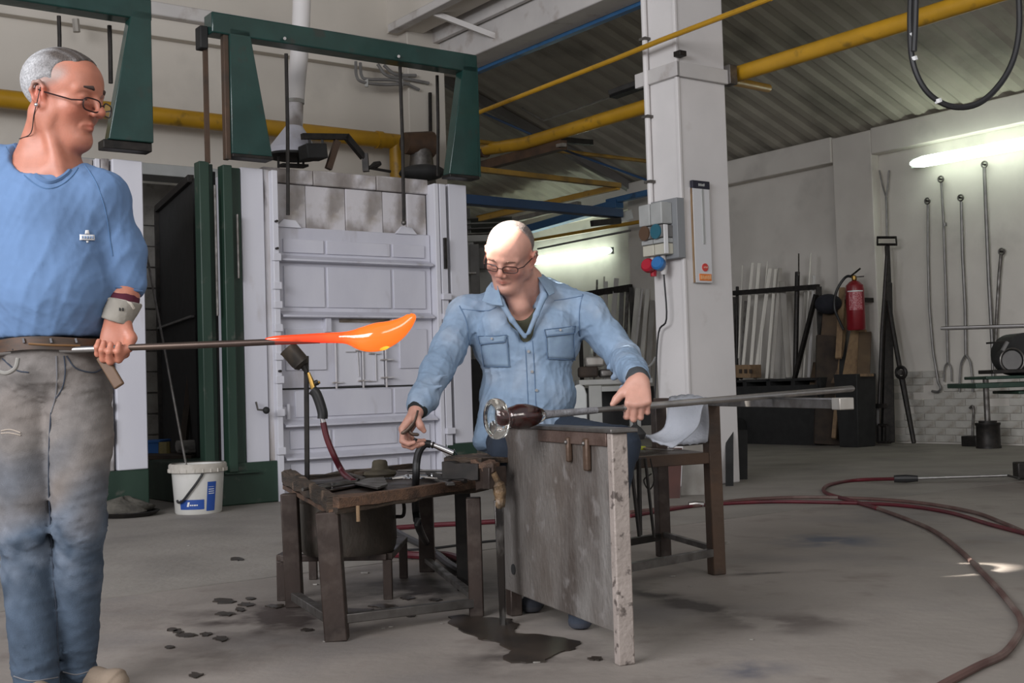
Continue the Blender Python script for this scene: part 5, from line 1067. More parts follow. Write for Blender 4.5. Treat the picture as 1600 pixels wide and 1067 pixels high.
# air nozzle with the black hose
ag = thing('air_gun', 'chrome air blow gun resting on the charred block with a curved black hose', 'air gun', PZ(690, 712, .5))
Yg = 4.25; G = lambda x, y: PY(x, y, Yg)
MB().tube([G(673, 694), G(684, 698)], .009, 12).build('hose_fitting', CHROME, ag); MB().tube([G(684, 698), G(708, 708)], [.010, .011], 12).build('barrel', CHROME, ag)
MB().tube([G(675, 695), G(678, 696)], .012, 12).build('ring_collar', BLACK, ag)
MB().prism([G(688, 703), G(696, 712), G(705, 716), G(709, 722), G(706, 710), G(694, 704)], np.array([0, .014, 0])).build('trigger', CHROME, ag); MB().tube([G(708, 720), G(710, 702), G(716, 714)], .003, 6).build('hook', CHROME, ag)
MB().tube(spline([G(673, 694), G(664, 694), G(655, 705), G(651, 722), G(650, 745), PY(649, 770, Yg+.1), PY(650, 800, Yg+.15), PY(656, 828, Yg+.2), PZ(672, 858, .02)], 6), .014, 10).build('hose', RUBBER, ag)
# charred block stand at the right end of the table
cbk = thing('charred_block', 'charred wooden block with split edges at the right end of the tool table', 'block', PZ(740, 760, .4))
bl0 = PY(708, 722, 4.05); bl1 = PY(776, 718, 4.0)
plank(PY(706, 731, 4.10), PY(762, 735, 4.05), .16, .055, BLACK, .004, 7, 'iron_body', cbk, 5)
plank(PY(716, 716, 4.15), PY(775, 719, 4.05), .16, .020, WOODC, .006, 8, 'top_slab', cbk); plank(PY(740, 724, 4.02), PY(776, 730, 3.98), .05, .03, WOODR, .006, 9, 'split_piece', cbk)
plank(PY(757, 748, 4.03), PY(778, 745, 3.98), .08, .07, RUST, .003, 10, 'bracket', cbk, 3)
# dripping pole in front
dp = thing('dripping_pole', 'wet black iron bar wrapped in brown rag standing in the puddle beside the plate', 'bar', PZ(786, 978))
b_ = PZ(786, 978); t_ = PY(778, 738, b_[1]+.02)
MB().bar(b_+ZZ*.0, b_+(t_-b_)*.82, .020, .02, w2=.032, h2=.02).build('iron_bar', mat('wet_iron', (.05, .045, .042), (.22, .21, .20), rough=.12, metal=.9, scale=26, lo=.5, hi=.62, stretch=(1, 1, .3)), dp, bev=.003)
plank(b_+(t_-b_)*.74, t_, .03, .03, mat('wet_rag', (.16, .10, .05), (.05, .035, .022), rough=.35, scale=25, bump=.6), .006, 12) if False else MB().tube(spline([t_-UU*.02, b_+(t_-b_)*.92, b_+(t_-b_)*.84+UU*.006, b_+(t_-b_)*.76], 4), [.012]*4+[.022]*4+[.019]*4+[.012], 10).build('rag_wrap', mat('wet_rag', (.20, .13, .07), (.05, .035, .022), rough=.4, scale=25, bump=.8), dp)
# drum on its iron stool under the table
Yd = 4.62
dc = PZ(545, 905)*np.array([1, 1, 0]); dc = np.array([PY(546, 900, Yd)[0], Yd, 0]); Rd = 75/1875*Yd
zs = float(PY(546, 872, Yd-.1)[2])
st = thing('iron_stool', 'low rusty iron stool frame carrying the drum under the tool table', 'stool', dc)
for (x0, y0) in ((441, 938), (607, 936)): p = PZ(x0, y0); MB().bar(p, p*np.array([1, 1, 0])+ZZ*(zs-.01), .034, .03, up=(0, 1, 0)).build('leg', RUST, st, bev=.003)
for (x0, y0) in ((631, 903), (490, 905)): p = PZ(x0, y0); MB().bar(p, p*np.array([1, 1, 0])+ZZ*(zs-.01), .034, .03, up=(0, 1, 0)).build('leg', RUST, st, bev=.003)
cs = [PZ(441, 938), PZ(607, 936), PZ(631, 903), PZ(490, 905)]; cs = [c*np.array([1, 1, 0])+ZZ*zs for c in cs]
for i in range(4): MB().bar(cs[i], cs[(i+1) % 4], .04, .025).build('top_rail', RUST, st, bev=.003)
du = thing('rusty_drum', 'blackened rusty steel drum with a side handle under the tool table', 'drum', dc+ZZ*zs)
dz0 = zs+.013; dzt = .385
MB().lathe([(0, dz0), (Rd*.93, dz0), (Rd*.98, dz0+.02), (Rd, dz0+.05), (Rd*.99, dzt-.02), (Rd*1.03, dzt-.01), (Rd*1.03, dzt), (Rd*.97, dzt), (Rd*.95, dz0+.03), (0, dz0+.03)], dc, n=40, cap=False).build('shell', DRUM, du)
MB().tube(spline([dc+np.array([Rd, -.02, dzt-.03]), dc+np.array([Rd+.03, -.02, dzt-.03]), dc+np.array([Rd+.03, -.02, dzt-.08]), dc+np.array([Rd, -.02, dzt-.085])], 4), .007, 8).build('handle', BLACK, du)
# ================================================================== people: implicit surfaces sampled to one continuous skin
from mathutils.bvhtree import BVHTree
def A3(p): return np.array(p, float)
class SDF:
    def __init__(s): s.p = []
    def cap(s, a, b, ra, rb=None, k=.02, op=0): a = A3(a); b = A3(b); rb = ra if rb is None else rb; s.p.append(('c', a, b, ra, rb, k, op, np.minimum(a-ra, b-rb), np.maximum(a+ra, b+rb))); return s
    def ell(s, c, r, R=None, k=.02, op=0):
        c = A3(c); r = A3(r) if np.ndim(r) else A3([r]*3); R = np.eye(3) if R is None else R; m = r.max(); s.p.append(('e', c, r, R, None, k, op, c-m, c+m)); return s
    def half(s, pt, n, k=.01, op=1): s.p.append(('h', A3(pt), nrm(n), 0, 0, k, op, A3([-99]*3), A3([99]*3))); return s
    def chain(s, pts, rs, k=.02, op=0):
        for i in range(len(pts)-1): s.cap(pts[i], pts[i+1], rs[i], rs[i+1], k, op)
        return s
    def ev(s, P, cull=None, disp=None):
        d = np.full(len(P), 9.0, np.float32); first = True
        for q in s.p:
            t, k, op = q[0], q[5], q[6]
            if cull is not None and t != 'h':
                if np.any(q[7] > cull[1]+.05) or np.any(q[8] < cull[0]-.05): continue
            if t == 'c':
                ab = q[2]-q[1]; L2_ = float(ab@ab)+1e-12; pa = P-q[1]; h = np.clip(pa@ab/L2_, 0, 1); v = np.sqrt(((pa-h[:, None]*ab)**2).sum(1))-(q[3]+(q[4]-q[3])*h)
            elif t == 'e':
                pl_ = (P-q[1])@q[3]; k0 = np.sqrt(((pl_/q[2])**2).sum(1)); k1 = np.sqrt(((pl_/q[2]**2)**2).sum(1))+1e-9; v = k0*(k0-1)/k1
            else: v = (P-q[1])@q[2]
            if op == 0:
                h = np.clip(k-np.abs(d-v), 0, None)/k; d = np.minimum(d, v)-h*h*k*.25
            elif op == 1:      # keep only where v < 0 (smooth intersection) / for solids: subtract
                w_ = v if t == 'h' else -v
                h = np.clip(k-np.abs(d-w_), 0, None)/k; d = np.maximum(d, w_)+h*h*k*.25
        if disp is not None: d = d-disp(P)
        return d
def surf(sd, h, disp=None, B=12, pad=.03, clip=None):
    lo = np.min([q[7] for q in sd.p if q[6] == 0 and q[0] != 'h'], axis=0)-pad; hi_ = np.max([q[8] for q in sd.p if q[6] == 0 and q[0] != 'h'], axis=0)+pad
    nb = np.ceil((hi_-lo)/(h*B)).astype(int); n = nb*B+1
    G_ = np.ones(n, np.float32)
    bc_ = np.stack(np.meshgrid(*[np.arange(k) for k in nb], indexing='ij'), -1).reshape(-1, 3)
    ctr = lo+(bc_+.5)*B*h; dc_ = sd.ev(ctr); act = np.abs(dc_) < B*h*.9+.035
    off = np.stack(np.meshgrid(*[np.arange(B+1)]*3, indexing='ij'), -1).reshape(-1, 3)
    for b, ins in zip(bc_[~act], dc_[~act] < 0):
        if ins: i, j, k = b*B; G_[i:i+B+1, j:j+B+1, k:k+B+1] = -1
    for b in bc_[act]:
        p = lo+(b*B+off)*h; v = sd.ev(p, (p[0], p[-1]), disp); i, j, k = b*B; G_[i:i+B+1, j:j+B+1, k:k+B+1] = v.reshape(B+1, B+1, B+1)
    S = G_ < 0
    c = np.zeros(tuple(n-1), np.int8)
    for a in (0, 1):
        for bb in (0, 1):
            for cc_ in (0, 1): c += S[a:n[0]-1+a, bb:n[1]-1+bb, cc_:n[2]-1+cc_]
    cells = np.argwhere((c > 0) & (c < 8)); idx = np.full(tuple(n-1), -1, np.int32); idx[tuple(cells.T)] = np.arange(len(cells))
    acc = np.zeros((len(cells), 3)); cnt = np.zeros(len(cells))
    cor = [(a, b, c_) for a in (0, 1) for b in (0, 1) for c_ in (0, 1)]
    val = {q: G_[tuple((cells+q).T)] for q in cor}
    for q in cor:
        for ax in range(3):
            if q[ax] == 0:
                r = list(q); r[ax] = 1; r = tuple(r); v0, v1 = val[q], val[r]; m = (v0 < 0) != (v1 < 0); t = np.where(m, v0/np.where(m, v0-v1, 1), 0)
                pt = np.array(q, float)+0*acc; pt[:, ax] += t; acc[m] += pt[m]; cnt[m] += 1
    V_ = lo+(cells+acc/cnt[:, None])*h
    F_ = []
    for ax in range(3):
        sl0 = [slice(1, n[i]-1) for i in range(3)]; sl1 = list(sl0); sl0[ax] = slice(0, n[ax]-1); sl1[ax] = slice(1, n[ax])
        a = S[tuple(sl0)]; b = S[tuple(sl1)]; e = np.argwhere(a != b); 
        if not len(e): continue
        sg = a[tuple(e.T)]; org_ = np.array([1, 1, 1]); org_[ax] = 0; e = e+org_
        o1, o2 = [(1, 2), (2, 0), (0, 1)][ax]; E1 = np.zeros(3, int); E2 = np.zeros(3, int); E1[o1] = 1; E2[o2] = 1
        q0 = idx[tuple((e-E1-E2).T)]; q1 = idx[tuple((e-E2).T)]; q2 = idx[tuple(e.T)]; q3 = idx[tuple((e-E1).T)]
        f = np.stack([q0, q1, q2, q3], 1); f[~sg] = f[~sg][:, ::-1]; F_.append(f)
    F_ = np.concatenate(F_); F_ = F_[(F_ >= 0).all(1)]
    return V_, F_
def mesh_obj(name, V_, F_, m, parent, colf=None, org=None):
    lo = V_.min(0); hi_ = V_.max(0); org = np.array([(lo[0]+hi_[0])/2, (lo[1]+hi_[1])/2, lo[2]])
    me = bpy.data.meshes.new(name); me.vertices.add(len(V_)); me.vertices.foreach_set('co', (V_-org).astype(np.float32).ravel())
    me.loops.add(F_.size); me.loops.foreach_set('vertex_index', F_.ravel().astype(np.int32)); me.polygons.add(len(F_))
    me.polygons.foreach_set('loop_start', np.arange(0, F_.size, 4, dtype=np.int32)); me.polygons.foreach_set('loop_total', np.full(len(F_), 4, np.int32))
    me.update(calc_edges=True); me.validate(); me.polygons.foreach_set('use_smooth', [True]*len(me.polygons))
    if colf is not None:
        at = me.color_attributes.new('Col', 'FLOAT_COLOR', 'POINT'); c = colf(V_); at.data.foreach_set('color', np.concatenate([c, np.ones((len(c), 1))], 1).astype(np.float32).ravel())
    me.materials.append(m); o = bpy.data.objects.new(name, me); COL.objects.link(o); base = np.zeros(3)
    if parent is not None: o.parent = parent; base = _LOC[parent.name]
    o.location = tuple(org-base); _LOC[o.name] = org
    return o
def sines(seed, n, wl, amp, ridge=True, stretch=(1, 1, 1)):
    r = np.random.RandomState(seed); K = r.normal(size=(n, 3)); K /= np.linalg.norm(K, axis=1)[:, None]; K = K*np.array(stretch)*(2*PI/(wl*r.uniform(.7, 1.5, n)))[:, None]; ph = r.uniform(0, 6.28, n); Kw = r.normal(size=(n, 3))*2*PI/(wl*2.2)
    def f(P):
        o = np.zeros(len(P))
        for i in range(n):
            s_ = np.sin(P@K[i]+ph[i]+1.6*np.sin(P@Kw[i]+ph[i]*2)); o += (1-np.abs(s_))**2.2-.3 if ridge else s_
        return amp*o/math.sqrt(n)
    return f
def attr_mat(name, rough=.5, sss=0.0, noise_amt=.12, nscale=30, bump=.1, bscale=200, coat=0, fine=None):
    m = mat(name, (.5, .5, .5), rough=rough, sss=sss, coat=coat); nt = m.node_tree; N = nt.nodes; L = nt.links; b = N['Principled BSDF']
    at = N.new('ShaderNodeAttribute'); at.attribute_name = 'Col'; tc = N.new('ShaderNodeTexCoord'); n = N.new('ShaderNodeTexNoise'); n.inputs['Scale'].default_value = nscale; n.inputs['Detail'].default_value = 6
    L.new(tc.outputs['Object'], n.inputs[0]); mr = N.new('ShaderNodeMapRange'); mr.inputs[1].default_value = .3; mr.inputs[2].default_value = .7; mr.inputs[3].default_value = 1-noise_amt; mr.inputs[4].default_value = 1+noise_amt
    L.new(n.outputs[0], mr.inputs[0]); x = N.new('ShaderNodeVectorMath'); x.operation = 'SCALE'; L.new(at.outputs['Color'], x.inputs[0]); L.new(mr.outputs[0], x.inputs['Scale']); L.new(x.outputs[0], b.inputs['Base Color'])
    n2 = N.new('ShaderNodeTexNoise'); n2.inputs['Scale'].default_value = bscale; L.new(tc.outputs['Object'], n2.inputs[0]); bn_ = N.new('ShaderNodeBump'); bn_.inputs['Strength'].default_value = bump; bn_.inputs['Distance'].default_value = .003; L.new(n2.outputs[0], bn_.inputs['Height']); L.new(bn_.outputs[0], b.inputs['Normal'])
    return m
SKIN = attr_mat('skin', .48, .12, .07, 40, .12, 260)
DENIM = attr_mat('denim_cloth', .85, 0, .10, 22, .25, 420)
COTTON = attr_mat('cotton_cloth', .9, 0, .05, 12, .12, 500)
JEANS = attr_mat('jeans_cloth', .88, 0, .13, 9, .3, 380)
HAIRM = attr_mat('hair', .6, 0, .35, 180, .8, 420)
EYE = mat('eye_white', (.62, .58, .54), rough=.15); IRIS = mat('eye_iris', (.06, .05, .045), rough=.1)
FRAMEM = mat('glasses_frame', (.03, .012, .012), rough=.3, metal=.3); LENS = mat('lens_glass', (.97, .98, .98), rough=.0, trans=1.0, ior=1.12)
def bvh(*objs):
    V_ = []; F_ = []
    for o in objs:
        mw = _LOC[o.name]; b = len(V_); V_ += [Vector(v.co)+Vector(tuple(mw)) for v in o.data.vertices]; F_ += [tuple(i+b for i in p.vertices) for p in o.data.polygons]
    return BVHTree.FromPolygons(V_, F_)
def on(T, x, y, off=.002, dflt=None):
    r = ray(x, y); r = r/np.linalg.norm(r); h = T.ray_cast(Vector(tuple(CP)), Vector(tuple(r)), 20)
    if h[0] is None: return None
    n = np.array(h[1]); n = n if n@r < 0 else -n
    return np.array(h[0])+nrm(n-r*.3)*off
def seam(T, pix, r, m, name, par, off=.001, n=5):
    P2_ = spline([A3([x, y, 0]) for x, y in pix], n); P_ = [on(T, p[0], p[1], off) for p in P2_]; P_ = [p for p in P_ if p is not None]
    if len(P_) < 2: return None
    Q = [P_[0]]+[(P_[i-1]+2*P_[i]+P_[i+1])/4 for i in range(1, len(P_)-1)]+[P_[-1]]
    return MB().tube(Q, r, 6).build(name, m, par)
def patch(T, quad, m, name, par, off=.003, nu=8, nv=8, th=.002):
    q = [A3([*p, 0]) for p in quad]; V_ = []
    for i in range(nv+1):
        for j in range(nu+1):
            a, b = j/nu, i/nv; p = (q[0]*(1-a)+q[1]*a)*(1-b)+(q[3]*(1-a)+q[2]*a)*b; w = on(T, p[0], p[1], off)
            V_.append(w if w is not None else V_[-1])
    F_ = [(i*(nu+1)+j, i*(nu+1)+j+1, (i+1)*(nu+1)+j+1, (i+1)*(nu+1)+j) for i in range(nv) for j in range(nu)]
    mb = MB(); mb.add(V_, F_); o = mb.build(name, m, par, ang=180); s_ = o.modifiers.new('solid', 'SOLIDIFY'); s_.thickness = th; s_.offset = -1; return o

class Frame:   # local frame: x forward, y to the figure's left, z up
    def __init__(s, c, fwd, roll=0.0, sc=1.0, wy=1.0):
        x = nrm(fwd); y = nrm(np.cross(ZZ, x)); z = np.cross(x, y)
        y2 = y*math.cos(roll)+z*math.sin(roll); z2 = z*math.cos(roll)-y*math.sin(roll)
        s.c = A3(c); s.R = np.stack([x, y2, z2], 1); s.s = sc; s.wy = wy
    def __call__(s, x, y, z): return s.c+s.R@(A3([x, y*s.wy, z])*s.s)
    def loc(s, P): return ((P-s.c)@s.R)/s.s/np.array([1, s.wy, 1])
def head(S, f, lids=.75, mouth_open=0.0, jowl=0.0, noselen=1.0):
    k = f.s; R = f.R
    def E(c, r, kk=.02, op=0): S.ell(f(*c), np.array(r)*k*np.array([1, f.wy, 1]), R, kk*k, op)
    def C(a, b, ra, rb, kk=.015, op=0): S.cap(f(*a), f(*b), ra*k, rb*k, kk*k, op)
    E((-.014, 0, .046), (.097, .076, .079)); E((.028, 0, -.030), (.057, .055, .080), .03); E((.046, 0, .040), (.047, .058, .052), .03)
    for s_ in (1, -1):
        C((-.018, .056*s_, -.042), (.055, .018*s_, -.098), .018, .015, .03)
        E((.048, .041*s_, -.026), (.024, .020, .022), .025)
        C((.089, .010*s_, .023), (.070, .046*s_, .020), .008, .009, .014)
        E((-.008, .060*s_, -.042), (.026, .010, .034), .03)
    E((.067, 0, -.099), (.017, .018, .016), .02)
    if jowl: E((.035, 0, -.105), (.035, .035, .022), .03)
    for s_ in (1, -1): E((.098, .032*s_, .001), (.017, .018, .013), .012, 1)
    C((.088, 0, .012), (.107*noselen, 0, -.027-.006*(noselen-1)*10), .0075, .0115, .012)
    for s_ in (1, -1): E((.098, .0125*s_, -.034), (.011, .0075, .0080), .008); E((.104, .0065*s_, -.0415), (.005, .0035, .003), .003, 1)
    for s_ in (1, -1):  # eyelids
        E((.0745, .031*s_, .003), (.0138, .0155, .0128), .006)
        C((.089, .024*s_, -.004+.0045*lids*-1), (.0845, .041*s_, -.005-.0035*lids), .0012+.003*(1-lids), .001+.002*(1-lids), .003, 1)
        C((.087, .021*s_, -.012), (.079, .042*s_, -.013), .0035, .0028, .008)
        C((.092, .020*s_, -.045), (.078, .030*s_, -.062), .004, .003, .010, 1)  # fold beside the nose
        C((.093, .017*s_, -.040), (.070, .034*s_, -.070), .001, .001, .006, 1)
    C((.073, .022, -.0640), (.0860, .004, -.0585), .0025, .0040, .010); C((.073, -.022, -.0640), (.0860, -.004, -.0585), .0025, .0040, .010)
    C((.073, .018, -.0685), (.0835, .0, -.0700), .0030, .0048, .010); C((.073, -.018, -.0685), (.0835, 0, -.0700), .0030, .0048, .010)
    g_ = .0014+.003*mouth_open
    C((.080, .023, -.0680), (.0935, 0, -.0640), g_, g_, .003, 1); C((.080, -.023, -.0680), (.0935, 0, -.0640), g_, g_, .003, 1)
    C((.088, -.012, -.082), (.088, .012, -.082), .004, .004, .010, 1)
    for s_ in (1, -1):  # ears
        pts = [(.004, .072, -.026), (-.002, .079, -.008), (.000, .082, .012), (-.010, .086, .026), (-.024, .088, .022), (-.030, .088, .004), (-.022, .083, -.018), (-.006, .076, -.036), (.002, .073, -.034)]
        for a, b in zip(pts[:-1], pts[1:]): C((a[0], a[1]*s_, a[2]), (b[0], b[1]*s_, b[2]), .0042, .0042, .005)
        E((-.014, .076*s_, -.002), (.018, .006, .028), .006); E((-.004, .0745*s_, -.034), (.007, .005, .008), .006)
        C((-.016, .083*s_, .012), (-.017, .081*s_, -.010), .0035, .003, .004)
def eyes(f, par, out=1):
    k = f.s
    for s_ in (1, -1):
        c = f(.0745, .031*s_, .002); MB().sphere(c, .0122*k, 20, 14).build('eyeball', EYE, par)
        d = nrm(f.R@A3([1, 0, -.35])); MB().sphere(c+d*.0075*k, .0056*k, 14, 10).build('iris', IRIS, par)
def hand(S, w, f, n, left, curls, thumb, sc=1.0, spread=0.0, lens=None):
    f = nrm(f); n = nrm(n-f*(f@n)) if True else n; s_ = nrm(np.cross(n, f) if left else np.cross(f, n)); tips = []
    def Q(a, b, c): return w+(f*a+s_*b+n*c)*sc
    ks = [(.088, .030), (.092, .010), (.087, -.010), (.078, -.029)]
    for i, (a, b) in enumerate(ks):
        S.cap(Q(.012, b*.55, 0), Q(a, b, -.002), .0155*sc, .0125*sc, .016*sc)
        ln = (lens or [(.044, .026, .020), (.048, .030, .021), (.045, .028, .020), (.035, .021, .018)])[i]; c = curls[i]; p = Q(a, b, 0); ang = 0; r = [.0105, .0095, .0085, .0075]; sp_ = spread*(1.5-i)
        for j in range(3):
            ang += c[j]; d = nrm(f*math.cos(D(ang))+n*math.sin(D(ang))+s_*sp_); q = p+d*ln[j]*sc; S.cap(p, q, r[j]*sc*(.9 if i == 3 else 1), r[j+1]*sc*(.9 if i == 3 else 1), .005*sc); p = q
        tips.append((p, d))
    S.ell(Q(.045, .0, .004), np.array([.042, .034, .013])*sc, np.stack([f, s_, n], 1), .015*sc)
    P_ = [Q(*t) for t in thumb]; S.chain(P_, [.0165*sc, .0125*sc, .0105*sc, .0088*sc][:len(P_)], .014*sc)
    return tips, P_
def skincol(base, f, red=.5, hair=None, beard=0):
    base = np.array(base)
    def c(V_):
        L_ = f.loc(V_); o = np.tile(base, (len(V_), 1))
        def g(c_, r_, col_, a_):
            nonlocal o
            w_ = np.exp(-(((L_-np.array(c_))/np.array(r_))**2).sum(1))[:, None]*a_; o = o*(1-w_)+np.array(col_)*w_
        for s_ in (1, -1):
            g((.066, .044*s_, -.035), (.03, .022, .025), base*np.array([1.05, .72, .70]), .55*red); g((-.012, .082*s_, 0), (.03, .012, .036), base*np.array([1.05, .66, .62]), .8)
            g((.085, .03*s_, -.008), (.02, .018, .012), base*np.array([.82, .68, .68]), .6)
        g((.106, 0, -.03), (.02, .018, .016), base*np.array([1.02, .68, .62]), .6); g((.088, 0, -.0645), (.018, .020, .0075), base*np.array([.86, .50, .50]), .85)
        if beard: g((.05, 0, -.09), (.06, .06, .035), base*np.array([.82, .80, .84]), beard)
        if hair is not None: o = hair(L_, o)
        return o
    return c
def glasses(f, par, lbl, w_=.026, hgt=.0125, dz=-.004, tilt=0.0, dx=.108):
    g = bpy.data.objects.new('glasses', None)
    t = MB(); G0 = lambda y, z: f(dx-.012*abs(y)/.05+tilt*z, y, z+dz); first = None
    root = None
    for s_ in (1, -1):
        m = MB(); P_ = []
        for a_ in np.linspace(0, 2*PI, 25)[:-1]:
            ca, sa = math.cos(a_), math.sin(a_); e = .55; y = .033*s_+w_*.95*math.copysign(abs(ca)**e, ca); z = hgt*math.copysign(abs(sa)**.75, sa); P_.append(G0(y, z))
        m.tube(P_, .0019*f.s, 6, closed=True)
        if root is None: root = m.build('glasses', FRAMEM, par, label=lbl)
        else: m.build('rim', FRAMEM, root)
        c = np.mean(P_, axis=0); mm = MB(); k = len(P_); nn = f.R@A3([.001, 0, 0]); mm.add([c+nn]+[p+nn for p in P_]+[c-nn]+[p-nn for p in P_], [(0, i+1, (i+1) % k+1) for i in range(k)]+[(k+1, k+2+(i+1) % k, k+2+i) for i in range(k)]+[(i+1, k+2+i, k+2+(i+1) % k, (i+1) % k+1) for i in range(k)]); mm.build('lens', LENS, root)
        MB().tube([G0((.033+w_)*s_, .006), f(dx-.04, .070*s_, .004+dz), f(.0, .0815*s_, .010+dz*.5), f(-.012, .084*s_, .006)], .0020*f.s, 6).build('temple_arm', FRAMEM, root)
    MB().tube([G0(.008, .003), f(dx+.003, 0, .006+dz), G0(-.008, .003)], .0013*f.s, 6).build('nose_bridge', FRAMEM, root)
    return root
# ------------------------------------------------------------------ the standing man with the hot gather
YL = 3.22
def L_(x, y, dY=0.0): return PY(x, y, YL+dY)
PX = YL/1875
pm = thing('person', 'standing man in a blue T-shirt and worn jeans holding a rod with glowing glass', 'person', np.array([L_(90, 600)[0], YL, 0]))
hf = Frame(L_(99, 156, .03), (.965, -.24, -.13), roll=.0, sc=1.10)
S = SDF(); head(S, hf, lids=.3, mouth_open=.35, jowl=.25, noselen=1.02)
S.chain([hf(-.022, 0, -.045), L_(77, 232, .05), L_(70, 275, .07)], [.054, .060, .072], .035)
S.cap(hf(-.005, 0, -.085), L_(90, 268, -.0), .032, .042, .03); S.cap(hf(-.010, -.05, -.05), L_(96, 278, -.035), .016, .014, .02)
S.cap(hf(-.03, -.045, -.05), L_(45, 250, .04), .022, .03, .03)
shl = L_(158, 312, .03); shr = L_(-30, 305, .08)
S.cap(L_(78, 296, .07), shl, .065, .050, .05); S.cap(L_(60, 292, .08), shr, .062, .052, .05)
S.cap(L_(75, 300, .08), L_(78, 460, .08), .11, .115, .06)
elb = L_(194, 425, .08); wr_ = L_(184, 499, -.01)
S.chain([shl, elb], [.055, .042], .02); S.chain([elb, L_(192, 462, .03), wr_], [.044, .040, .031], .02)
elr = L_(-78, 440, .12); wrr_ = L_(-50, 505, .0); S.chain([shr, elr, wrr_], [.055, .042, .03], .02)
yaw_f = A3([-.06, -.12, -1.0])
tipsL, thL = hand(S, wr_, A3([-.12, -.10, -1.0]), A3([.0, -1, .1]), True, [(62, 75, 55), (60, 80, 55), (58, 82, 55), (55, 85, 60)], [(.018, .024, .004), (.048, .046, .012), (.074, .046, .026), (.092, .036, .040)], 1.02)
tipsR, thR = hand(S, wrr_, A3([.1, -.1, -1.0]), A3([.0, -1, .1]), False, [(62, 75, 55), (60, 80, 55), (58, 82, 55), (55, 85, 60)], [(.018, .024, .004), (.048, .046, .012), (.074, .046, .026), (.092, .036, .040)], 1.02)
def hairL(Lc, o):
    # shaved sides: grey stubble over the temple and behind the ear
    w = (np.clip((Lc[:, 2]-.008-.5*Lc[:, 0])/.02, 0, 1)*np.clip((.058-Lc[:, 0])/.025, 0, 1)*np.clip((.085-Lc[:, 2]+.0*Lc[:, 0])/.03, 0, 1))[:, None]*.7; return o*(1-w)+np.array([.25, .205, .18])*w
body = mesh_obj('body', *surf(S, .0032), SKIN, pm, skincol((.47, .185, .12), hf, .8, hairL, .25))
eyes(hf, body)
# hair cap
Sh = SDF(); Sh.ell(hf(-.014, 0, .046), np.array([.1005, .0795, .0835])*hf.s, hf.R, .01); Sh.ell(hf(.042, 0, .044), np.array([.050, .060, .0535])*hf.s, hf.R, .03)
Sh.half(hf(.0, 0, -.045), hf.R@A3([.25, 0, -1]), .006); Sh.half(hf(.060, 0, .085), hf.R@A3([1, 0, -.75]), .008)
for s_ in (1, -1): Sh.ell(hf(.075, .075*s_, .050), np.array([.062, .040, .052])*hf.s, hf.R, .008, 1); Sh.ell(hf(.0, .085*s_, -.005), np.array([.034, .03, .045])*hf.s, hf.R, .008, 1)
dn_ = sines(5, 6, .010, .0012, True)
def hcL(V_):
    q = hf.loc(V_); t = np.clip((q[:, 0]+.055)/.06, 0, 1)*np.clip((q[:, 2]-.03)/.06, 0, 1); t = np.clip(t+.15*np.sin(q[:, 1]*300), 0, 1)[:, None]; return np.array([.42, .42, .43])*(1-t)+np.array([.075, .06, .052])*t
hr = mesh_obj('hair', *surf(Sh, .0030, dn_), HAIRM, body, hcL)
for s_ in (1, -1): MB().tube([hf(.092, .010*s_, .021), hf(.095, .024*s_, .028), hf(.083, .044*s_, .026)], [.004, .006, .003], 8).build('eyebrow', mat('brow_dark', (.05, .03, .025), rough=.8), body)
gl1 = glasses(hf, pm, 'dark thin-rimmed glasses slipping down the nose', w_=.028, hgt=.0155, dz=-.016, tilt=.05, dx=.112)
MB().tube(spline([hf(-.006, -.085, .012), hf(-.008, -.088, -.02), hf(-.020, -.080, -.055), L_(48, 208, -.03), L_(30, 217, .0)], 5), .0013, 6).build('glasses_cord', BLACKM, gl1)
MB().sphere(hf(-.010, -.088, -.032), .006, 10, 8).build('cord_bead', CHROME, gl1)

# T-shirt
S = SDF(); tc_ = .085
S.cap(L_(74, 300, .08), L_(78, 330, .07), .120, .150, .05); S.cap(L_(148, 318, .04), L_(-25, 310, .09), .080, .09, .06); S.cap(L_(28, 268, .06), L_(-45, 282, .08), .078, .085, .04); S.cap(L_(112, 298, .05), L_(155, 312, .04), .075, .078, .04)
S.ell(L_(80, 375, .05), (.175, .135, .19), k=.06); S.ell(L_(86, 450, .02), (.170, .155, .15), k=.06); S.ell(L_(80, 505, .06), (.150, .135, .075), k=.05)
S.cap(L_(90, 480, .05), L_(82, 525, .06), .135, .130, .04)
S.chain([L_(153, 314, .04), L_(187, 395, .07), L_(195, 442, .05)], [.076, .068, .060], .03); S.chain([shr, elr+ZZ*.03], [.074, .062], .04)
S.chain([L_(77, 232, .05), L_(70, 282, .05)], [.072, .084], .03)
# neck opening and hems
S.ell(L_(72, 232, .0), (.098, .11, .083), k=.012, op=1)
S.ell(L_(74, 200, .06), (.088, .10, .07), k=.012, op=1)
for e_, s0_, d_ in ((elb, L_(155, 312, .04), .0), (elr, shr, 0)): pass
S.ell(L_(200, 505, .0), (.06, .12, .085), k=.008, op=1); S.ell(L_(-75, 505, .05), (.07, .12, .08), k=.008, op=1)
S.half(L_(80, 528, 0), (0, 0, -1), .006)
fold = sines(11, 7, .16, .0042, True, (1.3, 1, .6)); fold2 = sines(12, 5, .05, .0012, True)
def dT(P): return fold(P)+fold2(P)
def cT(V_):
    n = sines(3, 5, .3, 1, False)(V_)[:, None]; return np.array([.115, .20, .36])*(1+.07*n)
ts = mesh_obj('t_shirt', *surf(S, .0050, dT), COTTON, pm, cT)
T = bvh(ts)
CT = mat('collar_rib', (.095, .17, .31), rough=.9)
seam(T, [(20, 221), (34, 246), (52, 270), (72, 284), (90, 281), (108, 268), (118, 250)], .0065, CT, 'collar_rib', ts, .001, 6)
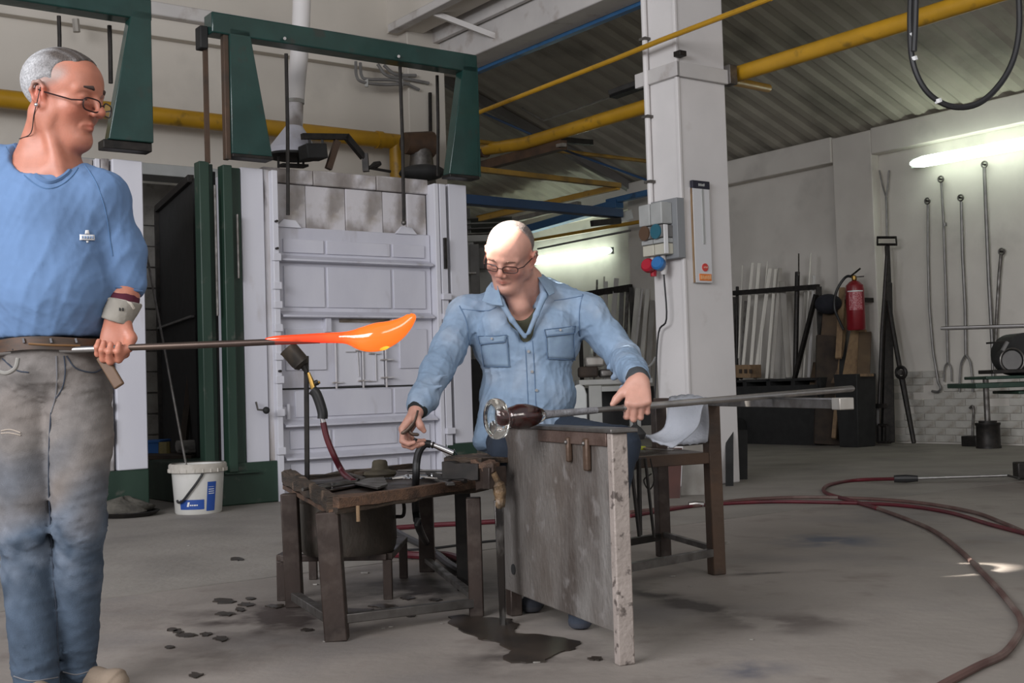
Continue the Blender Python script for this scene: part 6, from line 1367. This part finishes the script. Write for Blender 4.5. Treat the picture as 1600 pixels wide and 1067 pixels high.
seam(T, [(4, 219), (20, 250), (42, 278), (68, 294), (92, 291), (112, 276), (126, 256)], .0018, mat('seam_blue', (.08, .16, .30), rough=.9), 'collar_seam', ts, .0005, 6)
seam(T, [(128, 252), (150, 285), (165, 330), (172, 375), (176, 400)], .0018, mat('seam_blue', (.08, .16, .30)), 'sleeve_seam', ts, .0005, 6)
seam(T, [(180, 448), (200, 452), (222, 455)], .0035, CT, 'sleeve_hem', ts, .001, 6)
patch(T, [(124, 367), (147, 367), (147, 376), (124, 376)], LWHITE, 'chest_logo', ts, .004, 6, 3, .001)
patch(T, [(133, 360), (138, 360), (139, 366), (132, 366)], LWHITE, 'chest_logo', ts, .004, 3, 3, .001); patch(T, [(134, 377), (138, 377), (137, 380), (135, 380)], LWHITE, 'chest_logo', ts, .004, 2, 2, .001)
for k_ in range(5): patch(T, [(127+k_*4, 369.5), (129.2+k_*4, 369.5), (129.2+k_*4, 373.5), (127+k_*4, 373.5)], mat('logo_blue', (.20, .30, .48)), 'logo_lettering', ts, .0065, 2, 2, .001)
# maroon undersleeve, wristband
S = SDF(); S.cap(elb+ZZ*.01, L_(190, 476, .02), .050, .046, .01); mesh_obj('undersleeve', *surf(S, .004, sines(8, 4, .05, .001)), COTTON, pm, lambda V_: np.tile(np.array([.075, .008, .022]), (len(V_), 1)))
for z0_, z1_, r0_, r1_, nm in ((468, 500, .049, .040, 'wristband'),):
    S = SDF(); S.cap(L_(193, z0_+4, .015), L_(182, z1_, -.01), r0_, r1_, .004); S.half(L_(190, z0_, 0), (.25, 0, 1), .003); S.half(L_(182, z1_+3, 0), (-.35, 0, -1), .003)
    wb_ = mesh_obj(nm, *surf(S, .003, sines(9, 4, .04, .0012)), COTTON, pm, lambda V_: np.tile(np.array([.27, .25, .215]), (len(V_), 1)))
    Tw = bvh(wb_); seam(Tw, [(160, 470), (180, 464), (200, 470), (209, 482)], .004, mat('band_edge', (.45, .41, .35), rough=.9), 'band_edge', wb_, .001)
    for x_ in (186, 190.5): patch(Tw, [(x_, 481), (x_+2.6, 481.5), (x_+2.6, 486), (x_, 485.5)], BLACKM, 'print_mark', wb_, .003, 2, 2, .001)
# jeans
S = SDF()
hipc = L_(82, 560, .06)
S.ell(L_(82, 548, .06), (.148, .130, .060), k=.03); S.ell(L_(82, 585, .07), (.150, .135, .09), k=.04)
kneeR = L_(124, 812, .0); kneeL_ = L_(38, 815, .02); ankR = L_(122, 1054, .06); ankL = L_(56, 1066, -.04)
S.chain([L_(120, 590, .06), L_(124, 690, .03), kneeR, L_(122, 900, .03), ankR], [.095, .086, .068, .062, .050], .02)
S.chain([L_(40, 590, .07), L_(38, 690, .04), kneeL_, L_(45, 900, .01), ankL], [.098, .090, .072, .066, .060], .02)
S.cap(L_(150, 825, .02), L_(130, 832, -.02), .020, .03, .03); S.cap(L_(15, 845, -.03), L_(60, 838, -.04), .018, .02, .03)
S.half(L_(82, 527, 0), (0, 0, 1), .006)
for p_, rr_ in ((L_(122, 1082, .06), .052), (L_(56, 1096, -.04), .06)): S.ell(p_, (.09, .09, .030), k=.006, op=1)
fj = sines(21, 7, .13, .0055, True, (.8, .8, 1.4)); fj2 = sines(22, 8, .035, .0022, True, (.7, .7, 1.7))
def dJ(P):
    z = P[:, 2]; w = .55+.6*np.exp(-((z-.45)/.10)**2)+.7*np.exp(-((z-.80)/.08)**2)+.8*np.exp(-((z-.06)/.07)**2); return (fj(P)+fj2(P))*np.clip(w, 0, 1.5)
xc = {}
def cJ(V_):
    z = V_[:, 2]; n = sines(23, 6, .22, 1, False)(V_); n2 = sines(24, 5, .07, 1, False)(V_)
    t = np.clip((z-.42+.05*n)/.22, 0, 1)[:, None]; base = np.array([.046, .070, .105])*(1-t)+np.array([.17, .155, .145])*t
    f_ = np.clip(.25*n2+.35, 0, 1)[:, None]*np.exp(-((z-.40)/.12)**2)[:, None]*.6; base = base*(1-f_)+np.array([.22, .25, .30])*f_
    n5 = sines(25, 8, .025, 1, True, (1, 1, 2.5))(V_)[:, None]; base = base*(1+.10*np.clip(n5, -1, 1)); f3 = np.clip(n*.5, 0, 1)[:, None]*t*.5; base = base*(1-f3)+np.array([.17, .135, .11])*f3
    return base*(1+.08*n2[:, None])
je = mesh_obj('jeans', *surf(S, .0060, dJ), JEANS, pm, cJ)
T = bvh(je)
ST = mat('jeans_seam', (.16, .16, .17), rough=.9); SD_ = mat('jeans_seam_dark', (.035, .045, .065), rough=.9)
seam(T, [(88, 556), (89, 590), (87, 620), (80, 645)], .002, ST, 'fly_seam', je); seam(T, [(100, 556), (102, 580), (98, 605), (88, 622)], .0018, SD_, 'fly_seam', je)
seam(T, [(104, 556), (118, 575), (145, 582), (160, 576)], .002, SD_, 'pocket_seam', je); seam(T, [(80, 645), (77, 700), (77, 780), (82, 870), (88, 960), (91, 1040)], .002, SD_, 'inner_seam', je)
seam(T, [(4, 560), (25, 578), (45, 582)], .002, SD_, 'pocket_seam', je); seam(T, [(98, 1049), (120, 1054), (146, 1046)], .0018, ST, 'cuff_seam', je); seam(T, [(22, 1056), (50, 1064), (90, 1058)], .0018, ST, 'cuff_seam', je)
for dy in (0, 4): seam(T, [(2, 673+dy), (16, 671+dy*1.4), (32, 676+dy)], .0016, mat('frayed_thread', (.42, .36, .30), rough=.9), 'frayed_tear', je)
# belt
S = SDF(); 
bl = MB(); ring = []
for a_ in np.linspace(0, 2*PI, 41)[:-1]: ring.append(L_(82, 541, .06)+np.array([math.cos(a_)*.158, math.sin(a_)*.140, .004*math.sin(3*a_)]))
V_ = []; 
for p in ring:
    for dz_, dr_2 in ((-.017, 0), (.017, 0), (.017, .006), (-.017, .006)): c_ = L_(82, 541, .06); q = p+nrm((p-c_)*np.array([1, 1, 0]))*dr_2+ZZ*dz_; V_.append(q)
k_ = len(ring); bl.add(V_, [(4*i+j, 4*i+(j+1) % 4, 4*((i+1) % k_)+(j+1) % 4, 4*((i+1) % k_)+j) for i in range(k_) for j in range(4)])
be = bl.build('belt', mat('belt_leather', (.075, .035, .016), (.035, .022, .014), rough=.5, scale=18, stretch=(1, 1, 4)), pm)
Tb = bvh(be)
seam(Tb, [(45, 537), (80, 539), (125, 540)], .003, mat('belt_highlight', (.17, .085, .03), rough=.5), 'belt_highlight_strip', be); seam(Tb, [(20, 546), (80, 549), (140, 547)], .002, BLACKM, 'belt_edge', be)  # paler strip paints a highlight along the belt
for x_ in (38, 80, 118): MB().bar(on(Tb, x_, 532, .006), on(Tb, x_, 552, .006), .012, .005, up=(0, -1, 0)).build('belt_loop', ST, be)
# wooden tool handle tucked in the belt
tag(MB().bar(L_(158, 556, -.05), L_(187, 604, -.06), .030, .012, up=(0, -1, 0)).build('wooden_tool', mat('handle_wood', (.13, .075, .04), (.10, .055, .03), rough=.6, scale=9), bev=.004), 'brown wooden tool handle sticking down from the standing man belt', 'tool')
MB().tube(spline([L_(28, 560, -.10), L_(24, 575, -.11), L_(10, 583, -.11), L_(-6, 578, -.1)], 5), .006, 8).build('cloth_strap', mat('strap_grey', (.24, .23, .21), rough=.9), pm)
# shoes and socks
def shoe(heel, toe, par, lab, ca=(.30, .27, .23), cb=(.22, .17, .125)):
    S_ = SDF(); d = nrm((toe-heel)*np.array([1, 1, 0])); h0 = heel*np.array([1, 1, 0]); t0 = toe*np.array([1, 1, 0])
    S_.chain([h0+ZZ*.030, h0+(t0-h0)*.45+ZZ*.028, h0+(t0-h0)*.8+ZZ*.022, t0-d*.035+ZZ*.020], [.030, .030, .034, .022], .02); S_.half(A3([0, 0, .004]), (0, 0, -1), .003); S_.ell(h0+d*.01+ZZ*.10, (.032, .032, .04), k=.006, op=1)
    o = mesh_obj('shoe', *surf(S_, .004), JEANS, par, lambda V_: np.where((V_[:, 2] < .022)[:, None], np.array(ca), np.array(cb))); return o
shoe(ankR*np.array([1, 1, 0])+A3([-.03, .02, 0]), ankR*np.array([1, 1, 0])+A3([.150, -.05, 0]), pm, ''); shoe(ankL*np.array([1, 1, 0])+A3([0, .03, 0]), ankL*np.array([1, 1, 0])+A3([.08, -.19, 0]), pm, '')
for a_ in (ankR, ankL): MB().tube([a_*np.array([1, 1, 0])+ZZ*.06, a_+ZZ*.03], [.038, .042], 16).build('sock', mat('sock', (.012, .014, .022), rough=.9), pm)

# ------------------------------------------------------------------ the seated worker at the bench
YG = 4.50
def K_(x, y, dY=0.0): return PY(x, y, YG+dY)
pg = thing('person', 'seated worker in a light denim shirt and glasses turning a blowpipe at the bench', 'person', np.array([K_(835, 700)[0], YG, 0]))
gf = Frame(K_(796, 401, -.12), (-.33, -.80, -.46), roll=-.20, sc=1.00, wy=1.10)
S = SDF(); head(S, gf, lids=.95, mouth_open=0, jowl=.4)
nb_ = K_(832, 476, .05)
S.chain([gf(-.035, 0, -.045), K_(822, 440, -.01), nb_], [.050, .055, .058], .035); S.cap(gf(.0, 0, -.085), K_(812, 478, -.06), .036, .040, .035)
gsr = K_(728, 492, .04); gsl = K_(918, 490, .02); ch = K_(822, 500, .02)
S.cap(nb_, gsr, .052, .050, .04); S.cap(nb_, gsl, .052, .050, .04); S.ell(K_(822, 545, .05), (.155, .095, .15), k=.05); S.ell(K_(826, 630, .04), (.15, .11, .14), k=.05)
S.cap(K_(800, 505, -.02), K_(845, 503, -.02), .050, .050, .03)
ger = K_(682, 580, -.16); gwr = K_(652, 641, -.33); gel = K_(975, 560, -.06)
# where the left hand grips the pipe
def onpipe(x):
    best = min(np.linspace(0, 1, 400), key=lambda t: abs(proj_x(g0+(g1-g0)*t)-x)); return g0+(g1-g0)*best
def proj_x(p): z = (p-CP)@FWD; return 800+FPX*((p-CP)@RGT)/z
gp_ = onpipe(992)
fL = nrm(A3([-.12, -.55, -.83])); nL = nrm(A3([.0, .83, -.55]))
gwl = gp_-fL*.088-nL*.026+A3([.008, 0, .0])
S.chain([gsr, ger, gwr], [.046, .036, .030], .02); S.chain([gsl, gel, gwl], [.046, .036, .031], .02)
tl, tt_ = hand(S, gwl, fL, nL, True, [(50, 70, 45), (52, 74, 45), (55, 74, 45), (56, 74, 45)], [(.015, .026, .0), (.045, .050, .010), (.062, .066, .020), (.080, .078, .024)], 1.06, .03)
fR = nrm(A3([-.50, -.25, -.83])); nR = nrm(A3([.84, -.30, -.42]))
tr, tt2 = hand(S, gwr, fR, nR, False, [(30, 60, 40), (35, 62, 45), (50, 55, 30), (62, 45, 20)], [(.010, .018, .010), (.032, .034, .026), (.050, .030, .050), (.058, .016, .066)], 1.0, .05)
def hairG(Lc, o):
    side = (Lc[:, 0] < -.015+.25*(Lc[:, 2]-.02)) & (Lc[:, 2] > -.045) & (np.abs(Lc[:, 1]) > .03); w = side.astype(float)[:, None]*.55; return o*(1-w)+np.array([.20, .16, .15])*w
bodyG = mesh_obj('body', *surf(S, .0034), SKIN, pg, skincol((.56, .30, .23), gf, 1.0, hairG, .1))
eyes(gf, bodyG)
Sh = SDF(); Sh.ell(gf(-.016, 0, .047), np.array([.0985, .0775*1.10, .0805])*gf.s, gf.R, .01)
Sh.half(gf(.0, 0, -.042), gf.R@A3([.1, 0, -1]), .006); Sh.half(gf(-.005, 0, .05), gf.R@A3([1, 0, -.1]), .008)
for s_ in (1, -1): Sh.ell(gf(.0, .085*s_, -.005), np.array([.030, .03, .040])*gf.s, gf.R, .008, 1)
mesh_obj('hair', *surf(Sh, .0032, sines(6, 6, .010, .0011)), HAIRM, bodyG, lambda V_: np.tile(np.array([.16, .13, .12]), (len(V_), 1)))
for s_ in (1, -1): MB().tube([gf(.093, .011*s_, .018), gf(.094, .026*s_, .023), gf(.083, .046*s_, .020)], [.0025, .0035, .0018], 8).build('eyebrow', mat('brow_brown', (.20, .11, .08), rough=.8), bodyG)
glasses(gf, pg, 'dark rectangular-rimmed glasses', dz=-.006, tilt=.02, dx=.106)
# olive T-shirt in the open collar
S = SDF(); S.ell(K_(822, 548, .03), (.162, .112, .155), k=.05); S.cap(K_(798, 505, -.035), K_(848, 500, -.035), .056, .056, .03); S.ell(K_(812, 462, -.06), (.062, .12, .095), k=.01, op=1)
mesh_obj('undershirt', *surf(S, .005), COTTON, pg, lambda V_: np.tile(np.array([.055, .055, .032]), (len(V_), 1)))
# denim shirt
S = SDF()
S.cap(K_(825, 476, .06), gsr+ZZ*.0, .080, .070, .05); S.cap(K_(852, 466, .05), gsl, .080, .072, .05)
S.ell(K_(822, 535, .03), (.205, .135, .150), k=.06); S.ell(K_(824, 620, .03), (.185, .140, .16), k=.07); S.ell(K_(812, 680, .0), (.165, .15, .09), k=.06)
S.cap(K_(770, 640, -.06), K_(752, 690, -.07), .05, .028, .05)
S.chain([gsr, K_(700, 545, -.07), ger, K_(662, 622, -.27), K_(655, 634, -.31)], [.070, .062, .058, .050, .046], .03)
S.chain([gsl, K_(950, 530, -.0), gel, gel*.45+gwl*.55, gel*.14+gwl*.86], [.070, .064, .060, .051, .045], .03)
S.cap(K_(785, 512, -.025), K_(864, 508, -.025), .078, .078, .04)
# opening at the neck: deep V
S.ell(K_(812, 452, -.09), (.070, .16, .085), k=.010, op=1); S.ell(K_(816, 485, -.13), (.062, .11, .080), k=.012, op=1); S.ell(K_(822, 510, -.15), (.036, .11, .07), k=.012, op=1)
def near(p, q, r): 
    return lambda P: np.exp(-((P-A3(p))**2).sum(1)/r**2)
# creases at the elbows and waist
def cr(p, q, r=.010, k=.02, op=0): S.cap(p, q, r, r*.7, k, op)
for (x0, y0, x1, y1, dY) in ((660, 600, 700, 585, -.26), (650, 612, 690, 604, -.30), (950, 575, 985, 548, -.12), (958, 590, 1000, 572, -.16), (972, 605, 1008, 592, -.22)):
    cr(K_(x0, y0, dY), K_(x1, y1, dY))
fg = sines(31, 7, .12, .0052, True, (1.2, 1, .8)); fg2 = sines(32, 6, .040, .0013, True)
fcr = sines(33, 4, .055, .0032, True, (.5, .5, 1.6)); nE1 = near(gel, 0, .09); nE2 = near(ger, 0, .09); nC1 = near(gwl, 0, .10); nC2 = near(gwr, 0, .1)
def dG(P): return fg(P)+fg2(P)+fcr(P)*np.clip(nE1(P)+nE2(P)+nC1(P)*.7+nC2(P)*.7, 0, 1)
def cG(V_):
    n = sines(34, 6, .20, 1, False)(V_)[:, None]; n2 = sines(35, 6, .06, 1, False)(V_)[:, None]; b_ = np.array([.235, .325, .445])
    f_ = np.clip(.4*n+.12*n2, 0, 1); return b_*(1-f_*.5)+np.array([.46, .50, .56])*f_*.5-.02*np.clip(-n, 0, 1)
sh = mesh_obj('denim_shirt', *surf(S, .0050, dG), DENIM, pg, cG)
T = bvh(sh)
SB = mat('shirt_seam', (.12, .19, .30), rough=.9); SL_ = mat('shirt_panel', (.225, .31, .43), (.26, .36, .475), rough=.9, scale=30)
def pocket(q, flap):
    patch(T, q, SL_, 'chest_pocket', sh, .0035, 8, 8, .003)
    k = q+[q[0]]
    for a, b in zip(k[:-1], k[1:]): seam(T, [a, b], .0014, SB, 'pocket_stitch', sh, .006)
    patch(T, flap, SL_, 'pocket_flap', sh, .007, 8, 4, .003)
    for a, b in zip(flap, flap[1:]+flap[:1]): seam(T, [a, b], .0016, SB, 'pocket_stitch', sh, .0095)
    c = on(T, (flap[2][0]+flap[3][0])/2, flap[2][1]-5, .011); MB().cyl(c, c+A3([0, -.002, 0]), .0045, n=12).build('button', STEEL, sh)
pocket([(751, 530), (793, 527), (797, 570), (778, 579), (756, 572)][:4] if False else [(751, 528), (793, 527), (796, 573), (757, 573)], [(748, 525), (792, 523), (790, 533), (751, 538)])
pocket([(853, 518), (895, 514), (897, 562), (855, 560)], [(850, 515), (897, 509), (897, 520), (853, 525)])
seam(T, [(832, 532), (834, 560), (836, 600), (838, 650)], .0018, SB, 'placket_seam', sh, .001); seam(T, [(820, 532), (822, 560), (824, 600), (826, 655)], .0018, SB, 'placket_seam', sh, .001)
for x_, y_ in ((812, 521), (826, 549), (831, 581), (838, 610)):
    c = on(T, x_, y_, .004)
    if c is not None: MB().cyl(c, c+A3([0, -.003, 0]), .0055, n=14).build('button', STEEL, sh)
seam(T, [(722, 483), (760, 486), (776, 480)], .0018, SB, 'yoke_seam', sh, .001); seam(T, [(866, 470), (890, 466), (912, 462)], .0018, SB, 'yoke_seam', sh, .001)
seam(T, [(718, 478), (728, 500), (732, 530), (733, 548)], .0022, SB, 'armhole_seam', sh, .001); seam(T, [(912, 455), (906, 480), (905, 510), (908, 540)], .0022, SB, 'armhole_seam', sh, .001)
# collar points
def collar(pix, Y0, nm='collar'):
    P_ = [K_(*p) for p in pix]; m = MB(); c = np.mean(P_, axis=0); m.prism(P_, A3([.002, .010, 0])); o = m.build(nm, SL_, sh, bev=.0025, bseg=2); return o
collar([(768, 440, -.06), (777, 446, -.14), (786, 478, -.155), (770, 476, -.145), (753, 470, -.115), (760, 450, -.06)], 0)
collar([(838, 430, -.05), (848, 428, .0), (862, 440, -.02), (866, 458, -.10), (858, 462, -.125), (852, 452, -.11)], 0)
S = SDF(); S.chain([K_(836, 428, .04), K_(846, 440, -.04), K_(850, 462, -.10), K_(838, 492, -.13), K_(826, 520, -.125)], [.010, .012, .013, .010, .008], .01); S.chain([K_(772, 445, -.08), K_(783, 472, -.13), K_(800, 500, -.135), K_(820, 526, -.125)], [.010, .012, .009, .008], .01); S.chain([K_(836, 428, .04), K_(815, 440, .08), K_(772, 445, -.08)], [.012, .014, .010], .01)
mesh_obj('collar_band', *surf(S, .004), DENIM, sh, cG)
# black cuff at the right wrist
S = SDF(); S.cap(gwr*.75+ger*.25, gwr*.96+ger*.04, .040, .037, .005); mesh_obj('black_cuff', *surf(S, .004), COTTON, pg, lambda V_: np.tile(np.array([.015, .018, .018]), (len(V_), 1)))
S = SDF(); S.cap(gwl*.88+gel*.12, gwl*.97+gel*.03, .040, .038, .005); mesh_obj('black_cuff', *surf(S, .004), COTTON, pg, lambda V_: np.tile(np.array([.05, .055, .06]), (len(V_), 1)))
# dark jeans
S = SDF(); hip = K_(830, 712, .05); zse = .50
S.ell(np.array([hip[0], hip[1], .60]), (.175, .14, .10), k=.05)
kr_ = A3([-.03, 4.17, .56]); kl_ = A3([.36, 4.12, .57]); fr_ = A3([.07, 4.28, .09]); fl_ = A3([.19, 3.98, .09])
S.chain([np.array([hip[0]-.09, hip[1], .59]), kr_, fr_], [.088, .062, .048], .03); S.chain([np.array([hip[0]+.09, hip[1], .59]), kl_, A3([.30, 4.08, .30]), fl_], [.088, .064, .056, .050], .03)
mesh_obj('jeans', *surf(S, .007, sines(41, 6, .10, .004)), JEANS, pg, lambda V_: np.tile(np.array([.020, .030, .048]), (len(V_), 1)))
shoe(fr_*np.array([1, 1, 0])+A3([0, .03, 0]), fr_*np.array([1, 1, 0])+A3([-.04, -.12, 0]), pg, '', (.03, .03, .035), (.02, .022, .03)); shoe(fl_*np.array([1, 1, 0])+A3([0, .05, 0]), fl_*np.array([1, 1, 0])+A3([.0, -.14, 0]), pg, '', (.04, .045, .06), (.035, .045, .065))
# seat that carries him
sb2 = MB().hexa([A3(p) for p in ((-.12, 4.36, .455), (.44, 4.50, .455), (.62, 5.05, .455), (.02, 4.92, .455), (-.12, 4.36, .49), (.44, 4.50, .49), (.62, 5.05, .49), (.02, 4.92, .49))]).build('seat_plank', WOODD, bn, bev=.004)
for p in ((-.05, 4.85), (.02, 4.45)): MB().bar(A3([p[0]+.04, p[1], 0]), A3([p[0]+.04, p[1], .455]), .04, .04).build('leg', RUST, bn, bev=.003)
# jacks held in the right hand
hcn = gwr+(fR*.085+nR*.03)
jk = thing('iron_jacks', 'small rusty iron shears held in the right hand of the seated worker', 'shears', hcn-ZZ*.05)
JM = mat('jacks_iron', (.12, .085, .065), (.07, .05, .04), rough=.45, metal=.6, scale=30)
YJ = hcn[1]-.035
J = lambda x, y, d=0: PY(x, y, YJ+d)
MB().tube(spline([J(653, 641), J(650, 652), J(645, 662), J(636, 672), J(627, 678)], 4), [.004]*8+[.006]*5+[.007]*3+[.004], 8).build('blade_arm', JM, jk)
MB().tube(spline([J(648, 660, .01), J(640, 672, .01), J(644, 678, .01), J(655, 679, .01)], 4), [.006]*12+[.003], 8).build('blade_arm', JM, jk)
MB().tube(spline([J(650, 685, .02), J(645, 694, .02), J(640, 695, .02)], 4), .006, 8).build('handle_bow', BLACK, jk)
